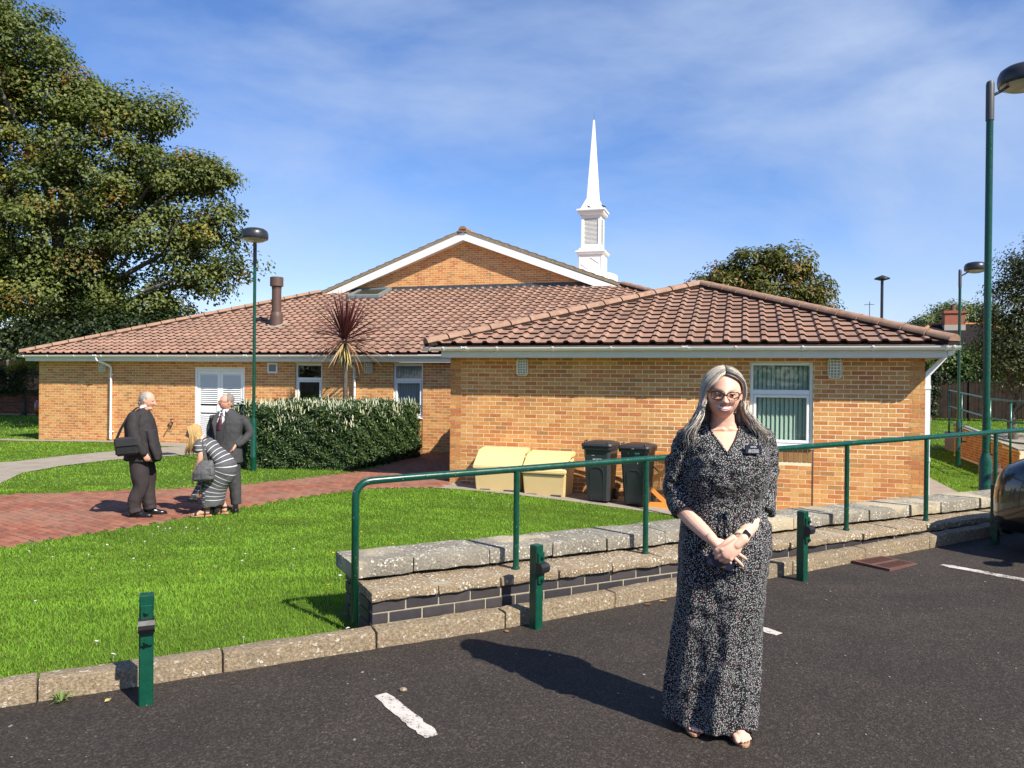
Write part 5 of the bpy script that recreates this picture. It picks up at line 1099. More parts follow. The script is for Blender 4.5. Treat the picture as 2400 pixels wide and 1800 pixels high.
# ---------------------------------------------------------------- fence, ramp, far buildings
t = NT('fence_wood'); n = t.noise(3, 5, .7); rn = t.rand(); t.col(t.ramp(n, [(.3, (.012, .008, .006)), (.7, (.034, .023, .016))])); t.set(rough=.9, spec=.2); t.bump(t.noise(25, 4), .4, .006); M_fence = t.m
M_post = simple('concrete_post', (.16, .14, .115), .9, .2, 8)
def fence(p0, p1, z0, H, label, mat=M_fence, group=None):
    p0, p1 = Vector(p0), Vector(p1); d = p1-p0; ln = d.length; r = thing('wooden_fence', label, 'fence', (p0.x, p0.y, z0), math.atan2(d.y, d.x), group); b = MB(); x = 0; i = 0
    while x < ln:
        dz = random.uniform(-.02, .02); b.box((x+.055, random.uniform(-.004, .004)-.02*(i % 2)*.4, H/2+.05), (.105, .014, H-.1+dz)); x += .10; i += 1
    bo = b.build('boards', mat, r); bo['kind'] = 'stuff'
    k = 0
    while k*2.0 <= ln: MB().bx(k*2.0-.05, k*2.0+.05, -.075, .04, -.1, H+.06, .008).build('post', M_post if k % 2 else mat, r); k += 1
    MB().bx(0, ln, -.03, .03, H-.03, H+.01).build('capping', mat, r)
fence((20.4, 41.2), (38, 40.2), .02, 2.06, 'long dark brown closeboard fence at the back of the right lawn')
fence((-44, 45), (-24.5, 46), .1, 2.7, 'dark wooden fence far behind the conifers at the left')
M_dbrick = attr_mat('dark_brick', .9, .3, 10, .3, 60)
def far_wall(p0, p1, z0, H, label):
    p0, p1 = Vector(p0), Vector(p1); d = p1-p0; ln = d.length; r = thing('brick_wall', label, 'wall', (p0.x, p0.y, z0), math.atan2(d.y, d.x)); MB().bx(0, ln, 0, .2, -.3, H-.03).build('core', M_emort, r)
    b = MB(); z = 0; row = 0
    while z < H-.05:
        x = -.11*(row % 2)
        while x < ln: b.col = random.choice(hexes((120, 66, 48), (104, 58, 44), (132, 78, 56), (96, 60, 48))); b.bx(max(x, 0), min(x+.215, ln), -.006, .02, z, z+.065); x += .225
        z += .075; row += 1
    bo = b.build('bricks', M_dbrick, r); bo['kind'] = 'stuff'; MB().bx(-.02, ln+.02, -.03, .23, H-.03, H+.04, .01).build('coping', M_dbrick if False else M_cope, r)
far_wall((-36, 38.2), (-22.6, 39.6), .0, 1.25, 'shaded red brick garden wall behind the red car at the left')
# ramp with brick side wall and railings
ra, rb = Vector((13.95, 24.2)), Vector((12.05, 18.2)); d = rb-ra; rl = d.length
rw_ = thing('ramp', 'brick sided access ramp with green railings right of the hall', 'ramp', (ra.x, ra.y, -.22), math.atan2(d.y, d.x))
zt = lambda x: .86-.26*x/rl
b = MB(); b.prism([(0, -.3), (rl, -.3), (rl, zt(rl)), (0, zt(0))], 1, 0, .25); b.build('wall', M_mortar, rw_)
bb = MB(); z = -.02; row = 0
while z < .85:
    x = -.11*(row % 2)
    while x < rl:
        x0, x1 = max(x, 0), min(x+.215, rl)
        if x1-x0 > .03 and z+.07 < zt(x1): bb.col = random.choice(BUFF); bb.bx(x0, x1, .23, .254, z, z+.065); bb.bx(x0, x1, -.004, .02, z, z+.065)
        x += .225
    z += .075; row += 1
bo = bb.build('bricks', M_brick, rw_); bo['kind'] = 'stuff'
for i in range(10):
    x0, x1 = rl*i/10, rl*(i+1)/10; b = MB(); b.prism([(x0+.006, zt(x0)), (x1-.006, zt(x1)), (x1-.006, zt(x1)+.05), (x0+.006, zt(x0)+.05)], 1, -.03, .28); b.build('coping_stone', M_cope, rw_)
b = MB(); b.prism([(-2, .70), (rl+1.5, .52), (rl+1.5, -.3), (-2, -.3)], 1, .252, 2.6) if False else b.prism([(-2.5, .55), (rl, .42), (rl, -.3), (-2.5, -.3)], 1, .26, 3.2); b.build('path_surface', M_path, rw_)
M_rail2 = simple('rail_green', (.012, .10, .072), .3, .1, 6)
rg_ = thing('railing', 'three barred green railing along the ramp wall', 'railing', (ra.x, ra.y, -.22), math.atan2(d.y, d.x))
ySide = -.14 if (Vector((math.sin(math.atan2(d.y, d.x)), -math.cos(math.atan2(d.y, d.x)))).x < 0) else .36
for nm, h in (('top_rail', 1.12), ('middle_rail', .62), ('bottom_rail', .14)):
    MB().tube([(-.05, ySide, zt(0)+h), (rl*.7, ySide, zt(rl*.7)+h), (rl, ySide, zt(rl)+h+.06), (rl+2.0, ySide+1.2, zt(rl)+h+.06)], .024, 10).build(nm, M_rail2, rg_, True)
for x in (-.02, 1.5, 4.4, 6.1):
    MB().tube([(x, ySide, zt(x)-.35), (x, ySide, zt(x)+1.12)], .026, 10).build('post', M_rail2, rg_, True)
    MB().tube([(x, ySide, zt(x)-.33), (x, .1, zt(x)-.33)], .022, 8).build('bracket', M_rail2, rg_, True)
r = thing('rusty_urn', 'rusty brown metal urn with conical lid standing before the ramp wall', 'urn', (10.38, 16.4, -.24))
MB().lathe([(.15, 0), (.16, .02), (.16, .30), (.17, .31), (.17, .33)], 20).build('body', M_rust, r, 40); MB().lathe([(.175, .33), (.17, .345), (.07, .41), (.065, .50), (.07, .51)], 20).build('lid', M_rust, r, 40)
# bungalow beyond the fence
M_slate = simple('slate', (.022, .019, .019), .95, .25, 3, .3, 12, spec=.05); M_orid = simple('orange_ridge', (.36, .16, .06), .85, .2, 5)
hb = thing('bungalow', 'neighbouring bungalow with dark slate roof, orange ridge and red brick chimney', 'house', (32.6, 57, 0), -.25)
MB().bx(-4, 5, -3.5, 3.5, 0, 3.0).build('wall', simple('render_cream', (.45, .40, .32), .9), hb)
b = MB(); e = [(-6.5, -6, 3.1), (7.5, -6, 3.1), (7.5, 6, 3.1), (-6.5, 6, 3.1)]; q1, q2 = (-1.4, 0, 6.4), (2.2, 0, 6.4); b.add(e+[q1, q2], [(0, 1, 5, 4), (1, 2, 5), (2, 3, 4, 5), (3, 0, 4), (0, 3, 2, 1)]); rf = b.build('roof', M_slate, hb)
for p, q in ((q1, q2), (e[0], q1), (e[3], q1), (e[1], q2), (e[2], q2)): MB().tube([p, q], .13, 6).build('ridge', M_orid, rf)
cb = MB(); cb.col = srgb(150, 84, 62); cb.bx(-.75, .65, -.9, -.1, 5.6, 6.3); chm = cb.build('chimney', simple('chimney_render', (.36, .33, .28), .9), hb)
cb = MB(); cb.bx(-.72, .62, -.87, -.13, 6.3, 7.15); cb.bx(-.80, .70, -.95, -.05, 7.15, 7.35); cb.build('chimney_stack', simple('chimney_red', (.30, .10, .06), .9, .2, 10, .3, 40), chm); MB().lathe([(.18, 7.35), (.15, 7.75), (.17, 7.8)], 12, (-.1, -.5, 0)).build('chimney_pot', M_rust, chm)
h2 = thing('outbuilding', 'white walled building glimpsed above the fence at the far left', 'building', (-37, 60, 0), .1); MB().bx(-8, 8, -3, 3, 0, 3.7).build('wall', M_white, h2); b = MB(); b.prism([(-3.4, 3.7), (3.4, 3.7), (0, 5.0)], 0, -8.4, 8.4); b.build('roof', M_slate, h2)
r = thing('tv_aerial', 'thin television aerial on a mast left of the slim black post', 'aerial', (20.9, 45, 0)); MB().tube([(0, 0, 0), (0, 0, 6.75)], .02, 6).build('mast', M_lampgrey, r); b = MB(); b.tube([(-.3, 0, 6.55), (.3, 0, 6.6)], .012, 5); [b.tube([(x, -.2, 6.58), (x, .2, 6.58)], .008, 4) for x in (-.25, -.1, .05, .2)]; b.build('elements', M_lampgrey, r)

# ---------------------------------------------------------------- cars
def car(loc, rz_, paint, label, group=None, name='parked_car'):
    """x forward; lofted body with arches, glasshouse, lamps, wheels"""
    r = thing(name, label, 'car', loc, rz_, group); W = .88
    st_ = [(-2.02, .45, .78, .74), (-1.96, .30, .92, .83), (-1.6, .22, .98, .87), (-.9, .20, .98, .885), (0, .20, .96, .885), (.8, .20, .94, .885), (1.15, .20, .92, .88), (1.6, .18, .86, .85), (1.90, .15, .77, .79), (2.02, .16, .69, .70), (2.07, .22, .60, .60)]
    rings = []
    for x, zb, zt_, w_ in st_:
        zm = zb+(zt_-zb)*.55; rings.append([(x, -w_*.80, zb), (x, -w_*.97, zb+.07), (x, -w_, zm-.08), (x, -w_*.995, zm+.06), (x, -w_*.93, zt_-.05), (x, -w_*.80, zt_), (x, -w_*.4, zt_+.03), (x, 0, zt_+.04), (x, w_*.4, zt_+.03), (x, w_*.80, zt_), (x, w_*.93, zt_-.05), (x, w_*.995, zm+.06), (x, w_, zm-.08), (x, w_*.97, zb+.07), (x, w_*.80, zb), (x, 0, zb-.02)])
    b = MB(); b.rings(rings); me = b.mesh('body', paint); bm = bmesh.new(); bm.from_mesh(me); bmesh.ops.subdivide_edges(bm, edges=bm.edges[:], cuts=1, smooth=.6, use_grid_fill=True); bm.to_mesh(me); bm.free(); smooth_angle(me, 50); body = link('body', me, r)
    g_ = MB(); rr = []
    for x, zt_, w0, w1 in ((-1.92, 1.0, .76, .70), (-1.62, 1.36, .80, .60), (-1.1, 1.46, .80, .60), (-.2, 1.49, .80, .61), (.4, 1.42, .80, .62), (1.18, .95, .80, .74)):
        rr.append([(x, -w0, .93), (x, -w1, zt_-.03), (x, -w1*.6, zt_+.01), (x, 0, zt_+.02), (x, w1*.6, zt_+.01), (x, w1, zt_-.03), (x, w0, .93)])
    g_.rings(rr); gm = NT('car_glass') if 'car_glass' not in bpy.data.materials else None
    if gm: gm.col((.010, .011, .012)); gm.set(rough=.03, spec=.8)
    g_.build('windows', bpy.data.materials['car_glass'], r, 40)
    t_ = MB(); t_.rings([[(x, -.60, z), (x, -.3, z+.03), (x, .3, z+.03), (x, .60, z)] for x, z in ((-1.62, 1.36), (-1.1, 1.455), (-.2, 1.485), (.32, 1.435))], False, False); t_.build('roof_panel', paint, r, True)
    for sx in (-1.22, 1.28):
        for s_ in (-1, 1):
            a_ = MB(); a_.rings([[(sx+q*math.cos(k*.262), y, .31+q*math.sin(k*.262)) for k in range(24)] for q, y in ((.36, s_*.60), (.36, s_*.893))]); a_.build('wheel_arch', M_black, r, 30)
            wh = MB(); wh.rings([[(sx+q*math.cos(k*.262), y, .31+q*math.sin(k*.262)) for k in range(24)] for q, y in ((.22, s_*.70), (.30, s_*.70), (.315, s_*.74), (.315, s_*.87), (.30, s_*.90), (.21, s_*.905))]); w_o = wh.build('wheel', M_black, r, 30)
            rim = MB(); rim.rings([[(sx+q*math.cos(k*.262), y, .31+q*math.sin(k*.262)) for k in range(24)] for q, y in ((.215, s_*.90), (.20, s_*.88), (.06, s_*.90))]); rim.build('rim', MATS.get('alloy') or simple('alloy', (.45, .45, .46), .3, .05, metal=.9), w_o, 30)
    for s_ in (-1, 1):
        h = MB(); h.ball((1.79, s_*.64, .66), (.19, .15, .075), 14, 8); h.build('headlight', NT_head(), r, True)
        h = MB(); h.ball((-1.93, s_*.70, .80), (.08, .11, .11), 12, 8); h.build('tail_light', NT_tail(), r, True)
        mi = MB(); mi.ball((.72, s_*1.0, 1.0), (.07, .11, .075), 12, 8); mi.tube([(.76, s_*.82, .95), (.73, s_*.95, .97)], .03, 8); mi.build('wing_mirror', paint, r, True)
    b = MB(); b.bx(2.03, 2.085, -.50, .50, .42, .50, .01); b.bx(2.03, 2.085, -.44, .44, .26, .34, .01); b.build('grille', M_black, r)
    b = MB(); b.rings([[(x, -w_, z), (x+.03, 0, z), (x, w_, z), (x-.05, w_+.02, z), (x-.02, 0, z), (x-.05, -w_-.02, z)] for x, w_, z in ((1.98, .62, .13), (2.06, .56, .14), (2.07, .56, .19), (1.99, .64, .20))]); b.build('splitter', M_black, r)
    for s_ in (-1, 1): b = MB(); b.ball((1.95, s_*.60, .33), (.06, .09, .05), 10, 6); b.build('fog_lamp', NT_head(), r, True); b = MB(); b.bx(2.04, 2.075, -.26, .26, .40, .51, .004); b.build('number_plate', M_white, r)
    b = MB(); b.bx(-2.06, -1.9, -.72, .72, .38, .50, .03); b.build('bumper', M_black, r)
    return r
def NT_head():
    if 'head_glass' in bpy.data.materials: return bpy.data.materials['head_glass']
    t = NT('head_glass'); t.col((.30, .31, .32)); t.set(rough=.08, metal=.6, coat=1.); return t.m
def NT_tail():
    if 'tail_red' in bpy.data.materials: return bpy.data.materials['tail_red']
    t = NT('tail_red'); t.col((.35, .01, .01)); t.set(rough=.1, coat=1.); return t.m
def paint(name, c): t = NT(name); t.col(c); t.set(rough=.25, coat=1., spec=.5); t.b.inputs['Coat Roughness'].default_value = .03; return t.m
P_blk = paint('black_paint', (.010, .009, .009)); P_red = paint('red_paint', (.20, .010, .010))
hd = Vector((-.555, .832)); corner = Vector((4.20, 6.78)); ctr = corner+Vector((.832, .555))*.86-hd*2.02
car((ctr.x, ctr.y, float(road_z(5.2, 0))), math.atan2(hd.y, hd.x), P_blk, 'glossy black car parked nose towards the kerb at the right edge')
car((-19.0, 34.6, -.05), R(20), P_red, 'dark red car mostly hidden behind the left corner of the hall')

# litter on the ledge and a weed at the kerb
lb_ = MB()
for i in range(420):
    t_ = abs(random.gauss(0, 1))*1.6-.6 if random.random() < .5 else random.uniform(-.6, 8); n_ = random.gauss(.40, .035); x, y = tn(t_, n_); s_ = random.uniform(.004, .014); a = random.uniform(0, 6); z = .630+random.uniform(0, .012)
    lb_.add([(x+s_*math.cos(a), y+s_*math.sin(a), z), (x+s_*.3*math.cos(a+1.6), y+s_*.3*math.sin(a+1.6), z+.004), (x-s_*math.cos(a), y-s_*math.sin(a), z+random.uniform(0, .006)), (x-s_*.3*math.cos(a+1.6), y-s_*.3*math.sin(a+1.6), z+.002)], [(0, 1, 2, 3)])
tag(lb_.build('leaf_litter', simple('litter_brown', (.075, .042, .022), .9, .3, 40)), kind='stuff')
r = thing('weed', 'small weed growing from the joint at the foot of the kerb, far left', 'weed', (-2.22, 3.80, float(road_z(-2, 0)))); b = MB(); g_ = np.random.default_rng(40)
for i in range(34):
    a = g_.uniform(0, 6.28); l = g_.uniform(.03, .09); h = g_.uniform(.015, .06); w_ = .003; ca, sa = math.cos(a), math.sin(a)
    b.add([(-sa*w_, ca*w_, 0), (sa*w_, -ca*w_, 0), (ca*l*.5+sa*w_, sa*l*.5-ca*w_, h), (ca*l*.5-sa*w_, sa*l*.5+ca*w_, h), (ca*l, sa*l, h*.7)], [(0, 1, 2, 3), (3, 2, 4)])
b.build('blades', simple('weed_green', (.10, .16, .03), .6), r)
# ---------------------------------------------------------------- people
class Blob(MB):
    def chain(s, pts, rad, seg=14, flat=None, caps=True):
        """tapered limb with rounded ends; flat: (axis vector, factor) squashes the section along that axis"""
        pts = [Vector(p) for p in pts]; P, Q = [], []
        for i in range(len(pts)-1):            # Catmull-Rom through the joints
            p0 = pts[max(i-1, 0)]; p1 = pts[i]; p2 = pts[i+1]; p3 = pts[min(i+2, len(pts)-1)]
            for k in range(5):
                t_ = k/5; P.append(.5*((2*p1)+(p2-p0)*t_+(2*p0-5*p1+4*p2-p3)*t_*t_+(3*p1-p0-3*p2+p3)*t_**3)); Q.append(rad[i]+(rad[i+1]-rad[i])*t_)
        P.append(pts[-1]); Q.append(rad[-1])
        a, b = (P[0]-P[1]).normalized(), (P[-1]-P[-2]).normalized()
        if caps:
            P = [P[0]+a*Q[0]*k for k in (.95, .75, .4)]+P+[P[-1]+b*Q[-1]*k for k in (.4, .75, .95)]; Q = [Q[0]*k for k in (.3, .66, .92)]+Q+[Q[-1]*k for k in (.92, .66, .3)]
        return s.tube(P, Q, seg, True)
    def ell(s, c, r, rot=None, seg=20, ring=14):
        n = len(s.v); s.ball((0, 0, 0), r, seg, ring); M = rot or Matrix.Identity(3)
        for i in range(n, len(s.v)): s.v[i] = tuple(M @ Vector(s.v[i])+Vector(c))
        return s
    def loft(s, rows, n=40, pw=2.2, fn=None, yaw=0):
        """rows: (cx, cy, z, rx, ry[, yaw]) horizontal sections, pw superellipse power"""
        rs = []
        for row in rows:
            cx, cy, z, rx, ry = row[:5]; yw = row[5] if len(row) > 5 else yaw; R_ = []
            for k in range(n):
                a = 2*math.pi*k/n; c_, s_ = math.cos(a), math.sin(a); x = rx*math.copysign(abs(c_)**(2/pw), c_); y = ry*math.copysign(abs(s_)**(2/pw), s_); f = 1+(fn(a, z) if fn else 0); x, y = x*f, y*f
                R_.append((cx+x*math.cos(yw)-y*math.sin(yw), cy+x*math.sin(yw)+y*math.cos(yw), z))
            rs.append(R_)
        return s.rings(rs)
    def secs(s, rows, n=28, pw=2.2):
        """sections along any spine: (centre, u axis, v axis, ru, rv)"""
        rs = []
        for c, u, v, ru, rv in rows:
            c, u, v = Vector(c), Vector(u).normalized(), Vector(v).normalized(); R_ = []
            for k in range(n):
                a = 2*math.pi*k/n; c_, s_ = math.cos(a), math.sin(a); R_.append(c+u*(ru*math.copysign(abs(c_)**(2/pw), c_))+v*(rv*math.copysign(abs(s_)**(2/pw), s_)))
            rs.append(R_)
        return s.rings(rs)
    def solid(s, name, vox=.01, it=4, fac=.5):
        me = bpy.data.meshes.new(name); me.from_pydata(s.v, [], s.f); me.update()
        bm = bmesh.new(); bm.from_mesh(me); bmesh.ops.recalc_face_normals(bm, faces=bm.faces); bm.to_mesh(me); bm.free()
        o = bpy.data.objects.new('tmp', me); COL.objects.link(o)
        md = o.modifiers.new('r', 'REMESH'); md.mode = 'VOXEL'; md.voxel_size = vox; md.use_smooth_shade = True
        if it: sm = o.modifiers.new('s', 'SMOOTH'); sm.iterations = it; sm.factor = fac
        bpy.context.view_layer.update()
        r = bpy.data.meshes.new_from_object(o.evaluated_get(bpy.context.evaluated_depsgraph_get())); bpy.data.objects.remove(o); bpy.data.meshes.remove(me); r.name = name; r.shade_smooth(); return r
def co_of(me): a = np.empty(len(me.vertices)*3, np.float32); me.vertices.foreach_get('co', a); return a.reshape(-1, 3)
def set_co(me, a): me.vertices.foreach_set('co', np.asarray(a, np.float32).ravel()); me.update()
def normals_of(me): a = np.empty(len(me.vertices)*3, np.float32); me.vertices.foreach_get('normal', a); return a.reshape(-1, 3)
def set_col(me, c):
    at = me.color_attributes.new('c', 'FLOAT_COLOR', 'POINT'); at.data.foreach_set('color', np.concatenate([c, np.ones((len(c), 1))], 1).astype(np.float32).ravel())
def wrinkle(me, amp, sc, seed=0, aniso=(1, 1, 1), mask=None):
    V = co_of(me); N = normals_of(me); q = V*np.array(aniso)*sc+seed
    d = np.array([mnoise.noise(Vector(p))+.5*mnoise.noise(Vector(p)*2.1) for p in q])*amp
    if mask is not None: d = d*mask(V)
    set_co(me, V+N*d[:, None]); return me
def cut(me, pred):
    bm = bmesh.new(); bm.from_mesh(me); kill = [f for f in bm.faces if pred(f.calc_center_median())]; bmesh.ops.delete(bm, geom=kill, context='FACES'); bm.to_mesh(me); bm.free(); return me
def part(name, me, mat, parent):
    me.materials.clear(); me.materials.append(mat); return link(name, me, parent)
t = NT('skin'); c = t.attr('c'); n = t.noise(60, 4); t.col(t.mix(1, c, t.ramp(n, [(.3, (.93, .91, .90)), (.7, (1.05, 1.05, 1.05))]), 'MULTIPLY')); t.set(rough=.5, spec=.35, sub=.12); t.b.inputs['Subsurface Radius'].default_value = (.012, .004, .002); t.b.inputs['Subsurface Scale'].default_value = .6; M_skin = t.m
def head_mesh(b, c, W=.074, Dp=.094, Hh=.112, yaw=0., pitch=0., roll=0., smile=.3, nose=1., male=False):
    """adds a head (face towards -y before rotation) to blob b; returns its rotation"""
    Rm = Matrix.Rotation(yaw, 3, 'Z') @ Matrix.Rotation(roll, 3, 'Y') @ Matrix.Rotation(pitch, 3, 'X'); U, Vn = 56, 44; rs = []
    def G(x, z, cx, cz, sx, sz): return math.exp(-((x-cx)/sx)**2-((z-cz)/sz)**2)
    for i in range(Vn+1):
        ph = -math.pi/2+math.pi*i/Vn; row = []
        for k in range(U):
            th = 2*math.pi*k/U; cx_, cy_ = math.cos(th), math.sin(th); cp = max(math.cos(ph), .002); x, y, z = W*cp*cx_, Dp*cp*cy_, Hh*math.sin(ph)
            zz = z/Hh
            if zz < 0: f = 1-(.17 if not male else .13)*(-zz)**1.3; x *= f; y = y*(1-.10*(-zz)) if y > 0 else y*(1-.05*(-zz))
            if y > 0 and zz < -.2: y *= max(.35, 1-.75*(-zz-.2))                   # back of jaw pulls in to the neck
            if y < 0:
                fr = -y/Dp; y += .012*fr*abs(x/W)**2                               # flat face
                w_ = fr**1.2
                y -= fr*.014*min(1, max(0, -z/.065))
                y -= w_*(.006*G(x, z, 0, .024, .05, .012))                         # brow
                for s_ in (-1, 1):
                    y += w_*.013*G(x, z, s_*.031, .004, .017, .012)                # sockets
                    y -= w_*(.007+.004*smile)*G(x, z, s_*.040, -.026, .020, .017)  # cheeks
                    y += w_*(.0025+.003*smile)*(math.exp(-((abs(x)-.030-(-.035-z)*.35)/.0055)**2)*(1 if -.085 < z < -.028 else 0) if s_ > 0 else 0)               # smile fold
                zn = max(0, min(1, (.020-z)/.050)) if z > -.032 else max(0, 1-(-.032-z)/.006)
                y -= w_*nose*(.007+.026*zn)*math.exp(-(x/(.0090+.006*zn))**2)*(1 if z < .022 else 0)*(1 if z > -.040 else 0)
                for s_ in (-1, 1): y -= w_*nose*.006*G(x, z, s_*.0125, -.029, .007, .007)
                y -= w_*(.005*G(x, z, 0, -.050, .020, .006)+.005*G(x, z, 0, -.069, .018, .006)); y += w_*(.004+.007*smile)*G(x, z, 0, -.059, .024, .0042); y -= w_*.007*G(x, z, 0, -.094, .022, .014)
            if z < 0: z *= .91
            row.append(Rm @ Vector((x, y, z))+Vector(c))
        rs.append(row)
    b.rings(rs)
    for s_ in (-1, 1):                                                              # ears
        for q, r_ in (((s_*(W+.004), .012, .004), (.007, .015, .026)), ((s_*(W+.003), .008, -.016), (.006, .010, .012))): b.ell(Rm @ Vector(q)+Vector(c), r_, Rm, 12, 8)
    return Rm
def skin_cols(V, c, Rm, base, lips=(.45, .16, .13), brow=None, male=False, stub=None, smile=1):
    base = np.array(base); C = np.tile(base, (len(V), 1)); q = (V-np.array(c)) @ np.array(Rm); x, y, z = q[:, 0], q[:, 1], q[:, 2]; front = (y < -.03) & (np.abs(x) < .08) & (np.abs(z) < .13)
    def mixin(w_, col): nonlocal C; w_ = np.clip(w_, 0, 1)[:, None]; C = C*(1-w_)+np.array(col)*w_
    rosy = base*np.array([1.0, .74, .70])
    for s_ in (-1, 1): mixin(front*.65*np.exp(-((x-s_*.040)/.020)**2-((z+.028)/.018)**2), rosy)
    mixin(front*.5*np.exp(-(x/.012)**2-((z+.03)/.012)**2), rosy)
    mixin(front*1.6*np.exp(-(x/.021)**4-((z+.063)/.0055)**2), lips); mixin(front*1.3*np.exp(-(x/.021)**4-((z+.046)/.004)**2), lips)
    if brow is not None:
        for s_ in (-1, 1): mixin(front*.9*np.exp(-((x-s_*.031)/.018)**4-((z-.0235-.004*(np.abs(x)-.03)/.02)/.0045)**2), brow)
    if stub is not None: mixin(front*.45*(z < -.03), stub)
    for s_ in (-1, 1): mixin(front*.5*np.exp(-((x-s_*.031)/.018)**2-((z-.004)/.010)**2), base*np.array([.72, .60, .56]))
    return C
M_eye = simple('eye_white', (.62, .58, .55), .2, .02); M_iris = simple('iris_dark', (.02, .025, .02), .15, .05); M_teeth = simple('teeth', (.88, .85, .78), .25, .03); M_mouth = simple('mouth_dark', (.09, .02, .02), .6, .05)
def eyes(c, Rm, parent, s=1.0):
    for k in (-1, 1):
        p = Rm @ Vector((k*.031, -.0755, .004))+Vector(c); e = MB().ball(p, (.0115*s,)*3, 14, 10).build('eye', M_eye, parent, True)
        q = Rm @ Vector((k*.031, -.0862, .003))+Vector(c); MB().ball(q, (.0050*s, .003, .0050*s), 10, 6).build('iris', M_iris, e, True)
        pts = [Rm @ Vector((k*.031+x, -.088+abs(x)*.25, .0095-x*x*26))+Vector(c) for x in (-.015, -.0075, 0, .0075, .015)]; MB().tube(pts, [.0012, .0022, .0026, .0022, .0012], 6).build('eyelid', M_lid, parent, True)
M_lid = simple('eyelid_dark', (.07, .04, .03), .6, .05)
def finger_hand(b, wrist, d, perp, nrm, curls, L=(.075, .084, .078, .062), thumb=None, r=.0082, splay=.0):
    """palm and four fingers of unequal length; d: along the hand, perp: towards the index side, nrm: out of the back of the hand"""
    d, perp, nrm = Vector(d).normalized(), Vector(perp).normalized(), Vector(nrm).normalized(); w_ = Vector(wrist)
    M = Matrix((perp, d, nrm)).transposed(); b.ell(w_+d*.045, (.040, .055, .016), M, 16, 12)
    b.chain([w_-d*.02, w_+d*.02], [.024, .022], 12)
    for i, (off, l) in enumerate(zip((.031, .0105, -.0105, -.030), L)):
        k0 = w_+d*(.086-.005*abs(i-1))+perp*off; b.ell(k0, (.0105,)*3, None, 10, 8); b.chain([w_+d*.03+perp*off*.7, k0], [.010, .0098], 8); dd = (d+perp*splay*(1.5-i)).normalized(); p = k0; pts = [k0]; ang = 0
        for q, fr in zip(curls[i] if hasattr(curls[0], '__len__') else curls, (.46, .30, .24)):
            ang += q; v = dd*math.cos(ang)-nrm*math.sin(ang); p = p+v*l*fr; pts.append(p)
        b.chain(pts, [r*1.06, r, r*.93, r*.80] if i < 3 else [r*.92, r*.88, r*.8, r*.7], 9)
    if thumb: b.chain([w_+Vector(thumb[0]), w_+Vector(thumb[1]), w_+Vector(thumb[2])], [.0135, .0105, .0082], 10)

# ======== the woman in the foreground
wx, wy = .965, 3.50; wz = float(road_z(wx, 0))
wom = thing('person', 'smiling woman with long grey hair in a black and white flecked maxi dress, hands clasped', 'person', (wx, wy, wz))
t = NT('fleck_print'); co = t.obj(); dn = t.n('ShaderNodeTexNoise'); dn.inputs['Scale'].default_value = 45; t.l(co, dn.inputs[0]); ad = t.n('ShaderNodeVectorMath', operation='MULTIPLY_ADD'); t.l(dn.outputs['Color'], ad.inputs[0]); ad.inputs[1].default_value = (.010,)*3; t.l(co, ad.inputs[2])
v = t.n('ShaderNodeTexVoronoi', feature='F1'); v.inputs['Scale'].default_value = 168; v.inputs['Randomness'].default_value = .85; t.l(ad.outputs[0], v.inputs[0])
v2 = t.n('ShaderNodeTexWhiteNoise'); t.l(v.outputs['Position'], v2.inputs[0])
dot = t.mr(v.outputs['Distance'], .42, .31); dcol = t.ramp(v2.outputs[0], [(0, (.34, .335, .32)), (.84, (.34, .335, .32)), (.86, (.36, .10, .13)), (.90, (.07, .22, .18)), (.94, (.42, .42, .40))], 'CONSTANT')
t.col(t.mix(dot, (.0055, .0055, .008), dcol)); t.set(rough=.75, spec=.2); t.b.inputs['Sheen Weight'].default_value = .1; M_print_d = t.m
HC = Vector((-.012, -.035, 1.535)); HYAW, HROLL, HPITCH = -.17, .045, .06
bd = Blob()
trs = [(.0, .03, .86, .17, .125), (.0, .02, .95, .165, .12), (.0, .02, 1.05, .150, .112), (.005, .01, 1.15, .160, .120), (.01, 0, 1.23, .168, .130), (.012, .01, 1.29, .168, .112), (.012, .02, 1.335, .150, .088), (.01, .025, 1.365, .110, .070), (.004, .02, 1.385, .068, .060), (.0, .012, 1.41, .054, .054), (-.006, .0, 1.45, .050, .053), (-.01, -.005, 1.50, .050, .056)]
bd.loft(trs, 36)
bd.chain([(.19, .01, 1.325), (.213, .05, 1.17), (.185, .045, 1.03), (.12, -.06, .965), (.026, -.175, .905)], [.044, .043, .041, .038, .0255]); bd.chain([(-.165, .02, 1.318), (-.20, .06, 1.17), (-.185, .05, 1.03), (-.145, -.055, .965), (-.088, -.160, .905)], [.044, .043, .041, .037, .0255])
for s_ in (-1, 1): bd.chain([(.01, .02, 1.34), (.01+s_*.08, .012, 1.345), (.012+s_*.150, .01, 1.325)], [.03, .040, .042])
for p0, p1 in (((-.012, -.045, 1.378), (-.10, -.03, 1.372)), ((.022, -.045, 1.378), (.12, -.03, 1.372))): bd.chain([(p0[0], p0[1]+.006, p0[2]), (p1[0], p1[1]+.012, p1[2]-.004)], [.008, .007], 8)
for p0, p1 in (((-.040, .01, 1.45), (-.008, -.038, 1.375)), ((.03, .01, 1.45), (.016, -.038, 1.375))): bd.chain([p0, p1], [.014, .008], 8)
hR = head_mesh(bd, HC, .0765, .092, .1160, HYAW, HPITCH, HROLL, smile=1.0)
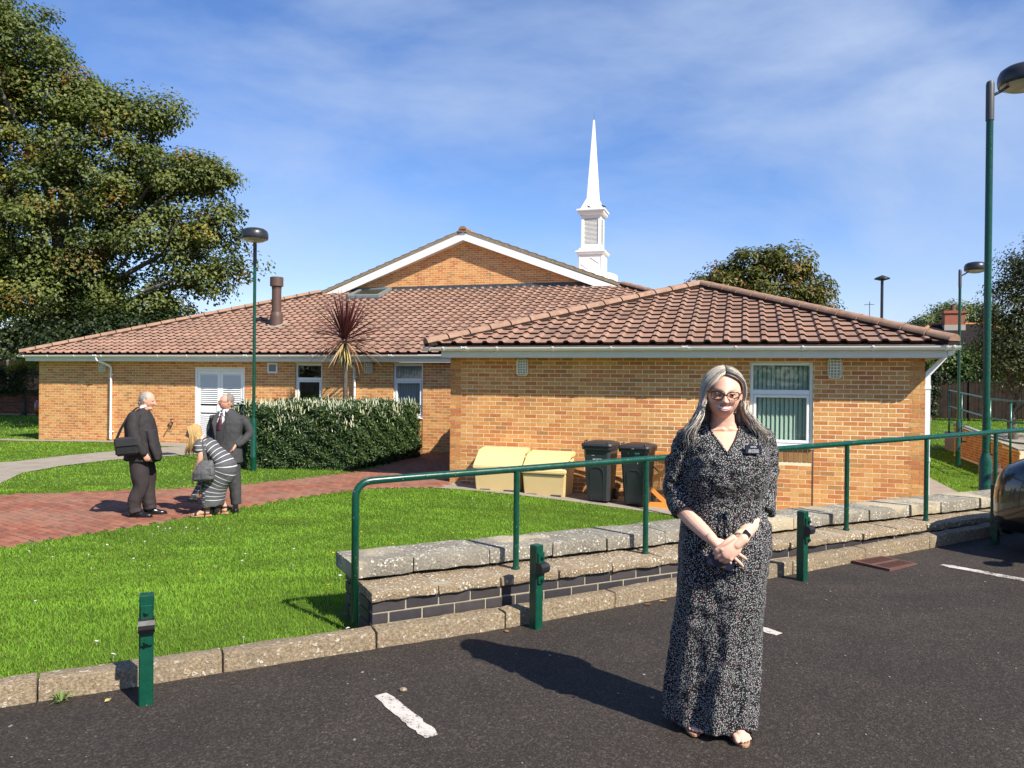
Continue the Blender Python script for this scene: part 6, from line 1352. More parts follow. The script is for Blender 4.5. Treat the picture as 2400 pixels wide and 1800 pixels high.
# legs and feet
for (hx, hy), (fx, fy), yw in (((.08, .03), (.055, -.02), .05), ((-.08, .04), (-.095, .075), -.25)):
    bd.chain([(hx, hy, .88), (fx*.9+hx*.1, hy*.5+fy*.5+.01, .46), (fx, fy+.05, .10)], [.075, .050, .034]); M = Matrix.Rotation(yw, 3, 'Z'); F = Vector((fx, fy, 0))
    bd.chain([F+M @ Vector((0, .05, .055)), F+M @ Vector((0, -.03, .052)), F+M @ Vector((0, -.10, .034))], [.032, .034, .024], 14)
    bd.ell(F+M @ Vector((0, -.085, .032)), (.043, .05, .017), M); bd.ell(F+M @ Vector((0, .055, .04)), (.028, .032, .03), M)
    for i, (tx, ty, tr) in enumerate(((-.030, -.138, .0125), (-.010, -.143, .0095), (.006, -.138, .009), (.021, -.130, .0085), (.034, -.119, .0075))):
        tx = tx if fx > 0 else -tx; bd.chain([F+M @ Vector((tx*.9, -.10, .032)), F+M @ Vector((tx, ty, .027))], [tr, tr*.95], 8)
# hands: her left lies over her right
finger_hand(bd, (-.080, -.170, .897), (.66, -.10, -.66), (.55, -.05, .60), (.15, -1, .05), ((.1, .25, .2), (.1, .25, .2), (.3, .6, .5), (.5, .8, .6)), L=(.078, .086, .078, .06), splay=.16)
finger_hand(bd, (.022, -.194, .902), (-.72, -.10, -.60), (-.60, -.02, .74), (-.1, -1, .12), ((.55, .75, .5), (.60, .8, .5), (.62, .8, .5), (.6, .8, .5)), thumb=((-.03, -.004, .020), (-.066, -.012, -.002), (-.102, -.004, -.034)), r=.0086)
me = bd.solid('body', .0032, 1, .5); V = co_of(me)
C = skin_cols(V, HC, hR, (.72, .43, .315), (.56, .20, .17), (.36, .24, .17))
ch = (V[:, 2] > 1.2) & (V[:, 2] < 1.40); C[ch] *= np.array([1.0, .93, .90])
toe = np.zeros(len(V), bool); set_col(me, C); part('body', me, M_skin, wom)
eyes(HC, hR, wom, .86)
def hp(x, y, z): return hR @ Vector((x, y, z))+HC
# mouth: lips around a toothy smile
mo = MB(); mo.rings([[hp(x, -.0795+x*x*15, -.0590+.004*math.cos(k*.785)+.0075*(x/.026)**2*1.0-.0015) for k in range(8)] if False else [hp(x, -.0935+x*x*16+.003*math.sin(k*.785), -.0560+8.5*x*x+(.0062*(1-(x/.0305)**2)+.0008)*math.cos(k*.785)) for k in range(8)] for x in (-.0295, -.020, -.010, 0, .010, .020, .0295)]); mo.build('mouth', M_mouth, wom, True)
te = MB()
for i in range(-6, 6): x = i*.0047+.00235; te.box(hp(x, -.1015+x*x*17, -.0532+8.5*x*x), (.0046, .0030, .0108-abs(x)*.13), hR, .0007)
te.build('teeth', M_teeth, wom)
M_lip = simple('lip', (.60, .25, .21), .4, .06, 60)
for nm, dz, rr_, k_ in (('upper_lip', .0078, .0024, 2.2), ('lower_lip', -.0082, .0034, 13.5)):
    MB().tube([hp(x, -.1002+x*x*16-(.001 if dz < 0 else 0), -.0560+8.5*x*x+dz*(1-(x/.0335)**2)) for x in np.linspace(-.0325, .0325, 11)], [rr_*(1-.75*(abs(x)/.0325)**2) for x in np.linspace(-.0325, .0325, 11)], 8).build(nm, M_lip, wom, True)
# glasses
M_tort = simple('tortoise_frame', (.050, .022, .015), .25, .35, 90)
t = NT('tinted_lens'); t.t.nodes.remove(t.b); tr = t.n('ShaderNodeBsdfTransparent'); tr.inputs[0].default_value = (.84, .77, .72, 1); gl = t.n('ShaderNodeBsdfGlossy'); gl.inputs['Roughness'].default_value = .03; ms = t.n('ShaderNodeMixShader'); ms.inputs[0].default_value = .05; t.l(tr.outputs[0], ms.inputs[1]); t.l(gl.outputs[0], ms.inputs[2]); t.l(ms.outputs[0], t.out.inputs[0]); M_lens2 = t.m
def glasses(hpf, parent, mat, lens_mat, kx=1.0, rr=.0026, cat=.006, hh=.0185, ww=.0270, yb=-.105, arm_in=.080):
    g = thing_part = MB(); outl = {}
    for s_ in (-1, 1):
        o = []
        for k in range(20):
            a = 2*math.pi*k/20; ca, sa_ = math.cos(a), math.sin(a); x = ww*math.copysign(abs(ca)**.8, ca); z = hh*math.copysign(abs(sa_)**.85, sa_)+(cat*max(0, ca)**1.5 if sa_ > -.3 else 0); xx = s_*(.0325+x); o.append(hpf(xx, yb+abs(xx)**2*4.2, .0005+z))
        g.tube(o+[o[0], o[1]], rr, 6, False); outl[s_] = o
        g.tube([hpf(s_*.058, yb+.015, .013), hpf(s_*.072, yb+.035, .014), hpf(s_*arm_in, -.02, .012), hpf(s_*arm_in, .01, .010)], rr*1.1, 6)
    g.tube([hpf(-.008, yb, .004), hpf(0, yb-.002, .0065), hpf(.008, yb, .004)], rr*1.1, 6); go_ = g.build('glasses', mat, parent, True)
    for s_ in (-1, 1): l = MB(); l.add(outl[s_], [tuple(range(20))]); l.build('lens', lens_mat, go_)
glasses(hp, wom, M_tort, M_lens2)
# dress
def fold(a, z):
    k = max(0, min(1, (1.02-z)/.9)); up = max(0, min(1, (z-1.10)/.05))*max(0, min(1, (1.25-z)/.1))
    gath = math.exp(-((z-1.05)/.07)**2)
    return k*(.070*math.sin(5*a+1.2+z*.8)+.055*math.sin(9*a+2.0*z)+.026*math.sin(14*a-1.3*z+1)+.012*math.sin(23*a+z))+gath*(.020*math.sin(21*a)+.012*math.sin(34*a+1))+up*(.012*math.sin(8*a+z*14)+.010*math.sin(13*a-z*11))
ds = Blob(); drs = [(-.040, .045, .028, .196, .150, -.62), (-.038, .045, .10, .196, .150, -.58), (-.030, .04, .25, .194, .150, -.48), (-.018, .035, .42, .194, .150, -.36), (-.006, .025, .58, .195, .150, -.25), (.004, .02, .72, .197, .150, -.18), (.012, .015, .84, .202, .150, -.12), (.013, .015, .95, .194, .142, -.06), (.012, .015, 1.03, .176, .130), (.012, .012, 1.06, .168, .126), (.012, .008, 1.09, .178, .136), (.014, .0, 1.13, .186, .144), (.016, -.004, 1.19, .190, .150), (.018, -.002, 1.25, .190, .148), (.018, .008, 1.30, .188, .126), (.016, .02, 1.335, .176, .102), (.014, .028, 1.36, .140, .083), (.008, .028, 1.378, .098, .072), (.004, .022, 1.392, .072, .066)]
zs = np.concatenate([np.linspace(.028, 1.30, 62), [1.335, 1.36, 1.378, 1.392]]); arr = np.array([r_+((0,) if len(r_) == 5 else ()) for r_ in drs]); rows = [tuple(np.interp(z, arr[:, 2], arr[:, k]) if k != 2 else z for k in range(6)) for z in zs]
ds.loft(rows, 120, 2.3, fold)
def sleeve(sh, el, hem, r0, r1, r2): ds.chain([sh, ((Vector(sh)+Vector(el))/2+Vector((math.copysign(.012, sh[0]), .01, 0))), el, hem], [r0, r1, r2, r2*.97], 24, caps=False)
for s_, sx in ((-1, -.156), (1, .180)): ds.chain([(.012+s_*.06, .02, 1.362), (.012+s_*.11, .016, 1.352), (sx, .012, 1.320)], [.046, .057, .063])
sleeve((.186, .015, 1.318), (.203, .048, 1.10), (.168, -.004, 1.005), .060, .060, .062); sleeve((-.158, .02, 1.315), (-.196, .055, 1.10), (-.172, .0, 1.002), .060, .060, .062)
me = ds.solid('dress', .0055, 1, .5)
msk = lambda V: np.where(V[:, 2] > .9, 1., .5)
wrinkle(me, .013, 13, 3.3, (1, 1, 1.2), msk); wrinkle(me, .012, 7, 5.3, (1.6, 1.6, .35), lambda V: np.where(V[:, 2] < 1.0, 1., .3))
def vneck(c):
    if c.y > .02: return c.z > 1.385
    w_ = np.interp(c.z, [1.272, 1.345, 1.40], [.0, .050, .072]); return c.z > 1.272 and abs(c.x+.014-.10*(c.z-1.27)) < w_
from mathutils.bvhtree import BVHTree
_bv = BVHTree.FromPolygons([v.co[:] for v in me.vertices], [tuple(p.vertices) for p in me.polygons])
cut(me, vneck); dro_ = part('dress', me, M_print_d, wom)
nk = []
for sgn, zz_ in ((-1, np.linspace(1.392, 1.274, 12)), (1, np.linspace(1.274, 1.392, 12))):
    for z in zz_:
        x = -.014+.10*(z-1.27)+sgn*(np.interp(z, [1.272, 1.345, 1.40], [.0, .050, .072])+.001); h_ = _bv.ray_cast(Vector((x, -1, z)), Vector((0, 1, 0)))[0]
        if h_: nk.append((x, h_.y-.001, z))
MB().tube(nk, .0055, 8).build('neckline', M_print_d, wom, True)
tie = MB(); tie.tube([(-.01, -.145, 1.045), (-.02, -.155, 1.0), (-.012, -.158, .93), (-.018, -.160, .86)], .005, 6); tie.tube([(-.004, -.147, 1.045), (.012, -.157, 1.01), (.006, -.160, .95), (.012, -.160, .89)], .005, 6); tie.tube([(-.03, -.142, 1.05), (-.012, -.150, 1.045), (.02, -.145, 1.05)], .007, 6); tie.build('waist_tie', M_print_d, wom, True)
# hair
M_hair = attr_mat('hair_strands', .55, .30, 140, .3, 400, .001, spec=.25)
hairg = np.random.default_rng(21)
def hair_locks(front_cut, n, colf, R_=(.0985, .109, .1250), zc=.0, end=(1.372, .03), flare=.060, wdt=(.0026, .0058)):
    b = MB()
    for i in range(n):
        s_ = -1 if i % 2 else 1; v_ = hairg.random()**.85; yr = -.070+.150*v_; lo = front_cut[s_]; ye = lo+(.092-lo)*v_; sh = hairg.uniform(.88, 1.03); a, bb_, c_ = (q*sh for q in R_); pts = []; nA = 8
        for k in range(nA):
            f = k/(nA-1); ph = R(1.5+hairg.uniform(-1, 3))+(R(100))*f; y = yr+(ye-yr)*f**1.1-(.024 if s_ < 0 else .018)*math.sin(math.pi*min(1, f*(1.08 if s_ < 0 else 1.65)))*max(0, 1-v_/.30); kk = math.sqrt(max(.08, 1-(y/(bb_*1.02))**2)); pts.append(Vector((s_*(a*math.sin(ph)*kk**.8+.001), y, zc+c_*math.cos(ph)*kk**.6+.002)))
        pts = [hR @ p+HC for p in pts]; e = pts[-1]; ez = end[0]+hairg.normal(0, end[1])-.012*(v_ > .5); L_ = e.z-ez; ph0 = hairg.uniform(0, 6); wv = hairg.uniform(.003, .009); fl = flare*hairg.uniform(.55, 1.25)*(1.25 if s_ > 0 else 1.0); fy = (hairg.uniform(-.05, .01) if s_ < 0 else hairg.uniform(-.07, -.01)) if v_ < .45 else hairg.uniform(-.01, .03)
        for k in range(1, 9):
            f = k/8; zf__ = min(1.08, max(0, (1.515-(e.z-L_*f))/.145)); pts.append(Vector((e.x+s_*fl*zf__**1.8+wv*math.sin(ph0+f*7), e.y+fy*f**1.5+wv*.8*math.cos(ph0+f*6), e.z-L_*f+.006*math.sin(f*5+ph0))))
        w_ = hairg.uniform(*wdt); n_ = len(pts); b.col = colf(); b.tube(pts, [w_*(.55+.45*min(1, j/4))*(1 if j < n_-4 else (n_-j)/4.6) for j in range(n_)], 6, True, flat=.45)
    return b
def grey(): q = hairg.random(); k = hairg.uniform(.75, 1.15); base = (.50, .445, .37) if q < .58 else ((.33, .285, .23) if q < .76 else (.62, .575, .50)); return tuple(x*k for x in base)
cap = MB(); cap.col = (.34, .30, .25)
rs = []
for i in range(19):
    ph = R(5+i*7.2); rr = []
    for k in range(40):
        th = 2*math.pi*k/40; x, y, z = .081*math.sin(ph)*math.cos(th), .100*math.sin(ph)*math.sin(th), .1175*math.cos(ph)
        if y < 0 and z < .088: y = max(y, .018 if z < .05 else -.012)
        rr.append(hR @ Vector((x, y, z+.001))+HC)
    rs.append(rr)
cap.rings(rs); hb_ = hair_locks({-1: -.050, 1: .016}, 1300, grey)
cap.add(hb_.v, []); o_ = len(cap.v)-len(hb_.v); cap.f += [tuple(i+o_ for i in f) for f in hb_.f]; cap.mi += hb_.mi; cap.c += hb_.c
hb2 = hair_locks({-1: -.052, 1: .012}, 130, grey, R_=(.101, .111, .128), flare=.07, wdt=(.0014, .0030)); o_ = len(cap.v); cap.v += hb2.v; cap.f += [tuple(i+o_ for i in f) for f in hb2.f]; cap.mi += hb2.mi; cap.c += hb2.c
for i in range(260):
    x0 = hairg.uniform(-.082, .082); cap.col = tuple(v*.8 for v in grey()); y0 = .105*math.sqrt(max(.05, 1-(x0/.100)**2)); L0 = [hR @ Vector((x0*.9, y0*.9, .05))+HC, hR @ Vector((x0, y0*1.0, .0))+HC, hR @ Vector((x0*1.02, y0*.95, -.06))+HC]; e = L0[-1]; q = hairg.normal(0, .006)
    cap.tube(L0+[Vector((e.x*1.06+q, e.y-.012, e.z-.05)), Vector((e.x*1.15+q*2, e.y-.01+abs(x0)*.1, 1.385+hairg.normal(0, .015)))], [.004, .007, .008, .007, .001], 5, True, flat=.5)
cap.build('hair', M_hair, wom, True)
# watch, ring, badge, phone, sandals
fw_ = (Vector((.026, -.175, .905))-Vector((.12, -.06, .965))).normalized(); wc = Vector((.026, -.175, .905))-fw_*.022; u_ = fw_.cross(Vector((0, -1, .2))).normalized(); n_ = u_.cross(fw_).normalized()
if n_.y > 0: n_ = -n_
st_ = MB(); st_.rings([[wc+fw_*dx+(u_*math.cos(k*.3927)+n_*math.sin(k*.3927))*.0345 for k in range(16)] for dx in (-.0135, .0135)]); wt = st_.build('watch_strap', simple('watch_cream', (.62, .55, .36), .5), wom, 40)
M = Matrix((fw_, u_, n_)).transposed(); wb = MB(); wb.box(wc+n_*.035, (.040, .036, .012), M, .005); wb.build('watch_face', simple('watch_black', (.008, .008, .009), .08), wt)
MB().rings([[Vector((-.052, -.215, .800))+Vector((math.cos(k*.628)*.0095, math.sin(k*.628)*.0095, math.cos(k*.628)*.003+q)) for k in range(10)] for q in (-.002, .002)]).build('ring', simple('gold', (.55, .36, .12), .25, .05, metal=1.), wom)
bg_ = thing_b = MB(); bg_.box((0, 0, 0), (.078, .006, .040), None, .003); bo = bg_.build('name_badge', simple('badge_black', (.006, .006, .012), .25), wom); bo.location = (.094, -.139, 1.296); bo.rotation_euler = (R(-12), R(2), R(8))
text('SISTER', .0095, (0, -.0036, .011), (math.pi/2, 0, 0), M_print, bo); 
for i, s_ in enumerate(('THE CHURCH OF', 'JESUS CHRIST', 'OF LATTER-DAY SAINTS')): text(s_, (.0058, .0082, .0045)[i], (0, -.0036, (-.001, -.0075, -.0135)[i]), (math.pi/2, 0, 0), M_print, bo)
ph = thing('phone', 'dark navy phone held under the clasped hands of the grey haired woman', 'phone', (wx-.050, wy-.172, wz+.815)); p_ = MB(); p_.box((0, 0, 0), (.118, .010, .066), Matrix.Rotation(R(18), 3, 'Y'), .005); p_.build('case', simple('phone_navy', (.006, .008, .030), .4), ph)
M_sole = simple('sandal_sole', (.34, .19, .11), .6, .1, 20); M_strap = simple('sandal_strap', (.035, .022, .018), .4, .15, 30)
for (fx, fy), yw in (((.055, -.02), .05), ((-.095, .075), -.25)):
    M = Matrix.Rotation(yw, 3, 'Z'); F = Vector((fx, fy, 0)); so = MB(); mm = 1 if fx > 0 else -1; ol = [(mm*.048*math.sin(a)*(1-.25*math.cos(a*.5+.6)**2)*(1+.12*math.cos(a)), -.028-.128*math.cos(a)) for a in np.linspace(0, 2*math.pi, 25)[:-1]]
    so.rings([[F+M @ Vector((x*k, y*k, z)) for x, y in ol] for z, k in ((.001, .97), (.004, 1), (.013, 1), (.016, .97))]); sd_ = so.build('sandal', M_sole, wom)
    for yy, hh_, wd in ((-.088, .056, .018), (-.03, .085, .012)):
        sp = MB(); sp.rings([[F+M @ Vector((.050*math.cos(a), yy+q, .012+(hh_-.004)*math.sin(a))) for a in np.linspace(0, math.pi, 12)] for q in (-wd, wd)], False, False); sp.build('strap', M_strap, sd_, True)

# ======== tools for the three people on the path
def suit(name, c, rough=.8): return simple(name, c, rough, .10, 14, .15, 250, spec=.25)
def shoe(parent, mat, F, yw, L=.285, name='shoe'):
    M = Matrix.Rotation(yw, 3, 'Z'); F = Vector(F); b = Blob(); b.chain([F+M @ Vector((-.07, 0, .05)), F+M @ Vector((.02, 0, .055)), F+M @ Vector((.12, 0, .036))], [.042, .046, .030], 12); b.ell(F+M @ Vector((.10, 0, .034)), (.10, .048, .034), M); b.ell(F+M @ Vector((-.07, 0, .04)), (.05, .042, .04), M)
    so = MB(); ol = [(-.115, -.03), (-.06, -.042), (.06, -.042), (.13, -.05), (.19, -.03), (.205, 0), (.19, .03), (.13, .05), (.06, .042), (-.06, .042), (-.115, .03)]; so.rings([[F+M @ Vector((x, y, z)) for x, y in ol] for z in (0, .022)])
    o = part(name, b.solid('shoe', .009, 2), mat, parent); so.build('sole', M_black, o)
M_shoe = simple('shoe_black', (.010, .010, .010), .25, .1)

# ======== stout man in profile, facing right
px_, py_ = -5.11, 10.65; pz_ = float(lawn_z(px_, py_))+.012
man1 = thing('person', 'stout grey haired man in a dark suit standing side on, facing right', 'person', (px_, py_, pz_), R(8))
M_suit1 = suit('suit_charcoal_brown', (.030, .026, .027)); M_trs1 = suit('trousers_brown', (.036, .029, .030))
HC1 = Vector((.045, 0, 1.605)); b = Blob(); R1 = head_mesh(b, HC1, .080, .104, .128, R(90), R(12), 0, smile=.5, nose=1.15, male=True)
b.chain([(.0, 0, 1.44), (.02, 0, 1.53)], [.072, .066]); b.ell((.07, 0, 1.50), (.055, .05, .035)); b.loft([(-.03, 0, .9, .16, .19), (-.03, 0, 1.2, .17, .2), (-.04, 0, 1.38, .12, .2), (-.02, 0, 1.45, .07, .08)], 20)
for s_, hx, hz in ((-1, .120, .865), (1, .055, .86)):
    ys = s_*.245; finger_hand(b, (hx-.03, ys, hz+.04), (.45, 0, -.9), (.8, -s_*.2, .4), (.3, s_*.9, .1), (.5, .7, .5), r=.0095, thumb=((.01, -s_*.02, -.02), (.035, -s_*.03, -.05), (.045, -s_*.03, -.075)))
me = b.solid('body', .0075, 2); set_col(me, skin_cols(co_of(me), HC1, R1, (.60, .31, .22), (.42, .17, .14), (.30, .24, .19), True)); part('body', me, M_skin, man1)
def h1(x, y, z): return R1 @ Vector((x, y, z))+HC1
eyes(HC1, R1, man1)
hb_ = Blob(); hb_.ell(h1(0, .032, .024), (.084, .078, .101), R1); hb_.ell(h1(0, .070, -.035), (.062, .036, .06), R1)
for s_ in (-1, 1): hb_.ell(h1(s_*.070, .025, .030), (.016, .052, .040), R1)
me = hb_.solid('hair', .007, 1); wrinkle(me, .006, 40, 2, (1, 1, 2.5)); set_col(me, np.tile([[.26, .24, .22]], (len(me.vertices), 1))*np.random.default_rng(3).uniform(.75, 1.2, (len(me.vertices), 1))); part('hair', me, M_hair, man1)
j = Blob(); j.secs([((-.005, 0, .775), (1, 0, -.05), (0, 1, 0), .235, .235), ((-.01, 0, .9), (1, 0, -.04), (0, 1, 0), .222, .238), ((-.015, 0, 1.05), (1, 0, 0), (0, 1, 0), .212, .24), ((-.028, 0, 1.2), (1, 0, .05), (0, 1, 0), .202, .245), ((-.045, 0, 1.33), (1, 0, .12), (0, 1, 0), .180, .245), ((-.045, 0, 1.42), (1, 0, .2), (0, 1, 0), .135, .20), ((-.03, 0, 1.475), (1, 0, .25), (0, 1, 0), .085, .11), ((-.015, 0, 1.505), (1, 0, .3), (0, 1, 0), .066, .076)], 32)
for s_ in (-1, 1): j.chain([(-.055, s_*.19, 1.385), (-.05, s_*.265, 1.22), (.005 if s_ < 0 else -.03, s_*.28, 1.07), (.085 if s_ < 0 else .02, s_*.255, .905)], [.092, .084, .076, .058], 18)
j.secs([((.13, -.09, 1.20), (1, 0, 0), (0, 1, 0), .06, .13), ((.175, -.10, 1.0), (1, 0, 0), (0, 1, 0), .06, .13), ((.215, -.10, .88), (1, 0, 0), (0, 1, 0), .058, .12), ((.225, -.10, .80), (1, 0, 0), (0, 1, 0), .045, .10)], 20)
me = j.solid('jacket', .010, 3); wrinkle(me, .012, 5, 1.3, (1.2, 1.2, .9)); wrinkle(me, .004, 16, 4.3, (1.3, 1.3, .7)); part('jacket', me, M_suit1, man1)
tr_ = Blob()
for s_, (kx, kz), (ax_, az_) in ((-1, (.0, .42), (-.055, .07)), (1, (.035, .42), (.07, .085))):
    tr_.chain([(-.03, s_*.09, .86), (kx-.01, s_*.10, kz+.18), (kx, s_*.10, kz), (ax_-.02, s_*.105, .20), (ax_, s_*.105, az_)], [.128, .120, .100, .092, .090], 18, caps=False)
tr_.ell((-.02, 0, .86), (.17, .19, .13)); me = tr_.solid('trousers', .010, 3); wrinkle(me, .015, 7, 8.1, (1.3, 1.3, .6), lambda V: np.clip(1.15-V[:, 2], .2, 1)); wrinkle(me, .012, 13, 2.1, (.6, .6, 1.3), lambda V: np.clip(.35-V[:, 2], 0, .3)*3); part('trousers', me, M_trs1, man1)
shoe(man1, M_shoe, (-.03, -.11, 0), R(-4)); shoe(man1, M_shoe, (.085, .11, .0), R(10))
sc_ = Blob(); sc_.secs([((.005, 0, 1.50), (1, 0, .35), (0, 1, 0), .078, .083), ((.022, 0, 1.545), (1, 0, .35), (0, 1, 0), .076, .078)], 24, 2); part('shirt_collar', sc_.solid('collar', .006, 1), simple('shirt_white', (.66, .66, .68), .7), man1)
bag = thing('shoulder_bag', 'black laptop bag hanging behind the hip of the stout man', 'bag', (px_, py_, pz_), R(8)); b = MB(); b.box((-.105, -.315, 1.00), (.29, .10, .25), Matrix.Rotation(R(-5), 3, 'Y') @ Matrix.Rotation(R(6), 3, 'Z'), .03); b.build('bag_body', M_black, bag); b = MB(); b.box((-.105, -.345, 1.055), (.295, .075, .14), Matrix.Rotation(R(-5), 3, 'Y') @ Matrix.Rotation(R(6), 3, 'Z'), .025); b.build('flap', simple('bag_flap', (.016, .016, .018), .6), bag)
b = MB(); b.rings([[(x, y-.012, z), (x, y+.012, z), (x+.035, y+.012, z+.01), (x+.035, y-.012, z+.01)] for x, y, z in ((-.255, -.32, 1.09), (-.20, -.30, 1.24), (-.12, -.24, 1.42), (-.06, -.10, 1.515), (-.05, .05, 1.50))]); b.build('strap', simple('strap_black', (.006, .006, .007), .5), bag)

# ======== man in a grey three-piece suit, looking left
px_, py_ = -4.17, 11.2; pz_ = float(lawn_z(px_, py_))+.012
man2 = thing('person', 'man with glasses in a grey three piece suit and burgundy tie, hand in his pocket', 'person', (px_, py_, pz_), R(0))
M_suit2 = suit('suit_grey', (.046, .046, .048)); M_vest = suit('waistcoat_grey', (.040, .040, .042)); M_shirt = MATS['shirt_white']; M_tie = simple('tie_burgundy', (.055, .010, .020), .5, .2, 60)
HC2 = Vector((.018, -.02, 1.575)); b = Blob(); R2 = head_mesh(b, HC2, .078, .100, .124, R(-52), R(-2), 0, smile=.6, nose=1.1, male=True)
b.chain([(.02, .01, 1.40), (.02, 0, 1.50)], [.062, .060]); b.loft([(.02, 0, .9, .17, .12), (.02, 0, 1.2, .17, .12), (.02, 0, 1.36, .16, .09), (.02, 0, 1.43, .06, .06)], 20)
for s_, hx, hy, hz in ((1, .175, -.09, .95), (-1, -.17, -.07, .93)): finger_hand(b, (hx, hy, hz), (-s_*.5, -.1, -.85), (0, -1, .1), (s_*.9, 0, -.4), (.3, .4, .4), r=.0095, thumb=((0, -.03, -.02), (-s_*.01, -.05, -.05), (-s_*.02, -.055, -.07)))
me = b.solid('body', .0075, 2); set_col(me, skin_cols(co_of(me), HC2, R2, (.60, .30, .21), (.45, .18, .15), (.20, .15, .11), True)); part('body', me, M_skin, man2)
def h2_(x, y, z): return R2 @ Vector((x, y, z))+HC2
eyes(HC2, R2, man2); glasses(h2_, man2, simple('glasses_black', (.010, .010, .010), .3), M_lens2, hh=.016, cat=.0, rr=.0026, yb=-.112, arm_in=.084)
te = MB(); te.rings([[h2_(x, -.106+x*x*14+.002*math.sin(k*1.05), -.060+5*x*x+.0035*math.cos(k*1.05)*(1-(x/.022)**2)) for k in range(6)] for x in (-.021, -.012, 0, .012, .021)]); te.build('teeth', M_teeth, man2, True)
hb_ = Blob(); hb_.ell(h2_(0, .026, .040), (.081, .083, .092), R2); hb_.ell(h2_(0, .070, -.02), (.066, .038, .062), R2)
for s_ in (-1, 1): hb_.ell(h2_(s_*.068, .012, .030), (.017, .040, .038), R2)
me = hb_.solid('hair', .007, 1); wrinkle(me, .005, 45, 2, (1, 1, 2.5)); set_col(me, np.tile([[.20, .165, .135]], (len(me.vertices), 1))*np.random.default_rng(4).uniform(.75, 1.2, (len(me.vertices), 1))); part('hair', me, M_hair, man2)
j = Blob(); j.loft([(.02, 0, .70, .235, .150), (.02, 0, .85, .222, .148), (.02, 0, 1.0, .205, .140), (.02, 0, 1.15, .215, .145), (.02, 0, 1.28, .222, .142), (.02, .005, 1.37, .205, .118), (.02, .01, 1.42, .14, .092), (.02, .012, 1.465, .085, .075), (.02, .012, 1.485, .072, .068)], 40, 2.4)
j.chain([(.20, .01, 1.36), (.285, .06, 1.24), (.325, .07, 1.12), (.26, -.02, 1.02), (.185, -.085, .955)], [.072, .064, .060, .055, .050], 18, caps=False); j.chain([(-.165, .01, 1.36), (-.225, .05, 1.22), (-.235, .03, 1.10), (-.205, -.04, 1.0), (-.17, -.07, .945)], [.072, .064, .060, .055, .050], 18, caps=False)
me = j.solid('jacket', .010, 3); wrinkle(me, .009, 6, 1.9, (1.2, 1.2, .8)); wrinkle(me, .004, 16, 6.3, (1.2, 1.2, .8))
def openf(c):
    w_ = np.interp(c.z, [.74, .95, 1.02, 1.30, 1.42, 1.5], [.0, .02, .05, .085, .065, .06]); return c.y < -.03 and c.z > .74 and abs(c.x+.03-.05*(c.z-1.2)) < w_
cut(me, openf); part('jacket', me, M_suit2, man2)
w2_ = Blob(); w2_.loft([(.005, -.012, .86, .19, .128), (.005, -.012, 1.0, .175, .125), (.005, -.010, 1.15, .185, .130), (.005, -.010, 1.28, .185, .125), (.01, 0, 1.36, .16, .10)], 32, 2.4); me = w2_.solid('waistcoat', .009, 2)
cut(me, lambda c: c.y < -.02 and c.z > 1.21 and abs(c.x+.035) < (c.z-1.21)*.55); part('waistcoat', me, M_vest, man2)
s2 = Blob(); s2.loft([(.0, -.012, 1.0, .165, .118), (.0, -.010, 1.2, .175, .120), (.0, -.008, 1.30, .16, .112), (.01, 0, 1.38, .11, .088), (.015, .0, 1.43, .072, .072), (.015, -.004, 1.475, .066, .068)], 30); part('shirt', s2.solid('shirt', .008, 2), M_shirt, man2)
for s_ in (-1, 1): b = MB(); b.add([(-.02+s_*.004, -.085, 1.425), (-.02+s_*.06, -.060, 1.455), (-.02+s_*.075, -.075, 1.405), (-.02+s_*.035, -.105, 1.375), (-.02+s_*.004, -.080, 1.425), (-.02+s_*.06, -.054, 1.455), (-.02+s_*.075, -.068, 1.405), (-.02+s_*.035, -.098, 1.375)], [(0, 1, 2, 3), (4, 7, 6, 5), (0, 4, 5, 1), (1, 5, 6, 2), (2, 6, 7, 3), (3, 7, 4, 0)]); b.build('collar', M_shirt, man2)
b = MB(); b.rings([[(cx-w_, y, z), (cx, y-.012, z), (cx+w_, y, z), (cx, y+.01, z)] for cx, y, z, w_ in ((-.02, -.092, 1.425, .024), (-.022, -.105, 1.39, .018), (-.03, -.128, 1.33, .026), (-.04, -.136, 1.26, .034), (-.045, -.138, 1.18, .036))]); b.build('tie', M_tie, man2)
for s_ in (-1, 1): b = MB(); b.add([(-.02+s_*.045, -.078, 1.46), (-.02+s_*.095, -.105, 1.40), (-.025+s_*.125, -.138, 1.29), (-.03+s_*.105, -.146, 1.25), (-.035+s_*.055, -.150, 1.03), (-.03+s_*.06, -.135, 1.25), (-.02+s_*.035, -.085, 1.43)], [(0, 1, 2, 3, 4, 5, 6)]); b.build('lapel', M_suit2, man2)
tr_ = Blob(); tr_.ell((.02, 0, .86), (.19, .13, .12))
for s_ in (-1, 1): tr_.chain([(.02+s_*.09, 0, .84), (.02+s_*.115, -.01, .5), (.02+s_*.14, 0, .09)], [.108, .088, .076], 18, caps=False)
me = tr_.solid('trousers', .010, 3); wrinkle(me, .010, 9, 5.1); part('trousers', me, M_suit2, man2)
shoe(man2, M_shoe, (-.14, -.04, 0), R(-140)); shoe(man2, M_shoe, (.16, -.03, 0), R(-70))

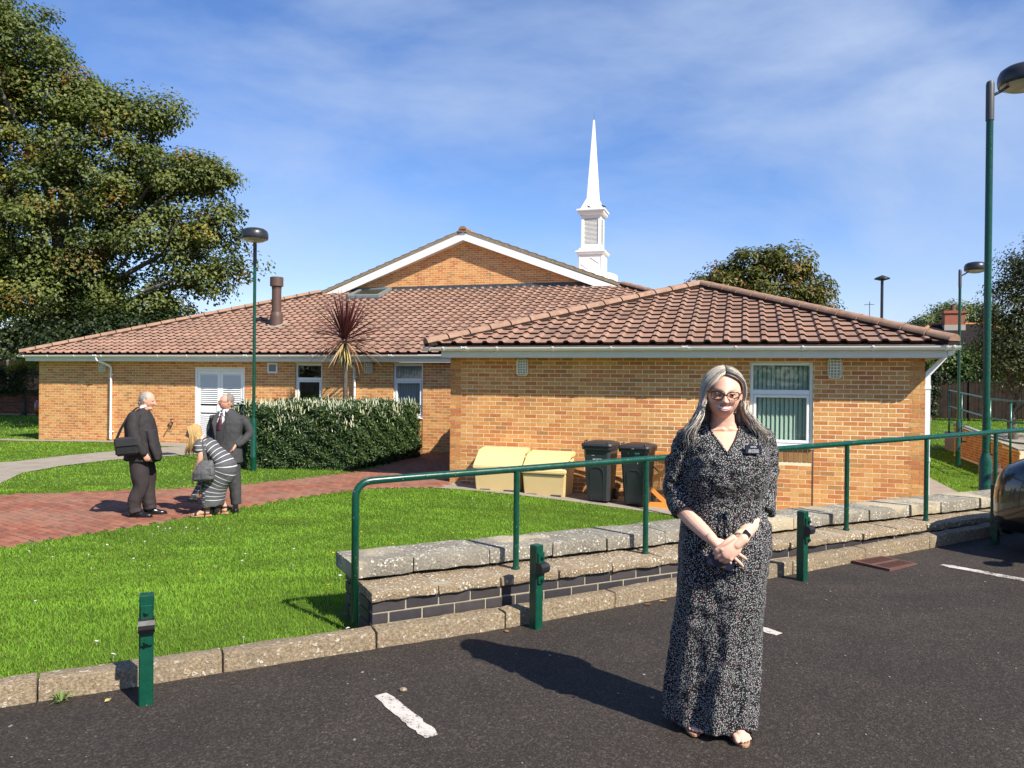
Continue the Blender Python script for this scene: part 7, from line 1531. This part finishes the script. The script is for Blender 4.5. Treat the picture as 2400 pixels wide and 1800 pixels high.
# ======== woman in a striped dress bending forward
px_, py_ = -4.16, 10.80; pz_ = float(lawn_z(px_, py_))+.012
w2p = thing('person', 'blonde woman in a grey and white striped dress bending forward with hands on her knees', 'person', (px_, py_, pz_), R(0))
t = NT('striped_jersey'); sp = t.attr('c'); sx = t.n('ShaderNodeSeparateColor'); t.l(sp, sx.inputs[0]); m_ = t.math('FRACT', t.math('MULTIPLY', sx.outputs[0], 16.5)); ln_ = t.mr(t.math('ABSOLUTE', t.math('SUBTRACT', m_, .5)), .43, .455); t.col(t.mix(ln_, (.085, .085, .092), (.62, .62, .62))); t.set(rough=.8, spec=.2); M_stripe = t.m
HC3 = Vector((-.300, -.02, 1.155)); b = Blob(); R3 = head_mesh(b, HC3, .073, .094, .115, R(-82), R(10), 0, smile=.5, nose=1.1)
b.chain([(-.16, 0, 1.03), (-.25, -.01, 1.11)], [.06, .052])
SPN = [((.12, 0, .60), .17), ((.16, 0, .70), .175), ((.10, 0, .82), .15), ((0, 0, .90), .15), ((-.10, 0, .97), .15), ((-.17, 0, 1.01), .12)]
b.secs([(c_, (.6, 0, .8), (0, 1, 0), r_*.55, r_*.85) for c_, r_ in SPN], 20)
b.chain([(-.165, -.165, 1.02), (-.13, -.20, .88), (-.155, -.19, .76), (-.25, -.13, .60)], [.050, .044, .038, .027]); b.chain([(-.165, .165, 1.02), (-.17, .19, .88), (-.20, .18, .76), (-.27, .11, .60)], [.050, .044, .038, .027])
for s_ in (-1, 1): finger_hand(b, (-.25, s_*.125, .60), (-.25, s_*.0, -.95), (-.4, -s_*.9, .1), (-.95, 0, .2), (.15, .3, .3), r=.0088, thumb=((0, -s_*.02, -.02), (.0, -s_*.045, -.045), (-.005, -s_*.05, -.07)))
for s_, kx, fx, fy in ((-1, -.16, -.10, -.10), (1, -.10, .06, .12)):
    b.chain([(.12, s_*.09, .64), (kx, s_*.09, .47), (kx*.4+fx*.6, s_*.09, .28), (fx+.03, fy, .09)], [.075, .062, .055, .036]); M = Matrix.Rotation(R(8 if s_ < 0 else -12), 3, 'Z'); F = Vector((fx, fy, 0)); b.chain([F+M @ Vector((.03, 0, .06)), F+M @ Vector((-.06, 0, .05)), F+M @ Vector((-.12, 0, .034))], [.034, .034, .024], 12); b.ell(F+M @ Vector((-.115, 0, .034)), (.055, .044, .018), M)
    for tx, ty, tr in ((-.172, -.028*s_, .012), (-.178, -.010*s_, .0095), (-.172, .007*s_, .009), (-.163, .022*s_, .0085), (-.150, .034*s_, .0075)): b.chain([F+M @ Vector((-.13, ty*.9, .032)), F+M @ Vector((tx, ty, .028))], [tr, tr*.95], 8)
me = b.solid('body', .0075, 2); set_col(me, skin_cols(co_of(me), HC3, R3, (.62, .34, .23), (.45, .17, .14), (.30, .20, .12))); part('body', me, M_skin, w2p)
eyes(HC3, R3, w2p)
d3 = Blob(); d3.secs([((-.185, 0, 1.03), (.62, 0, .78), (0, 1, 0), .075, .13), ((-.15, 0, 1.00), (.62, 0, .78), (0, 1, 0), .100, .178), ((-.09, 0, .965), (.60, 0, .8), (0, 1, 0), .108, .180), ((.0, 0, .885), (.62, 0, .78), (0, 1, 0), .100, .160), ((.09, 0, .79), (.72, 0, .70), (0, 1, 0), .118, .175), ((.13, 0, .70), (.95, 0, .3), (0, 1, 0), .155, .205), ((.115, 0, .62), (1, 0, 0), (0, 1, 0), .175, .205), ((.06, 0, .54), (1, 0, -.2), (0, 1, 0), .195, .195), ((.0, 0, .44), (1, 0, -.15), (0, 1, 0), .185, .185), ((-.025, 0, .34), (1, 0, 0), (0, 1, 0), .165, .185), ((-.03, 0, .24), (1, 0, 0), (0, 1, 0), .15, .19), ((-.035, 0, .145), (1, 0, 0), (0, 1, 0), .14, .195)], 44, 2.3)
for s_ in (-1, 1): d3.chain([(-.15, s_*.14, 1.02), (-.165, s_*.185, .99), (-.145, s_*.205, .905)], [.07, .068, .062], 16, caps=False)
me = d3.solid('dress', .0085, 2); wrinkle(me, .009, 9, 7.7)
V = co_of(me)
# stripes run round the body: measure along the spine
key = np.array([[-.185, 1.03, 0], [-.09, .965, .115], [.0, .895, .23], [.09, .80, .36], [.14, .70, .475], [.115, .62, .56], [.06, .54, .655], [.0, .44, .77], [-.025, .34, .873], [-.035, .145, 1.07]]); dense = np.concatenate([np.linspace(key[i], key[i+1], 12, endpoint=False) for i in range(len(key)-1)]+[key[-1:]])
dd = (V[:, None, 0]-dense[None, :, 0])**2+(V[:, None, 2]-dense[None, :, 1])**2; wgt = np.exp(-dd/.006); s_at = (wgt*dense[None, :, 2]).sum(1)/(wgt.sum(1)+1e-12); near = dense[dd.argmin(1), 2]; s_at = np.where(wgt.sum(1) > 1e-6, s_at, near); slv = (np.abs(V[:, 1]) > .165) & (V[:, 0] < -.07) & (V[:, 2] < 1.05); s_at = np.where(slv, (1.06-V[:, 2])*1.0, s_at)
set_col(me, np.repeat(s_at[:, None], 3, 1)); part('dress', me, M_stripe, w2p)
fl = MB(); rs_ = [[(-.20+.02*k, -.12-.02*k, .50), (-.235+.02*k, -.13-.015*k, .40), (-.29+.02*k, -.14-.01*k, .29), (-.345+.03*k, -.14, .20)] for k in (0, 1, 2, 3, 4, 5)]; fl.rings(rs_, False, False); me = fl.mesh('skirt_flap', M_stripe, True); V = co_of(me); set_col(me, np.repeat((1.22-V[:, 2])[:, None], 3, 1)); o = link('skirt_flap', me, w2p); sm_ = o.modifiers.new('thick', 'SOLIDIFY'); sm_.thickness = .004
def h3(x, y, z): return R3 @ Vector((x, y, z))+HC3
bl = MB(); g3 = np.random.default_rng(8)
hs_ = Blob(); hs_.ell(h3(0, .022, .030), (.083, .088, .100), R3); hs_.ell(h3(0, .05, -.04), (.08, .06, .09), R3); me = hs_.solid('hair', .007, 1); wrinkle(me, .005, 30, 3, (1, 1, 2))
cV = co_of(me); set_col(me, np.tile([[.46, .30, .12]], (len(cV), 1))*g3.uniform(.8, 1.15, (len(cV), 1))); hob = part('hair', me, M_hair, w2p)
for i in range(170):
    s_ = -1 if g3.random() < .66 else 1; v_ = g3.random(); bl.col = tuple(np.array([.52, .35, .15] if g3.random() < .6 else [.36, .22, .085])*g3.uniform(.8, 1.2)); y0 = -.06+.13*v_; pts = [h3(s_*.008, y0, .122-.5*abs(y0)**1.4), h3(s_*.060, y0+.0, .095), h3(s_*.088, y0*.9+.008, .035), h3(s_*.090, y0*.8+.012, -.02)]; e = pts[-1]
    ez = 1.0-.115*(1-v_)+g3.normal(0, .03)-.03; tx = -.02-.06*(1-v_)+g3.normal(0, .012)+.10*v_
    pts += [Vector((e.x+tx*.4, e.y*1.0+g3.normal(0, .005), e.z-(e.z-ez)*.45)), Vector((e.x+tx, e.y+g3.normal(0, .012), ez))]; bl.tube(pts, [.006, .009, .010, .010, .008, .002], 5, True, flat=.5)
bl.build('hair_strands', M_hair, w2p, True)
M_sand2 = simple('cork_sole', (.42, .24, .14), .7); M_str2 = simple('black_strap', (.012, .011, .012), .5)
for s_, fx, fy in ((-1, -.10, -.10), (1, .06, .12)):
    M = Matrix.Rotation(R(8 if s_ < 0 else -12), 3, 'Z'); F = Vector((fx, fy, 0)); so = MB(); ol = [(.075, -.03), (.09, 0), (.075, .03), (-.05, .036), (-.13, .046), (-.18, .03), (-.195, 0), (-.18, -.03), (-.13, -.046), (-.05, -.036)]; so.rings([[F+M @ Vector((x, y, z)) for x, y in ol] for z in (.001, .022)]); sd_ = so.build('sandal', M_sand2, w2p)
    for xx, hh_, tl in ((-.125, .05, .0), (-.085, .066, .03), (-.02, .10, -.03)):
        sp = MB(); sp.rings([[F+M @ Vector((xx+q+tl*math.cos(a), .049*math.cos(a), .016+hh_*math.sin(a))) for a in np.linspace(0, math.pi, 11)] for q in (-.010, .010)], False, False); sp.build('strap', M_str2, sd_, True)
    sp = MB(); sp.tube([F+M @ Vector((.03+.048*math.cos(a), .048*math.sin(a), .105)) for a in np.linspace(0, 2*math.pi, 14)], .007, 6, False); sp.build('ankle_strap', M_str2, sd_, True)
hbag = thing('handbag', 'soft grey handbag slung at the side of the bending woman', 'bag', (px_, py_, pz_)); g_ = Blob(); g_.secs([((-.075, -.245, .505), (1, 0, 0), (0, 1, 0), .11, .05), ((-.065, -.25, .54), (1, 0, .05), (0, 1, 0), .145, .075), ((-.06, -.25, .63), (1, 0, .05), (0, 1, 0), .145, .08), ((-.045, -.245, .72), (1, 0, .05), (0, 1, 0), .12, .06), ((-.03, -.235, .79), (1, 0, .05), (0, 1, 0), .075, .03)], 24, 2.6); me = g_.solid('bag_body', .009, 2); wrinkle(me, .010, 12, 2.2); M_bagg = simple('bag_grey', (.085, .085, .088), .7, .12, 12); part('bag_body', me, M_bagg, hbag)
b = MB(); b.rings([[(x-.016, y, z-.008), (x+.016, y, z+.008), (x+.018, y-.008, z+.008), (x-.014, y-.008, z-.008)] for x, y, z in ((-.03, -.24, .78), (-.06, -.225, .88), (-.10, -.215, .98), (-.12, -.19, 1.06), (-.11, -.12, 1.10), (-.08, 0, 1.09))]); b.build('strap', M_bagg, hbag); MB().box((-.02, -.312, .64), (.17, .012, .10), Matrix.Rotation(R(-6), 3, 'Y'), .005).build('pocket', M_bagg, hbag)
